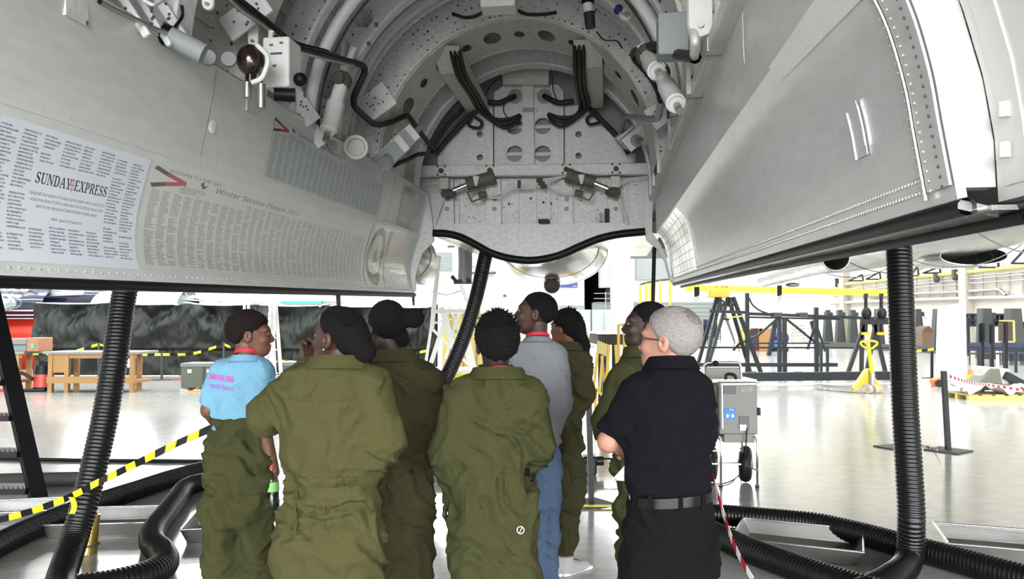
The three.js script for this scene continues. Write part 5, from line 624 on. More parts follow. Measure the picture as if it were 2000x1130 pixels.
// ---------------------------------------------------------------- hoses, trays, ladder and tape near the visitors
const HR = 0.088;
const hose = (name, pts, label) => solo(name, hoseGeo(pts, HR), M.hose, label, 'hose');
{
  const lp = (px, py, d) => P(px, py, d);
  hose('ventilation_hose', [lp(262, 470, 5.7), lp(252, 530, 5.65), lp(240, 590, 5.6), lp(226, 690, 5.5), lp(206, 810, 5.4), lp(186, 900, 5.3), lp(166, 980, 5.2), lp(146, 1050, 5.1), G(122, 1122, HR), G(118, 1170, HR), G(140, 1230, HR)], 'black ribbed hose hanging below the door printed with names');
  hose('ventilation_hose', [lp(1752, 400, 5.5), lp(1754, 450, 5.45), lp(1757, 520, 5.4), lp(1762, 650, 5.35), lp(1768, 800, 5.3), lp(1776, 930, 5.2), lp(1780, 1010, 5.15), G(1776, 1085, HR), G(1740, 1130, HR), G(1680, 1160, HR)], 'black ribbed hose hanging below the plain bay door');
  hose('ventilation_hose', [lp(958, 462, 9.3), lp(947, 505, 9.25), lp(930, 580, 9.15), lp(905, 660, 9.0), lp(872, 735, 8.8), lp(830, 800, 8.5), lp(790, 850, 8.2), G(740, 905, HR), G(700, 930, HR)], 'black ribbed hose sloping down from the wavy bulkhead seal');
  hose('floor_hose', [G(-80, 1110, HR), G(0, 1062, HR), G(90, 1020, HR), G(180, 985, HR), G(270, 955, HR), G(340, 932, HR), G(420, 912, HR), G(500, 905, HR)], 'black ribbed hose lying straight across the floor past the drip tray');
  hose('floor_hose', [G(480, 935, HR), G(415, 938, HR), G(370, 948, HR), G(345, 975, HR), G(322, 1005, HR), G(300, 1035, HR), G(298, 1060, HR), G(318, 1080, HR), G(318, 1105, HR), G(280, 1125, HR), G(220, 1140, HR), G(150, 1150, HR)], 'black ribbed hose lying in an S curve on the floor');
  hose('floor_hose', [G(1310, 1000, HR), G(1395, 1004, HR), G(1490, 1012, HR), G(1590, 1022, HR), G(1680, 1042, HR), G(1770, 1066, HR), G(1860, 1090, HR), G(1960, 1118, HR), G(2080, 1150, HR)], 'black ribbed hose running behind the shallow drip tray');
  hose('floor_hose', [G(1330, 1020, HR), G(1395, 1042, HR), G(1460, 1072, HR), G(1540, 1102, HR), G(1620, 1130, HR), G(1720, 1160, HR)], 'black ribbed hose running in front of the shallow drip tray');
}
function tray(p, w, l, rot, label) {
  const t = thing('drip_tray', label, 'tray'), h = 0.11, out = [[-w / 2, -l / 2], [w / 2, -l / 2], [w / 2, l / 2], [-w / 2, l / 2]];
  const wall = (k0, k1, y0, y1, inw) => sheet((u, v) => { const n = 4, a = u * n, i = Math.min(3, Math.floor(a)), f = a - i, q = out[i], r = out[(i + 1) % 4], k = lerp(k0, k1, v); return [lerp(q[0], r[0], f) * k, lerp(y0, y1, v), lerp(q[1], r[1], f) * k]; }, 32, 3, inw);
  part('tray_wall', [wall(0.86, 1, 0.004, h, 0.004)], M.tray, t); part('tray_rim', [0, 1, 2, 3].map((i) => cyl([out[i][0], h, out[i][1]], [out[(i + 1) % 4][0], h, out[(i + 1) % 4][1]], 0.009, 0.009, 8)).concat(out.map((q) => ball([q[0], h, q[1]], 0.009, 1, 1, 1, 8))), M.tray, t); part('tray_base', box(-w * 0.44, 0.0, -l * 0.44, w * 0.44, 0.012, l * 0.44, 0.004), M.oil, t, 'oil stained base');
  t.position.copy(p); t.rotation.y = rot; return t;
}
tray(G(218, 1032), 0.82, 0.56, 0.12, 'metal drip tray beside the brass cylinder'); tray(G(40, 1012), 0.7, 0.5, 0.25, 'metal drip tray under the black steps'); tray(G(450, 1040), 0.62, 0.55, 0.2, 'metal drip tray behind the person in sky blue'); tray(G(1560, 1072), 0.85, 0.62, -0.42, 'shallow metal drip tray between two floor hoses'); tray(G(1960, 1080), 0.78, 0.6, -0.35, 'metal drip tray beyond the end of the long floor hose'); tray(G(852, 935), 0.5, 0.4, 0.1, 'metal drip tray seen between two coveralls');
{
  const b = G(172, 1080), t = thing('brass_cylinder', 'small brass cylinder standing on the floor behind a hanging hose', 'cylinder', b); part('barrel', cyl(b, b.clone().add(V3(0.02, 0.27, -0.02)), 0.06, 0.045, 20), M.brass, t); part('cord', ring(b.clone().add(V3(0.005, 0.06, -0.005)), 0.064, 0.006), M.grime, t); part('cap', cyl(b.clone().add(V3(0.02, 0.27, -0.02)), b.clone().add(V3(0.021, 0.285, -0.021)), 0.03), M.brass, t);
  // black access steps
  const f = G(74, 985), s = thing('access_steps', 'black metal steps with serrated treads', 'steps', f), d = -f.z; const rl = [P(-20, 560, d + 0.35), P(3, 650, d + 0.25), P(78, 985, d)];
  part('side_rail', [bar(rl[0], rl[2], 0.15, 0.05)], M.blackMetal, s); part('side_rail', [bar(rl[0].clone().add(V3(-0.75, 0, -0.1)), rl[2].clone().add(V3(-0.75, 0, -0.1)), 0.15, 0.05)], M.blackMetal, s);
  for (let k = 0; k < 6; k++) { const p = rl[0].clone().lerp(rl[2], 0.12 + k * 0.16), st = part('tread', box(p.x - 0.72, p.y - 0.05, p.z - 0.14, p.x - 0.02, p.y, p.z + 0.12), M.blackMetal, s); part('serrated_nosing', [...Array(16)].map((_, i) => new THREE.ConeGeometry(0.018, 0.03, 4).translate(p.x - 0.7 + i * 0.043, p.y + 0.012, p.z + 0.1)), M.steel, st); }
  part('rail_foot', box(f.x - 0.09, 0, f.z - 0.1, f.x + 0.08, 0.04, f.z + 0.1), M.rubber, s);
  solo('black_pipe', tube([G(-60, 893, 0.02), G(100, 897, 0.02), G(260, 899, 0.02), G(430, 900, 0.02)], 0.02, 8), M.rubber, 'thin black cable lying straight across the pale floor', 'cable'); solo('grey_bolster', [cyl(G(-10, 938, 0.07), G(160, 934, 0.07), 0.07, 0.07, 16)], M.slate, 'dark grey padded roll on the floor beside the black steps', 'roll');
}
// hazard tape: striped pieces twisted along a line
function tape(name, pts, w, step, mats, label, parent) {
  const c = new THREE.CatmullRomCurve3(pts.map(A3)), L = c.getLength(), n = Math.max(2, Math.round(L / step)), t = parent || thing(name, label, 'tape', pts[0]);
  for (let i = 0; i < n; i++) part('stripe', sheet((u, v) => { const k = (i + u) / n, p = c.getPointAt(clamp(k)), tw = 0.5 * N3(k * L * 1.6, 3.3, pts[0].x || 0); return [p.x - Math.sin(tw) * w * (v - 0.5) * 0.4, p.y + Math.cos(tw) * w * (v - 0.5), p.z + Math.sin(tw) * w * (v - 0.5)]; }, 3, 2, 0.0015), mats[i % 2], t);
  return t;
}
{
  const tp = tape('hazard_tape', [P(-30, 1022, 5.0), P(60, 998, 4.9), P(140, 968, 4.75), P(190, 942, 4.6), P(260, 908, 4.4), P(340, 868, 4.2), P(412, 836, 4.05)], 0.042, 0.1, [M.lemon, M.rubber], 'yellow and black tape stretched from the floor to the person in sky blue'); part('loose_end', sheet((u, v) => P(lerp(134, 145, u) + 6 * Math.sin(v * 3), lerp(970, 1003, v), 4.75 - 0.03 * u), 4, 6, 0.002), M.lemon, tp);
  tape('hazard_tape', [P(1384, 902, 3.1), P(1396, 945, 3.0), P(1412, 1000, 2.9), P(1432, 1060, 2.75), P(1458, 1112, 2.6), P(1490, 1160, 2.5)], 0.03, 0.055, [M.white, M.lanyard], 'red and white tape falling beside the black trousers');
}
// ---------------------------------------------------------------- dehumidifier trolley
{
  const d = 7.62, b = G(1440, 951), m = thing('drying_machine', 'steel wheeled drying machine with blue control panel and carry handle', 'machine', b), Q = (x, y, dz = 0) => P(x, y, d + dz);
  const bd = part('cabinet', pbox(1404, 745, 1480, 848, d, 0.42, 0.012), M.casing, m); part('lower_box', pbox(1414, 846, 1474, 864, d + 0.02, 0.36, 0.008), M.casing, m); part('cabinet_side', pbox(1388, 752, 1405, 856, d + 0.1, 0.34, 0.01), M.casing, m); part('front_edge', [bar(Q(1410, 752, -0.01), Q(1411, 836, -0.01), 0.012), bar(Q(1408, 750, -0.01), Q(1476, 749, -0.01), 0.012)], M.tray, m);
  part('dark_grille', pbox(1412, 753, 1438, 769, d - 0.012, 0.02, 0.004), M.bayDark, m); part('makers_mark', sheet((u, v) => Q(lerp(1447, 1470, u), lerp(764, 755, v), -0.006), 1, 1), canvasMat(128, 48, (c, w, h) => { c.fillStyle = '#86877f'; c.fillRect(0, 0, w, h); c.fillStyle = '#4c4d49'; c.font = 'bold 22px sans-serif'; c.fillText('O Munters', 4, 22); c.font = '16px sans-serif'; c.fillText('MCS300', 40, 42); }), m);
  part('control_panel', sheet((u, v) => Q(lerp(1414, 1438, u), lerp(818, 796, v), -0.008), 1, 1), canvasMat(128, 128, (c, w, h) => { c.fillStyle = '#2f74b8'; c.fillRect(0, 0, w, h); c.fillStyle = '#1c4f86'; c.fillRect(36, 10, 72, 30); c.fillStyle = '#d8f26a'; c.font = 'bold 28px sans-serif'; c.fillText('11', 50, 34); c.fillText('6', 86, 34); c.fillStyle = '#dfe8f0'; c.fillRect(26, 74, 24, 34); c.fillRect(78, 74, 26, 34); c.fillStyle = '#2f74b8'; c.fillRect(34, 82, 6, 14); c.fillRect(86, 82, 8, 6); }), m, 'blue control panel with yellow digits');
  part('outlet', pbox(1444, 812, 1464, 840, d - 0.01, 0.02, 0.003), M.bayDark, m); part('outlet_flap', pbox(1445, 829, 1458, 840, d - 0.016, 0.01), M.steel, m); part('side_knob', pbox(1480, 796, 1486, 811, d + 0.1, 0.06, 0.005), M.rubber, m);
  part('carry_handle', [tube([Q(1418, 744, 0.1), Q(1418, 733, 0.1), Q(1423, 730, 0.1), Q(1432, 731, 0.1), Q(1437, 736, 0.1), Q(1437, 744, 0.1)], 0.016, 8)], M.rubber, m); const up = part('upper_tray', pbox(1378, 718, 1450, 740, d + 0.5, 0.1, 0.006), M.casing, m); part('push_bar', tube([Q(1375, 745, 0.5), Q(1374, 715, 0.5), Q(1382, 708, 0.5), Q(1440, 708, 0.5), Q(1446, 713, 0.5), Q(1448, 740, 0.5)], 0.014, 8, 5, false, 0.2), M.steel, m); part('brake_lever', [tube([Q(1385, 713, 0.48), Q(1395, 709, 0.46), Q(1405, 712, 0.46)], 0.008, 6), ball(Q(1398, 709, 0.47), 0.03)], M.rubber, m); part('top_shelf', pbox(1392, 741, 1478, 746, d + 0.04, 0.4), M.tray, m);
  for (const [x, yb, dz] of [[1408, 951, 0], [1479, 952, 0]]) { const l = part('leg', tube([Q(x - 4, 852, dz), Q(x, 862, dz), Q(x, 900, dz), G(x, yb)], 0.013, 8), M.chrome, m); part('leg_foot', cyl(G(x, yb), G(x, yb).add(V3(0, 0.03, 0)), 0.02), M.rubber, l); }
  for (const x of [1456, 1388]) { const c = Q(x, 905, 0.35); c.y = 0.19; const w = part('wheel', new THREE.TorusGeometry(0.125, 0.062, 12, 28).rotateY(Math.PI / 2 - 0.35).translate(c.x, c.y, c.z), M.rubber, m); part('hub', cyl(c.clone().add(V3(-0.03, 0, 0.02)), c.clone().add(V3(0.03, 0, -0.02)), 0.075), M.steel, w); }
  part('axle', cyl(Q(1388, 905, 0.35).setY(0.19), Q(1456, 905, 0.35).setY(0.19), 0.014), M.steel, m); part('wheel_fork', [bar(Q(1449, 864, 0.2), Q(1453, 906, 0.3), 0.016), bar(Q(1453, 906, 0.2), Q(1479, 918, 0), 0.012), bar(Q(1388, 880, 0.1), Q(1447, 879, 0.1), 0.01), bar(Q(1390, 905, 0.1), Q(1447, 906, 0.1), 0.014)], M.steel, m);
  part('power_cord', tube([Q(1459, 835, -0.02), Q(1457, 870, -0.02), Q(1454, 900, 0.05), G(1445, 925, 0.02), G(1425, 940, 0.012), G(1395, 945, 0.012), G(1340, 944, 0.012)], 0.007, 6), M.rubber, m);
}
// ---------------------------------------------------------------- posts and small things on the floor
function stanchion(top, base, w, label, plate = 0.3, m = M.blackMetal, group) { const s = thing('barrier_post', label, 'post', base, group); part('post', bar(base.clone().setY(0.015), top, w), m, s); part('base_plate', [new RoundedBoxGeometry(plate, 0.016, plate, 2, 0.004).rotateY(0.6).translate(base.x, 0.009, base.z)], M.slate, s); return s; }
{
  const b1 = G(1852, 880), t1 = P(1843, 724, -b1.z); stanchion(t1, b1, 0.055, 'slim black post on a flat plate with red tape tied to it', 0.42);
  tape('hazard_tape', [t1.clone().add(V3(0.02, -0.05, 0)), P(1872, 740, 10.5), P(1900, 748, 11.5), P(1935, 752, 13), P(2020, 765, 14)], 0.04, 0.12, [M.lanyard, M.paper], 'red and white tape tied to the slim black post'); tape('hazard_tape', [t1.clone().add(V3(-0.05, -0.45, 0.03)), P(1841, 830, 9.7), P(1836, 872, 9.6), G(1815, 873, 0.01), G(1798, 868, 0.01), G(1770, 860, 0.01)], 0.03, 0.1, [M.lanyard, M.paper], 'red and white tape trailing on the floor behind the hanging hose');
  const pl = G(1745, 873); solo('floor_plate', new RoundedBoxGeometry(0.4, 0.016, 0.3, 2, 0.004).rotateY(0.4).translate(pl.x, 0.009, pl.z), M.slate, 'flat grey base plate lying behind the hanging hose', 'plate');
  const b2 = G(1155, 983), ps = stanchion(P(1149, 745, -b2.z), b2, 0.05, 'slim black post standing on a yellow edged plate between coveralls', 0.3); part('plate_edge', new THREE.BoxGeometry(0.36, 0.008, 0.05).translate(b2.x, 0.02, b2.z + 0.16), M.lemon, ps);
  const bb = G(1150, 925), ft = thing('pump_unit', 'small dark pump unit on the floor with a black lead', 'pump', bb); part('pump_body', [new RoundedBoxGeometry(0.16, 0.2, 0.2, 2, 0.03).translate(bb.x, 0.1, bb.z), cyl([bb.x + 0.08, 0.14, bb.z], [bb.x + 0.16, 0.14, bb.z], 0.05)], M.blackMetal, ft); part('lead', tube([[bb.x + 0.1, 0.15, bb.z], [bb.x + 0.25, 0.17, bb.z + 0.05], [bb.x + 0.5, 0.1, bb.z + 0.1], [bb.x + 0.9, 0.01, bb.z + 0.15]], 0.01, 6), M.rubber, ft);
}
// ---------------------------------------------------------------- pallet truck
{
  const d = 18.2, b = G(1697, 766), t = thing('pallet_truck', 'yellow hand pallet truck with loop handle', 'pallet truck', b), Q = (x, y, dz = 0) => P(x, y, d + dz);
  part('handle_loop', tube([Q(1692, 680), Q(1681, 672), Q(1684, 667), Q(1697, 665), Q(1711, 667), Q(1713, 672), Q(1702, 681)], 0.025, 8, 5), M.lemon, t); part('drawbar', cyl(Q(1705, 738), Q(1695, 668), 0.05, 0.045), M.lemon, t);
  part('chassis', slab([[1668, 763], [1696, 722], [1702, 720], [1727, 762], [1716, 762], [1702, 748], [1690, 750], [1678, 763]].map(([x, y]) => { const p = Q(x, y); return [p.x, p.y]; }), -d - 0.25, -d - 0.05, [], 0.01), M.yellow, t); part('ram', cyl(Q(1704, 752), Q(1704, 728), 0.06), M.steel, t);
  for (const x of [1697, 1708]) { const c = Q(x, 759, -0.1); c.y = 0.1; const w = part('wheel', cyl(c.clone().add(V3(-0.03, 0, 0.01)), c.clone().add(V3(0.03, 0, -0.01)), 0.1, 0.1, 20), M.shrink, t); part('hub', cyl(c.clone().add(V3(-0.035, 0, 0.012)), c.clone().add(V3(0.035, 0, -0.012)), 0.04), M.yellow, w); }
  for (const [x0, x1, y] of [[1632, 1672, 760], [1650, 1700, 764]]) part('fork', bar(G(x0, y, 0.09).setZ(-d - 1.1), G(x1, y, 0.09).setZ(-d - 0.1), 0.16, 0.06), M.tray, t);
}
// ---------------------------------------------------------------- hangar contents beyond the aircraft
const yaw = (g, a, c) => g.translate(-c.x, 0, -c.z).rotateY(a).translate(c.x, 0, c.z);
// black tarpaulin screen, panel by panel
{
  const d = 24.2, t = thing('tarpaulin_screen', 'black plastic tarpaulin screen hung in swags', 'screen', P(460, 740, d).setY(0)), xs = [65, 215, 372, 500, 640, 760, 852];
  const a0 = P(65, 592, d), W = (px) => P(px, 592, d).x;
  for (let k = 0; k < xs.length - 1; k++) part('tarpaulin', sheet((u, v) => {
    const x = lerp(W(xs[k]), W(xs[k + 1]), u), y = lerp(P(300, 591 + k * 1.4, d).y, 0.02, v), sw = Math.sin(Math.PI * u), c = 4 * u * (1 - u) * 0.9; const drape = 0.16 * Math.sin((v * 1.6 - c * 0.5) * 9) * Math.exp(-v * 1.6) * sw + 0.10 * N3(u * 2.2 + k * 5, v * 2.2 - u * 1.5, 1.7) + 0.05 * Math.sin((u * 3 + v * 4 + k) * 5) * (1 - v) + 0.03 * N3(u * 14 + k * 9, v * 6, 8); return [x, y - 0.05 * sw * (1 - v), -d + drape - 0.1 * (v > 0.62 ? 1 : 0)];
  }, 60, 50, 0.01, [2, 1]), M.tarp, t);
  xs.forEach((x) => part('screen_post', cyl([W(x), 0, -d - 0.25], [W(x), a0.y - 0.03, -d - 0.25], 0.03), M.gantry, t)); part('top_rail', bar([W(65), a0.y + 0.01, -d - 0.15], [W(852), a0.y - 0.12, -d - 0.15], 0.05), M.tray, t);
}
// barrier posts with yellow black tape before the screen
{
  const d = 22.5, pts = [[60, 690], [193, 672], [316, 692], [437, 672], [560, 706], [700, 688], [850, 682]];
  pts.forEach(([x, y], i) => { if (i === 0) return; const b = P(x, 735, d).setY(0); const s = stanchion(P(x, y - 4, d), b, 0.05, 'thin dark barrier post in front of the black tarpaulin screen', 0.5, M.slate, 'barrier posts before the tarpaulin screen'); });
  for (let i = 0; i < pts.length - 1; i++) { const a = P(pts[i][0], pts[i][1], d), b = P(pts[i + 1][0], pts[i + 1][1], d), m = a.clone().lerp(b, 0.5); m.y -= 0.12; const tp = tape('barrier_tape', [a, m, b], 0.08, 0.22, [M.lemon, M.rubber], 'yellow and black tape sagging between posts before the tarpaulin screen'); tp.userData.group = 'barrier tapes before the tarpaulin screen'; }
}
// benches, grey case, vacuum cleaner, chest
function bench(px0, px1, d, label) {
  const a = P(px0, 686, d), b = P(px1, 686, d), t = thing('work_bench', label, 'bench', V3((a.x + b.x) / 2, 0, -d)), h = a.y; part('bench_top', box(a.x - 0.1, h - 0.06, -d + 0.1, b.x + 0.1, h, -d - 0.9, 0.01), M.benchTop, t, 'grey worktop');
  for (const [x, z] of [[a.x + 0.06, -d], [b.x - 0.1, -d], [a.x + 0.25, -d - 0.75], [b.x - 0.3, -d - 0.75], [a.x + 0.45, -d]]) part('leg', box(x - 0.05, 0, z - 0.05, x + 0.05, h - 0.06, z + 0.05), M.wood, t);
  part('lower_shelf', box(a.x, 0.22, -d - 0.8, b.x, 0.28, -d + 0.05), M.wood, t); part('front_rail', box(a.x, 0.22, -d + 0.05, b.x, 0.38, -d + 0.08), M.wood, t); part('end_panel', box(a.x + 0.1, h - 0.5, -d - 0.02, a.x + 0.42, h - 0.07, -d + 0.02), M.wood, t); part('apron_rail', box(a.x, h - 0.16, -d - 0.01, b.x, h - 0.06, -d + 0.03), M.wood, t); part('notice', box(b.x - 0.3, h - 0.38, -d + 0.02, b.x - 0.12, h - 0.1, -d + 0.03), M.paper, t); return t;
}
bench(96, 268, 18.4, 'wooden work bench with grey top and lower shelf'); bench(-150, 44, 18.6, 'wooden work bench carrying a grey electronics case');
{
  const c = P(30, 688, 18.7), e = thing('electronics_case', 'grey electronics case with tan end on a wooden bench', 'case', c); part('case_body', pbox(8, 661, 51, 686, 18.6, 0.6, 0.02), M.greyBox, e); part('case_end', pbox(52, 659, 74, 686, 18.55, 0.6, 0.02), mat(C(0.36, 0.17, 0.10), 0.6), e, 'tan end panel'); part('case_label', pbox(60, 670, 67, 680, 18.53, 0.01), mat(C(0.1, 0.4, 0.25), 0.6), e); part('case_trim', pbox(8, 672, 50, 674, 18.59, 0.01), M.slate, e);
  const v = G(84, 762), vc = thing('vacuum_cleaner', 'red drum vacuum cleaner with black motor head and hose', 'vacuum cleaner', v), d = -v.z; part('drum', cyl(v.clone().setY(0.08), v.clone().setY(0.4), 0.22, 0.21, 22), mat(C(0.5, 0.05, 0.03), 0.4), vc); part('motor_head', [cyl(v.clone().setY(0.4), v.clone().setY(0.62), 0.2, 0.17, 22), box(v.x - 0.1, 0.6, v.z - 0.05, v.x + 0.1, 0.72, v.z + 0.05, 0.02)], M.blackMetal, vc); part('drum_hose', tube([v.clone().add(V3(-0.1, 0.3, 0.25)), v.clone().add(V3(-0.4, 0.45, 0.3)), v.clone().add(V3(-0.6, 0.25, 0.3)), v.clone().add(V3(-0.4, 0.05, 0.4)), v.clone().add(V3(0.3, 0.04, 0.4))], 0.04, 8), M.hose, vc); part('wheel_base', cyl(v.clone().setY(0.0), v.clone().setY(0.09), 0.24, 0.22, 22), M.rubber, vc);
  const k = G(395, 766), ch = thing('storage_chest', 'olive grey storage chest with lid and latches', 'chest', k), kd = -k.z + 0.3; part('chest_body', pbox(354, 716, 420, 757, kd, 0.7, 0.01), M.chest, ch); part('lid', pbox(352, 709, 421, 716, kd - 0.02, 0.74, 0.01), M.greyBox, ch); part('corner_strip', pbox(396, 714, 399, 757, kd - 0.01, 0.02), M.slate, ch); for (const x of [370, 408]) part('latch', pbox(x - 4, 721, x + 4, 728, kd - 0.015, 0.02), M.steel, ch);
  const pl = thing('low_pallet', 'low pallet with wrapped bricks under the olive grey chest', 'pallet', k); for (let i = 0; i < 4; i++) part('slat', pbox(346 + i * 20, 769, 362 + i * 20, 772, kd - 0.2, 0.9), M.card, pl); for (let i = 0; i < 3; i++) part('block', pbox(350 + i * 26, 760, 366 + i * 26, 769, kd - 0.1, 0.5, 0.02), M.shrink, pl); part('strap', pbox(366, 762, 412, 765, kd - 0.12, 0.01), M.amber, pl);
  const k2 = G(620, 760), c2 = thing('storage_chest', 'olive grey chest standing beside the white step ladder', 'chest', k2); part('chest_body', pbox(545, 714, 600, 764.5, 18.6, 0.7, 0.01), M.chest, c2); part('lid', pbox(543, 707, 602, 714, 18.58, 0.74, 0.01), M.greyBox, c2);
}
// helicopter behind the screen
{
  const d = 27, Q = (x, y, dz = 0) => P(x, y, d + dz), h = thing('helicopter', 'dark blue and red helicopter with white stripes under dust sheets', 'helicopter', Q(40, 735).setY(0)), hy = (px) => Q(px, 600).x;
  const body = (y0, y1, m, nm, bulge) => part(nm, sheet((u, v) => { const a = lerp(-0.5, 0.5, v) * Math.PI, x = lerp(hy(-120), hy(64), u); return [x, lerp(Q(0, y1).y, Q(0, y0).y, v), -d - 1.2 + bulge * Math.cos(a * 0.9) * (1 - 0.3 * u * u)]; }, 10, 10, 0.05), m, h);
  body(622, 724, M.red, 'red_hull', 0.9); body(560, 622, M.navy, 'blue_hull', 0.95); for (const [y, t] of [[606, 2.5], [615, 2], [621.5, 1.2]]) part('white_stripe', pbox(-100, y - t / 2, 64, y + t / 2, d + 0.14, 0.05), M.white, h, 'white stripe'); part('hull_base', pbox(-60, 724, 45, 742, d + 0.6, 1.2, 0.05), M.gantry, h);
  part('tail_boom', sheet((u, v) => { const a = v * Math.PI * 2, x = lerp(hy(-60), hy(182), u), r = lerp(0.75, 0.35, u); return [x, Q(0, 580).y + r * 0.75 * Math.sin(a) + 0.05 * u, -d - 2.0 + r * Math.cos(a)]; }, 16, 20, 0.03), M.navy, h); part('boom_band', pbox(66, 548, 92, 572, d + 1.2, 0.05), M.white, h); part('boom_fairing', slab([[92, 545], [116, 545], [118, 556], [138, 565], [92, 566]].map(([x, y]) => { const p = Q(x, y, 1.1); return [p.x, p.y]; }), -d - 1.2, -d - 1.0), M.navy, h); part('cable_duct', bar(Q(40, 577, 1.1), Q(162, 571, 1.1), 0.16), M.steel, h);
  for (const [x, y, r] of [[8, 548, 0.42], [40, 548, 0.42], [26, 562, 0.34]]) part('hoop_mark', ring(Q(x, y, 0.9), r, 0.06, [0, 0, 1], 28), M.white, h, 'pale ring emblem'); part('sponson', [ball(Q(-6, 590, -0.3), 0.9, 0.95, 0.35, 0.5, 24)], M.glass, h); part('sponson_frame', [bar(Q(-50, 572, -0.5), Q(44, 578, -0.5), 0.1), bar(Q(-50, 583, -0.5), Q(30, 585, -0.5), 0.06)], M.tray, h); part('nose_cone', ball(Q(-15, 592, -0.35), 0.62, 1.3, 0.55, 0.7, 20), M.alum, h);
  const cloth = (x0, x1, y0, y1, label, dd) => solo('dust_sheet', sheet((u, v) => { const a = v * Math.PI, x = lerp(Q(x0, 580).x, Q(x1, 580).x, u), hh = Q(0, y0).y - Q(0, y1).y; return [x, Q(0, y1).y - 0.2 + (hh + 0.2) * Math.sin(a) * (0.86 + 0.14 * Math.sin(u * 3.2)) + 0.02 * Math.sin(u * 60), -d - dd - 1.1 * Math.cos(a) + 0.05 * Math.sin(u * 40)]; }, 70, 16, 0.02), M.cloth, label, 'sheet'); cloth(182, 246, 564, 594, 'white dust sheet draped over the helicopter tail near the boom', 0.9); cloth(250, 350, 557, 594, 'white dust sheet draped over a long rounded body', 0.9); 
  const c2 = thing('spare_canopy', 'pile of clear and white canopy parts behind the tarpaulin screen', 'canopy', Q(400, 590, 1).setY(1.0)); part('dark_cowl', ball(Q(325, 570, 1), 0.5, 1.2, 0.8, 1), M.navy, c2); part('clear_dome', ball(Q(345, 575, 1), 0.55, 1.3, 0.7, 1, 20), M.glass, c2); for (const [x0, x1, y] of [[325, 370, 575], [350, 395, 585], [380, 440, 582], [330, 460, 590]]) part('white_panel', bar(Q(x0, y - 3, 1), Q(x1, y + 5, 1), 0.5, 0.1), M.white, c2); for (const [x, y, r] of [[352, 568, 0.16], [376, 568, 0.26], [505, 582, 0.2]]) part('hoop', ring(Q(x, y, 0.8), r, 0.03, [0.2, 0, 1]), M.tray, c2); for (const [a, b, c] of [[375, 395, 430], [430, 465, 480], [470, 500, 520]]) part('bow', tube([Q(a, 592, 1), Q(b, 566, 1), Q(c, 590, 1)], 0.03, 6), M.white, c2); part('canopy_crate', [box(Q(362, 600, 1.6).x, 0, -d - 2.0, Q(520, 600, 1.6).x, Q(0, 594, 1).y, -d - 1.2)], M.greyBox, c2);
}
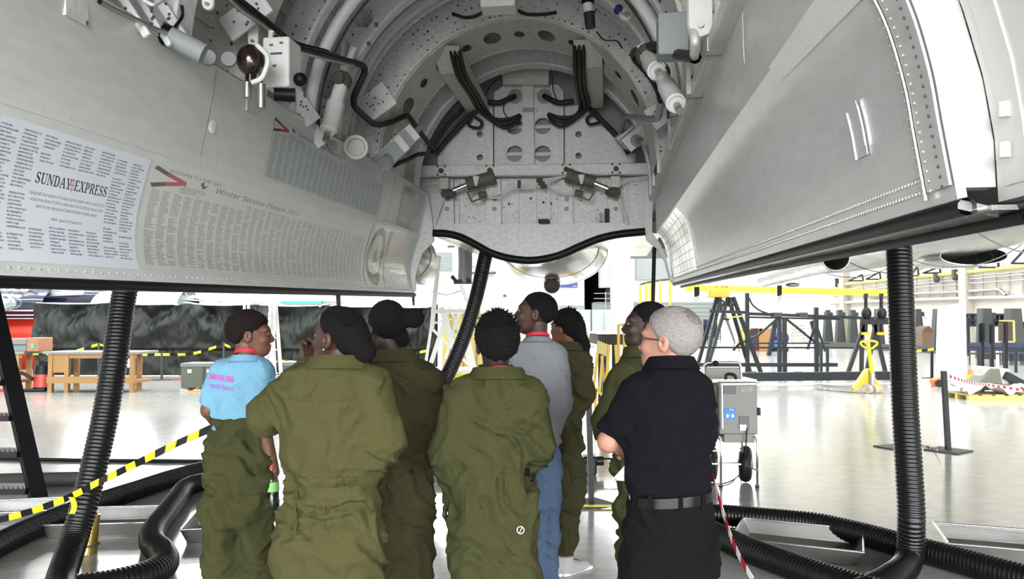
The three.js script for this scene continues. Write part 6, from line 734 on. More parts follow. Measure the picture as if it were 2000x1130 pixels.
// ladders
{
  const lad = (x0, y0, x1, y1, x2, d, label, w) => { const b = P((x1 + x2) / 2, y1, d).setY(0), t = thing('step_ladder', label, 'ladder', b), top = P(x0, y0, d), f1 = P(x1, y1, d).setY(0), f2 = P(x2, y1, d + 0.4).setY(0); for (const [f, nm] of [[f1, 'rail'], [f2, 'rail']]) for (const k of [-1, 1]) part(nm, bar(f.clone().add(V3(0.0, 0, k * w)), top.clone().add(V3(0, 0, k * w * 0.6)), 0.07, 0.05), M.white, t); for (let i = 1; i < 8; i++) { const p = f1.clone().lerp(top, i / 8); part('rung', bar(p.clone().add(V3(-0.0, 0, -w)), p.clone().add(V3(0.0, 0, w)), 0.05), M.white, t); const q = f2.clone().lerp(top, i / 8); if (i < 7) part('cross_tie', bar(p, q, 0.03), M.white, t); } return t; };
  lad(534, 590, 520, 742, 546, 17, 'white metal step ladder standing before the tarpaulin screen', 0.25); const pl = thing('ladder_pole', 'tall white double pole standing behind the step ladder', 'pole', P(482, 740, 20).setY(0)); for (const x of [478, 486, 528, 534]) part('pole', cyl(P(x, 735, 20).setY(0), P(x - 1, 552, 20), 0.035), M.white, pl);
  const d = 16.5, b = P(890, 780, d).setY(0), s = thing('access_platform', 'white aluminium wheeled access platform with crossed braces', 'platform', b), Q = (x, y, z = 0) => P(x, y, d + z); const sg = (a, b2, w = 0.06, m = M.white) => part('brace', bar(a, b2, w, w * 0.7), m, s);
  part('platform_deck', [bar(Q(842, 608, -0.1), Q(938, 606, -0.1), 0.08), bar(Q(842, 608, 0.7), Q(938, 606, 0.7), 0.08)], M.white, s); for (const z of [0, 0.7]) { sg(Q(856, 498, z), Q(842, 640, z)); sg(Q(860, 500, z), Q(846, 640, z), 0.04); sg(Q(842, 640, z), Q(832, 706, z)); sg(Q(862, 600, z), Q(895, 706, z), 0.12); sg(Q(866, 634, z), Q(842, 708, z), 0.09); sg(Q(844, 642, z), Q(916, 712, z), 0.08); sg(Q(878, 600, z), Q(900, 655, z), 0.06); sg(Q(924, 618, z), Q(934, 650, z), 0.12); sg(Q(912, 665, z), Q(925, 720, z), 0.14); sg(Q(898, 650, z), Q(920, 720, z), 0.06); sg(Q(842, 632, z), Q(886, 622, z)); sg(Q(898, 556, z), Q(912, 592, z), 0.03); sg(Q(902, 556, z), Q(915, 590, z), 0.03); sg(Q(870, 700, z), Q(900, 600, z), 0.05); }
  part('chassis_frame', [box(Q(838, 720, 0).x, Q(0, 730).y, -d - 0.8, Q(930, 720).x, Q(0, 720).y, -d + 0.1, 0.01)], M.white, s); part('rope', tube([Q(842, 568), Q(870, 575), Q(900, 567)], 0.02, 6), M.tray, s); part('safety_label', pbox(888, 644, 892, 650, d - 0.1, 0.01), mat(C(0.1, 0.5, 0.25), 0.5), s); for (const x of [850, 918]) { const c = Q(x, 770); c.y = 0.12; part('wheel', cyl(c.clone().add(V3(0, 0, -0.04)), c.clone().add(V3(0, 0, 0.04)), 0.12, 0.12, 16), M.rubber, s); part('wheel_post', bar([c.x, 0.12, c.z], [c.x, Q(0, 725).y, c.z], 0.06), M.white, s); }
  const y1 = G(905, 800), yb = thing('ground_power_unit', 'yellow ground power unit with brown band', 'power unit', y1), yd = -y1.z; part('unit_body', pbox(872, 738, 925, 792, yd, 1.1, 0.03), M.yellow, yb); part('brown_band', pbox(871, 745, 926, 752, yd - 0.01, 1.12, 0.01), M.brown, yb); part('unit_top', pbox(876, 730, 918, 738, yd + 0.05, 0.9, 0.02), M.lemon, yb); part('unit_wheel', [cyl(P(880, 790, yd).setY(0.13).add(V3(0, 0, 0.05)), P(880, 790, yd).setY(0.13).add(V3(0, 0, -0.05)), 0.13)], M.rubber, yb); part('hose_reel', ring(P(872, 772, yd - 0.05), 0.12, 0.03, [1, 0, 0.3]), M.brown, yb);
  const cr = thing('engine_crate', 'grey crinkled cover on a wooden engine crate behind the platform', 'crate', P(900, 720, 23).setY(0)); part('crinkled_cover', sheet((u, v) => { const p = P(lerp(862, 950, u), 608 - 10 * Math.sin(v * Math.PI) + 3 * Math.sin(u * 40), 22.4 + 1.4 * v); return p; }, 60, 8, 0.03), M.tray, cr); part('crate_side', pbox(864, 612, 950, 735, 22.5, 1.3), M.yellowPale, cr); for (const x of [880, 905, 930]) part('crate_batten', pbox(x - 2, 612, x + 2, 735, 22.46, 0.05), M.wood, cr);
}
// yellow trestles and dark lifting table right of centre
{
  const d = 13.6, Q = (x, y, z = 0) => P(x, y, d + z), t = thing('yellow_trestle', 'yellow folding trestle with slanting legs', 'trestle', Q(1185, 800).setY(0)); part('head_plate', slab([[1167, 664], [1192, 674], [1190, 698], [1166, 688]].map(([x, y]) => { const p = Q(x, y); return [p.x, p.y]; }), -d - 0.05, -d, [], 0.005), M.yellowPale, t);
  for (const [x0, y0, x1, y1, z] of [[1167, 688, 1160, 755, 0], [1177, 694, 1171, 765, 0.1], [1190, 675, 1181, 780, 0], [1186, 694, 1190, 770, 0.4], [1202, 673, 1206, 732, 0.3], [1175, 694, 1184, 770, 0.5]]) part('leg', bar(Q(x0, y0, z), Q(x1, y1, z).setY(Math.max(0, Q(x1, y1, z).y)), 0.045), M.yellow, t); part('foot_rail', [bar(Q(1160, 755), Q(1183, 778), 0.05), bar(Q(1170, 790), Q(1182, 795), 0.07), bar(Q(1160, 755).setY(0.02), Q(1195, 778).setY(0.02), 0.05)], M.yellow, t); for (const x of [1163, 1190]) part('stub_leg', bar(Q(x, 760), Q(x, 760).setY(0), 0.05), M.yellow, t);
  const lt = thing('lifting_table', 'dark brown lifting table with ribbed edge', 'table', Q(1215, 760, 1.5).setY(0)); part('table_top', pbox(1168, 652, 1246, 673, d + 0.9, 1.6, 0.02), M.brown, lt); part('top_sheet', pbox(1166, 648, 1246, 652, d + 0.85, 1.7), M.tray, lt); for (let i = 0; i < 6; i++) part('edge_rib', pbox(1168 + i * 5, 654, 1171 + i * 5, 668, d + 0.87, 0.03), M.slate, lt); for (const [x, z] of [[1172, 1.0], [1199, 1.0], [1240, 1.0], [1180, 2.2], [1242, 2.2]]) part('leg', bar(Q(x, 673, z), Q(x, 760, z).setY(0), 0.07), M.gantry, lt); 
  const yr = thing('yellow_guard_rail', 'yellow tubular guard rail beside the dark lifting table', 'rail', Q(1215, 760, 0.5).setY(0)); for (const x of [1208, 1219]) part('upright', bar(Q(x, 634, 0.5), Q(x, 760, 0.5).setY(0), 0.05), M.yellow, yr); part('cross_tube', [bar(Q(1206, 636, 0.5), Q(1222, 632, 0.5), 0.04), bar(Q(1206, 700, 0.5), Q(1222, 696, 0.5), 0.06)], M.yellow, yr);
  const cb = thing('cardboard_stack', 'cardboard cartons stacked behind the yellow trestle', 'cartons', P(1150, 730, 28).setY(0)); for (let i = 0; i < 5; i++) part('carton', pbox(1136 + (i % 2) * 16, 652 + Math.floor(i / 2) * 25, 1150 + (i % 2) * 16, 676 + Math.floor(i / 2) * 25, 28 + (i % 2) * 0.2, 0.8, 0.01), i % 2 ? M.paper : M.card, cb); part('base_carton', box(P(1134, 700, 28).x, 0, -28.9, P(1168, 700, 28).x, P(0, 727, 28).y, -28), M.card, cb);
  const gs = thing('yellow_access_rails', 'tall yellow handrails of an access stair by the far wall', 'handrails', P(1280, 640, 34).setY(0)); for (const [x, y] of [[1250, 556], [1262, 553], [1271, 552], [1289, 548], [1308, 546]]) part('rail_post', cyl(P(x, y, 34), P(x + 1, 700, 34).setY(0), 0.05), M.lemon, gs); part('top_rail', tube([P(1250, 556, 34), P(1262, 552, 34), P(1289, 547, 34), P(1308, 545, 34)], 0.045, 8), M.slate, gs);
}
// gantry: yellow hoist beam on black trestles
{
  const d = 24, Q = (x, y, z = 0) => P(x, y, d + z), g = thing('hoist_gantry', 'yellow hoist beam carried by a tall black frame', 'gantry', Q(1410, 735).setY(0)); part('hoist_beam', bar(Q(1338, 562, 0.6), Q(1780, 573, 0.6), 0.12, 0.2), M.lemon, g, 'yellow beam'); part('beam_end', [bar(Q(1782, 562, 0.6), Q(1782, 578, 0.6), 0.05)], M.lemon, g);
  const tr = part('hoist_trolley', pbox(1386, 566, 1426, 580, d + 0.3, 0.5, 0.02), M.amber, g); for (const x of [1400, 1412, 1420]) part('trolley_wheel', ball(Q(x, 558, 0.5), 0.05, 1, 1, 1, 10), M.steel, tr); for (const x of [1385, 1430]) part('trolley_cap', cyl(Q(x, 573, 0.4), Q(x, 573, 0.7), 0.1), M.steel, tr);
  const foot = (x, y) => G(x, y); for (const [x0, y0, x1, y1] of [[1400, 580, 1360, 722], [1406, 582, 1374, 735], [1421, 583, 1384, 712], [1424, 583, 1465, 725], [1432, 580, 1488, 732], [1404, 582, 1435, 668]]) part('leg', bar(Q(x0, y0, 0.4), foot(x1, y1), 0.10), M.gantry, g); for (const x of [1408, 1427]) part('cross_head', [ring(Q(x, 592, 0.35), 0.1, 0.03, [0, 0, 1], 16), bar(Q(x, 580, 0.35), Q(x, 606, 0.35), 0.06)], M.blackMetal, g); part('tie_bar', [bar(Q(1386, 607), Q(1460, 610), 0.09), bar(Q(1410, 622), Q(1424, 624), 0.06)], M.gantry, g); part('yellow_tie', bar(Q(1420, 620, -0.1), Q(1449, 617, -0.1), 0.04), M.lemon, g);
  const fr = thing('engine_stand', 'long black steel engine stand frame on the floor', 'stand', Q(1560, 735).setY(0)); const S = (n, a, b, w) => part(n, bar(a, b, w), M.gantry, fr); S('long_beam', G(1375, 736, 0.25), G(1740, 733, 0.25), 0.22); S('long_beam', G(1375, 728, 0.3).setZ(-d - 1.2), G(1740, 725, 0.3).setZ(-d - 1.2), 0.12); for (const [x, y0, y1, z] of [[1459, 572, 684, 2], [1522, 618, 683, 2], [1532, 620, 682, 2], [1594, 600, 684, 2], [1604, 672, 752, -1], [1616, 676, 724, -0.5]]) S('upright', Q(x, y0, z), Q(x, y1, z).setY(0), x < 1600 ? 0.12 : 0.07); S('top_rail', Q(1456, 612, 2), Q(1745, 623, 2), 0.10); S('top_rail', Q(1460, 619, 2), Q(1640, 623, 2), 0.06); S('mid_rail', Q(1352, 678, 2), Q(1740, 679, 2), 0.06); S('mid_rail', Q(1470, 670, 2), Q(1620, 670, 2), 0.05); for (const [x0, y0, x1, y1] of [[1518, 622, 1480, 655], [1535, 622, 1592, 668], [1590, 640, 1577, 682], [1596, 640, 1612, 686], [1446, 668, 1432, 684], [1480, 655, 1450, 668]]) S('brace', Q(x0, y0, 2), Q(x1, y1, 2), 0.07); part('curved_stay', tube([Q(1462, 580, 2), Q(1470, 595, 2), Q(1484, 606, 2), Q(1500, 612, 2)], 0.03, 6), M.gantry, fr); for (const x of [1512, 1562]) part('saddle', pbox(x, 610, x + 16, 618, d + 1.9, 0.4), M.slate, fr); part('feet', [1400, 1470, 1560, 1660, 1730].map((x) => { const p = G(x, 738); return box(p.x - 0.1, 0, p.z - 0.1, p.x + 0.1, 0.2, p.z + 0.1); }), M.gantry, fr);
  const js = thing('jack_trestle', 'black jack trestle with two tall screw jacks and yellow clamps', 'trestle', Q(1700, 730, -1).setY(0)); for (const [x0, y0, x1, y1] of [[1690, 628, 1652, 722], [1706, 628, 1732, 722], [1712, 622, 1690, 722], [1684, 630, 1682, 722]]) part('leg', bar(Q(x0, y0, -1), Q(x1, y1, -1).setY(0), 0.10), M.blackMetal, js); part('head_beam', bar(Q(1682, 628, -1), Q(1736, 628, -1), 0.16), M.blackMetal, js); for (const x of [1691, 1721]) { part('screw', cyl(Q(x, 576, -1), Q(x, 650, -1), 0.05), M.blackMetal, js); part('screw_head', bar(Q(x - 3, 576, -1), Q(x + 3, 576, -1), 0.1), M.blackMetal, js); part('clamp', bar(Q(x - 8, 651, -1.1), Q(x + 8, 651, -1.1), 0.08), M.yellow, js); part('jack_body', [ball(Q(x + 1, 612, -1), 0.16, 0.9, 1.2, 0.9)], M.blackMetal, js); }
}
// white radome and steps, boxes and tables deep in the hangar
{
  const wd = 40, rd = thing('white_radome', 'large white rounded radome behind the engine stand', 'radome', P(1545, 600, wd).setY(0)); part('dome', ball(P(1548, 556, wd), 2.1, 1, 1, 0.8, 36), M.white, rd); part('neck_fairing', ball(P(1470, 575, wd + 1), 1.6, 1.2, 0.9, 0.7, 28), M.white, rd); part('dome_leg', bar(P(1500, 610, wd).setY(0), P(1520, 600, wd), 0.2), M.gantry, rd); part('dome_leg', bar(P(1600, 610, wd).setY(0), P(1580, 600, wd), 0.2), M.gantry, rd);
  const st = thing('white_stair', 'white stair flight with grey treads', 'stair', P(1565, 668, 46).setY(0)); for (let i = 0; i < 10; i++) part('tread', pbox(1548 - i * 0.4, 666 - i * 6.2, 1582 - i * 2.4, 668 - i * 6.2, 46 + i * 0.25, 0.3), M.tray, st); part('stringer', [bar(P(1546, 670, 46).setY(0), P(1544, 606, 48.5), 0.2), bar(P(1586, 670, 46).setY(0), P(1562, 606, 48.5), 0.2)], M.white, st);
  const cd = 46, bx = (x0, y0, x1, y1, m, lab) => solo('carton', pbox(x0, y0, x1, y1, cd, 1.0, 0.02), m, lab, 'carton'); bx(1482, 641, 1508, 687, M.wood, 'tall brown carton beside the engine stand'); bx(1482, 652, 1490, 640, M.card, 'small pale carton on top of the tall brown carton'); const tb = thing('display_case', 'dark brown display case with a red edge', 'case', P(1476, 686, cd).setY(0)); part('case_body', box(P(1466, 640, cd).x, 0.1, -cd - 1, P(1481, 640, cd).x, P(0, 641, cd).y, -cd), mat(C(0.03, 0.012, 0.02), 0.5), tb); part('case_foot', box(P(1467, 640, cd).x, 0, -cd - 1, P(1481, 640, cd).x, 0.12, -cd), M.red, tb);
  const bl = thing('blue_bundle', 'blue and purple covered bundle on a blue crate', 'bundle', P(1523, 686, cd).setY(0)); part('blue_crate', pbox(1512, 664, 1528, 682, cd, 1, 0.02), mat(C(0.05, 0.13, 0.4), 0.6), bl); part('purple_cover', [ball(P(1518, 656, cd + 0.3), 0.45, 1.1, 0.6, 0.8), ball(P(1530, 660, cd + 0.2), 0.4, 0.8, 1, 0.8)], M.purple, bl); part('bundle_base', box(P(1512, 664, cd).x, 0, -cd - 1, P(1540, 664, cd).x, P(0, 680, cd).y, -cd), M.gantry, bl); 
  const tt = thing('low_table', 'pale yellow low table behind the gantry legs', 'table', P(1450, 680, cd).setY(0)); part('table_top', pbox(1440, 640, 1466, 644, cd, 1), M.yellowPale, tt); part('table_front', pbox(1442, 644, 1464, 678, cd + 0.1, 0.05), M.yellowPale, tt); for (const x of [1443, 1462]) part('leg', bar(P(x, 660, cd), P(x, 660, cd).setY(0), 0.08), M.wood, tt);
}
// chairs: stacked by the far wall, and a row by the side wall
function chairProto(label, group) { const c = thing('stacking_chair', label, 'chair', [0, 0, 0], group); part('seat', new RoundedBoxGeometry(0.46, 0.06, 0.44, 2, 0.02).translate(0, 0.45, 0), M.chairBlue, c); part('backrest', new RoundedBoxGeometry(0.44, 0.34, 0.05, 2, 0.02).rotateX(-0.14).translate(0, 0.72, -0.22), M.chairBlue, c); for (const x of [-0.21, 0.21]) { part('leg', cyl([x, 0.45, 0.2], [x, 0, 0.24], 0.014), M.gantry, c); part('leg', cyl([x, 0.62, -0.2], [x, 0, -0.26], 0.014), M.gantry, c); } return c; }
{
  const g1 = 'stacked chairs by the far shutter', l1 = 'dark blue chair in a stack before the far grey shutter', first = chairProto(l1, g1); let n = 0;
  for (const [px, k] of [[1368, 5], [1382, 7], [1400, 6]]) for (let i = 0; i < k; i++) { const p = P(px, 664, 62).setY(0.19 * i); if (n++ === 0) { first.position.copy(p); roots.set(first, V3(0, 0, 0)); first.rotation.y = 0.4; } else copy(first, p, 0.4); }
  const l2 = 'blue chair in the row behind the black display boards'; for (let i = 0; i < 7; i++) copy(first, G(1906 + i * 20, 712), -0.5, l2, 'chairs behind the display boards');
}
// ---------------------------------------------------------------- far wall fittings
function onBack(px, py, off = 0) { const r = ray(px, py), n = V3(0, 0, 1).applyAxisAngle(hangarAxis, TURN), c = HW(0, 0, WALL_B - off), t = n.dot(c.clone().sub(V3(0, EYE, 0))) / n.dot(r); return HWinv(r.multiplyScalar(t).add(V3(0, EYE, 0))); }
function onRight(px, py, off = 0) { const r = ray(px, py), n = V3(-1, 0, 0).applyAxisAngle(hangarAxis, TURN), c = HW(WALL_R - off, 0, 0), t = n.dot(c.clone().sub(V3(0, EYE, 0))) / n.dot(r); return HWinv(r.multiplyScalar(t).add(V3(0, EYE, 0))); }
const bbox = (x0, y0, x1, y1, off, th) => { const a = onBack(x0, y0, off), b = onBack(x1, y1, off); return hangar(box(a.x, a.y, a.z, b.x, b.y, a.z - th)); };
{
  const lv2 = struct('window_9', bbox(844, 486, 888, 532, 0.25, 0.2), M.white, 'grey louvred window in the white far wall', 'window'); part('louvre_panel', bbox(846, 492, 884, 530, 0.3, 0.06), M.wallGrey, lv2); for (let i = 0; i < 9; i++) part('slat', bbox(847, 493 + i * 4.2, 883, 495 + i * 4.2, 0.36, 0.05), mat(C(0.19, 0.225, 0.22), 0.7), lv2); part('vent_mark', bbox(874, 479, 888, 483, 0.3, 0.1), M.slate, lv2);
  struct('door_1', bbox(1242, 488, 1330, 546, 0.3, 0.2), M.wallGrey, 'grey roller shutter in the far wall', 'door'); const sh = struct('door_2', bbox(1238, 589, 1400, 700, 0.3, 0.2), M.wallGrey, 'wide grey panelled door along the far wall', 'door'); for (let i = 0; i < 9; i++) part('panel_rib', bbox(1240, 592 + i * 8, 1398, 593 + i * 8, 0.36, 0.06), mat(C(0.21, 0.235, 0.235), 0.7), sh);
  struct('column_white', bbox(1208, 440, 1238, 690, 0.9, 0.9), M.white, 'white column beside the far doorway', 'column'); struct('partition_grey', bbox(1005, 604, 1200, 652, 3.0, 0.1), mat(C(0.34, 0.38, 0.37), 0.6), 'pale grey panelled partition before the far wall', 'partition'); struct('partition_base', bbox(1005, 652, 1200, 700, 3.0, 0.1), mat(C(0.42, 0.39, 0.32), 0.7), 'cream lower partition before the far wall', 'partition'); struct('door_3', bbox(1092, 596, 1142, 606, 0.3, 0.1), M.wallGrey, 'grey lintel panel in the far wall', 'door');
  for (let i = 0; i < 8; i++) struct('partition_post', bbox(1010 + i * 24, 604, 1012 + i * 24, 652, 3.1, 0.1), i === 6 ? M.slate : M.tray, 'upright joint of the grey partition', 'post');
  const sg = onBack(1110, 553, 0.12), sgn = thing('wall_sign', 'blue sign with white lettering on the far wall', 'sign', HW(sg.x, sg.y, -sg.z)); part('sign_board', bbox(1094, 544, 1128, 561, 0.15, 0.1), M.blue, sgn); for (const [x0, y0, x1, y1] of [[1094, 544, 1122, 549], [1094, 552, 1106, 554], [1119, 558, 1126, 559]]) part('lettering', bbox(x0, y0, x1, y1, 0.2, 0.04), M.white, sgn);
  const tk = thing('hanging_tank', 'bright white ribbed tank in the dark far doorway', 'tank', HW(onBack(1190, 530, -2).x, 3, WALL_B + 2)); { const a = onBack(1190, 500, -1.7), b = onBack(1190, 562, -1.7), r = 1.1; part('tank_body', hangar(cyl([a.x, b.y, a.z], [a.x, a.y, a.z], r, r, 28)), M.white, tk); for (let k = 0; k < 8; k++) part('rib', hangar(cyl([a.x + r * Math.sin(k * 0.5 - 1.7), b.y, a.z + r * Math.cos(k * 0.5 - 1.7)], [a.x + r * Math.sin(k * 0.5 - 1.7), a.y, a.z + r * Math.cos(k * 0.5 - 1.7)], 0.05)), M.white, tk); part('tank_foot', hangar(cyl([a.x, 0, a.z], [a.x, b.y, a.z], 0.5)), M.slate, tk); }
  const dr = thing('doorway_railing', 'grey railing across the dark far doorway', 'railing', HW(onBack(1180, 585).x, 0, WALL_B)); for (const y of [572, 582, 590]) part('rail', bbox(1160, y, 1204, y + 1.2, -0.3, 0.1), M.tray, dr); for (const x of [1182, 1196]) part('rail_post', hangar(box(onBack(x, 570, -0.3).x, 0, onBack(x, 570, -0.3).z, onBack(x + 1.4, 570, -0.3).x, onBack(x, 570, -0.3).y, onBack(x, 570, -0.3).z - 0.1)), M.tray, dr); part('rail_base', hangar(box(onBack(1158, 590).x, 0, onBack(1158, 590, -0.4).z, onBack(1204, 590).x, onBack(1158, 591, -0.4).y, onBack(1158, 590, -0.4).z - 0.3)), M.greyBox, dr);
  // wall brackets, cabinet and blue edge seen over the screen
  const ub = struct('trim_cabinet', bbox(555, 560, 672, 588, 0.8, 0.7), M.white, 'white wall cabinets above the tarpaulin screen', 'cabinet'); part('blue_edge', bbox(548, 588, 628, 593, 0.9, 0.8), mat(C(0.04, 0.35, 0.75), 0.5), ub, 'bright blue edge'); for (const [x, y] of [[986, 577], [640, 577]]) part('wall_vent', bbox(x - 3, y - 2, x + 3, y + 2, 0.2, 0.15), M.slate, ub);
  for (const [x0, y0, x1] of [[920, 522, 970]]) { const w = thing('wall_bracket', 'thin dark wall bracket on the white far wall', 'bracket', HW(onBack(945, 528).x, 5, WALL_B)); part('bracket_bar', bbox(x0, 531, x1, 532.5, 1.5, 1.5), M.gantry, w); part('bracket_stay', hangar(bar(onBack(920, 520, 0.2), onBack(968, 531, 1.4), 0.06)), M.gantry, w); }
}
// ---------------------------------------------------------------- side wall: columns, pipes, brackets, display stands
{
  const rp = (px, py, off = 0.4) => { const p = onRight(px, py, off); return HW(p.x, p.y, -p.z); };
  const run = (name, label, pts, r, m) => solo(name, tube(pts.map(([x, y]) => rp(x, y)), r, 8, 4, false, 0.2), m, label, 'pipe');
  run('wall_pipe', 'yellow gas pipe running along the cream side wall', [[1612, 559], [1700, 550], [1800, 540], [1900, 530], [2040, 516]], 0.13, M.yellowPale); run('wall_pipe', 'grey pipe with an elbow along the side wall', [[1690, 578], [1800, 573], [1900, 568], [1950, 565], [1960, 568], [1964, 576]], 0.12, M.tray); run('wall_pipe', 'thin upper conduit on the cream side wall', [[1620, 574], [1800, 553], [2040, 532]], 0.05, M.tray); run('wall_pipe', 'thin middle conduit on the cream side wall', [[1620, 580], [1800, 560], [2040, 543]], 0.05, M.tray); run('wall_pipe', 'pale lower trunking on the side wall', [[1620, 592], [1790, 585], [2040, 578]], 0.12, M.shrink); run('wall_pipe', 'narrow conduit below the yellow gas pipe', [[1620, 568], [1800, 548], [2040, 526]], 0.04, M.tray);
  for (const [x, y] of [[1634, 549], [1829, 538], [1865, 533]]) { const p = rp(x, y, 0.5); solo('pipe_valve', [new THREE.BoxGeometry(0.3, 0.5, 0.3).translate(p.x, p.y, p.z), new THREE.SphereGeometry(0.2, 10, 8).translate(p.x, p.y - 0.3, p.z)], M.slate, 'dark valve box fitted to the yellow gas pipe', 'valve', 'valves on the yellow gas pipe'); }
  for (const x of [1650, 1888]) { const a = onRight(x, 600, 0.3), m = struct('column_steel', hangar(box(a.x - 0.3, 0, a.z - 0.35, a.x + 0.3, ROOF, a.z + 0.35)), mat(C(0.38, 0.35, 0.30), 0.7), 'cream steel column against the side wall', 'column'); }
  for (const [x0, y0, x1, y1] of [[1658, 548, 1686, 536], [1692, 545, 1720, 531], [1780, 538, 1794, 518], [1803, 533, 1837, 521], [1912, 522, 1950, 482], [1976, 514, 2010, 480]]) { const t = thing('wall_bracket', 'thin black triangular bracket on the cream side wall', 'bracket', rp(x1, y0), 'triangular wall brackets'); const a = rp(x0, y0, 1.6), b = rp(x1, y0, 0.2), c = rp(x1 - 2, y1, 0.2); for (const [p, q] of [[a, b], [b, c], [a, c]]) part('bracket_bar', bar(p, q, 0.10), M.gantry, t); }
  for (let i = 0; i < 14; i++) { const x = 1660 + i * 26, p = rp(x, 585 - i * 0.6, 0.2), q = rp(x, 552 - i * 1.8, 0.2); solo('pipe_clip', bar(p, q, 0.08), M.tray, 'short upright clip holding the wall conduits', 'clip', 'conduit clips'); }
  // dark display slabs: tapering uprights with lamps
  const slabAt = (px, y0, y1, w0, w1, i) => { const b = G(px, y1), d = -b.z, T = P(px, y0, d), s = thing('display_slab', 'tall dark tapering display slab along the side wall', 'display', b, 'tapering display slabs'); part('slab_body', [slab([[-w1, 0], [w1, 0], [w0, T.y], [-w0, T.y]], -0.25, 0.25, [], 0.03).translate(b.x, 0, b.z)], M.slate, s); if (i % 2 === 0) part('slab_lamp', ball(P(px + 16, y0 + 8, d), 0.3, 0.8, 1.4, 0.6, 12), M.white, s); part('side_clip', box(T.x + w0, T.y - 0.5, T.z - 0.1, T.x + w0 + 0.2, T.y - 0.2, T.z + 0.1), M.slate, s); };
  [1617, 1641, 1666, 1716, 1793, 1832].forEach((x, i) => slabAt(x, 605 - (x > 1700 ? 2 : 0), 670 + (x - 1617) * 0.047, 0.18, 0.42, i)); slabAt(1925, 602, 700, 0.22, 0.36, 1); slabAt(1981, 602, 704, 0.25, 0.4, 0);
  { const s = thing('plinth_wall', 'long dark base wall joining the display slabs', 'base', G(1740, 680)); part('base_wall', [bar(G(1605, 672, 0.2), G(1850, 684, 0.2), 0.12, 0.4)], M.slate, s); const w = thing('wicker_hamper', 'brown wicker hamper among the display slabs', 'hamper', G(1812, 684)); const wp = G(1812, 684), dd = -wp.z + -1; part('hamper_body', pbox(1801, 648, 1823, 685.5, dd, 1.2, 0.03), mat(C(0.14, 0.09, 0.06), 0.9), w); part('hamper_lid', slab([[1801, 648], [1805, 641], [1816, 636], [1823, 648]].map(([x, y]) => { const p = P(x, y, dd); return [p.x, p.y]; }), -dd - 1.2, -dd), mat(C(0.10, 0.065, 0.045), 0.9), w); }
  const bd = (px, y0, y1, w, b, lab, m = M.gantry) => { const f = G(px + (b ? 0 : 0), y1), d = -f.z, t = thing('display_board', lab, 'board', f); part('post', bar(f, P(px, y0, d), 0.09), M.blackMetal, t); part('board', slab([[px - w, y0 + 2], [px + w, y0], [px + w, y0 + 36], [px - w, y0 + 38]].map(([x, y]) => { const p = P(x, y, d); return [p.x, p.y]; }), -d - 0.06, -d + 0.0), m, t); part('foot', box(f.x - 0.3, 0, f.z - 0.2, f.x + 0.3, 0.03, f.z + 0.2), M.slate, t); return t; };
  bd(1918, 630, 732, 6, 0, 'narrow black display board on a black pole'); bd(1937, 632, 734, 6, 0, 'slim dark display board on a bent pole'); const fb = bd(1964, 628, 742, 12, 0, 'black display board in a yellow frame', M.brown); { const f = G(1964, 742), d = -f.z; part('yellow_frame', [[1952, 626, 1980, 626], [1980, 626, 1981, 667], [1981, 667, 1952, 667]].map(([a, b, c, e]) => bar(P(a, b, d + 0.1), P(c, e, d + 0.1), 0.04)), M.yellowPale, fb); }
  const rl = thing('black_rail', 'black rail on posts before the blue chairs', 'rail', G(1950, 735)); part('rail', bar(P(1888, 678, 26), P(2030, 681, 26), 0.06), M.gantry, rl); for (const x of [1911, 1984]) part('rail_post', bar(P(x, 679, 26), P(x, 720, 26).setY(0), 0.07), M.gantry, rl);
  const sf = thing('slotted_shelf', 'dark slotted shelving with bright gaps along the side wall', 'shelving', G(1920, 695)); for (const y of [612, 624, 634]) part('shelf', pbox(1888, y, 2010, y + 3.5, 40, 0.5), M.gantry, sf); for (let i = 0; i < 10; i++) part('divider', pbox(1890 + i * 12, 612, 1892.5 + i * 12, 637, 40.1, 0.4), M.gantry, sf); for (const x of [1890, 2000]) part('shelf_leg', bar(P(x, 620, 40), P(x, 620, 40).setY(0), 0.12), M.gantry, sf); part('back_sheet', pbox(1888, 612, 2010, 637, 40.6, 0.05), M.white, sf);
  const wc = G(1868, 745), wd = -wc.z; const wco = struct('column_white', [slab([[1843, 742], [1848, 600], [1886, 592], [1889, 742]].map(([x, y]) => { const p = P(x, y, wd); return [p.x, Math.max(0, p.y)]; }), -wd - 0.45, -wd)], M.white, 'broad white tapering pillar standing on the floor', 'pillar');
  stanchion(P(1820, 686, 23.1), G(1820, 738), 0.06, 'thin dark post standing beside the white pillar', 0.4); tape('barrier_tape', [P(1788, 685, 24), P(1812, 683, 24), P(1848, 676, 24)], 0.08, 0.2, [M.lemon, M.rubber], 'yellow and black tape before the display slabs');
}
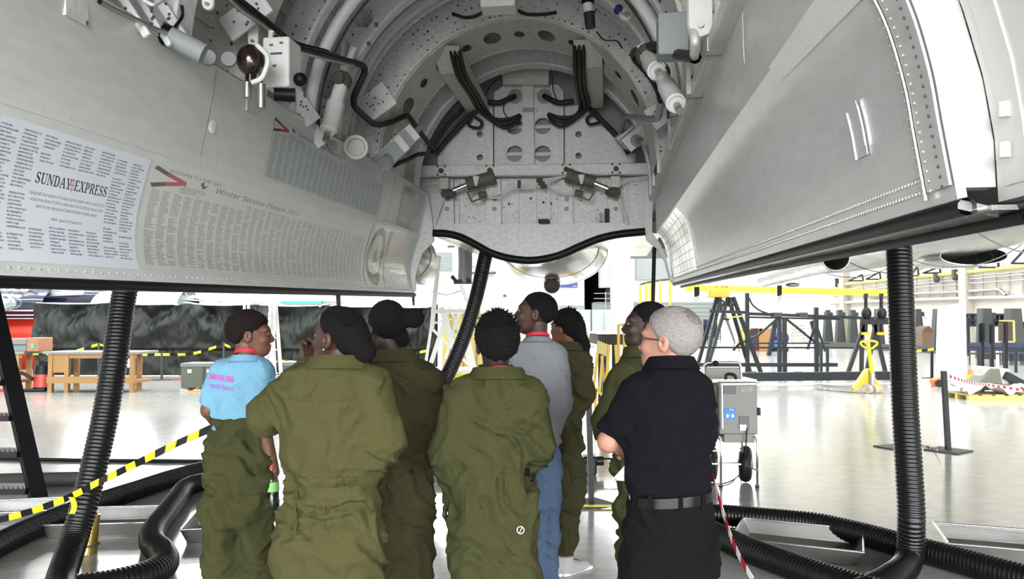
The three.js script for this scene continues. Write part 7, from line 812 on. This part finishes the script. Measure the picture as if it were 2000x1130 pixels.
// pallets with shrink wrapped load, orange tool
{
  const b = G(1925, 782), d = -b.z, Q = (x, y, z = 0) => P(x, y, d + z), t = thing('wrapped_pallet', 'wooden pallet of wrapped fabric and panels', 'pallet', b); for (let i = 0; i < 6; i++) part('slat', box(Q(1872, 0).x + i * 0.28, 0.1, -d - 1.0, Q(1872, 0).x + i * 0.28 + 0.2, 0.13, -d), M.card, t); for (let i = 0; i < 3; i++) part('bearer', box(Q(1872, 0).x, 0, -d - 0.95 + i * 0.42, Q(1872, 0).x + 1.65, 0.1, -d - 0.85 + i * 0.42), M.yellowPale, t); part('wrapped_fabric', sheet((u, v) => { const x = lerp(Q(1870, 0).x, Q(2000, 0).x, u); return [x, 0.2 + 0.14 * Math.abs(Math.sin(u * 5 + v)) + 0.08 * N3(u * 5, v * 4, 2), -d + 0.05 - 0.9 * v]; }, 30, 10, 0.04), M.shrink, t); part('dark_panel', [slab([[0, 0], [0.35, 0.34], [0.5, 0.34], [0.55, 0]], 0, 0.5, [], 0.02).translate(Q(1905, 0).x, 0.32, -d - 0.8)], M.chest, t); part('ribbed_panel', [new RoundedBoxGeometry(0.6, 0.36, 0.4, 2, 0.05).rotateZ(-0.1).translate(Q(1948, 0).x, 0.5, -d - 0.6)], M.shrink, t); part('dark_case', [new THREE.BoxGeometry(0.5, 0.16, 0.4).rotateZ(-0.5).translate(Q(1982, 0).x, 0.4, -d - 0.5)], M.gantry, t);
  const o = G(1832, 755), ot = thing('orange_power_tool', 'orange and black power tool lying on the floor', 'tool', o); part('tool_body', [new RoundedBoxGeometry(0.3, 0.2, 0.25, 2, 0.04).rotateZ(0.3).translate(o.x, 0.14, o.z)], M.orange, ot); part('tool_guard', cyl([o.x - 0.05, 0.1, o.z + 0.12], [o.x - 0.05, 0.1, o.z + 0.18], 0.1), M.blackMetal, ot); const o2 = G(1896, 752), oc = thing('orange_cone', 'small orange and red cone behind the wrapped pallet', 'cone', o2); part('cone_body', cyl(o2, o2.clone().setY(0.42), 0.16, 0.05, 16), M.orange, oc); part('cone_band', cyl(o2.clone().setY(0.16), o2.clone().setY(0.28), 0.125, 0.095, 16), M.lemon, oc);
}
renderer.render(scene, camera);
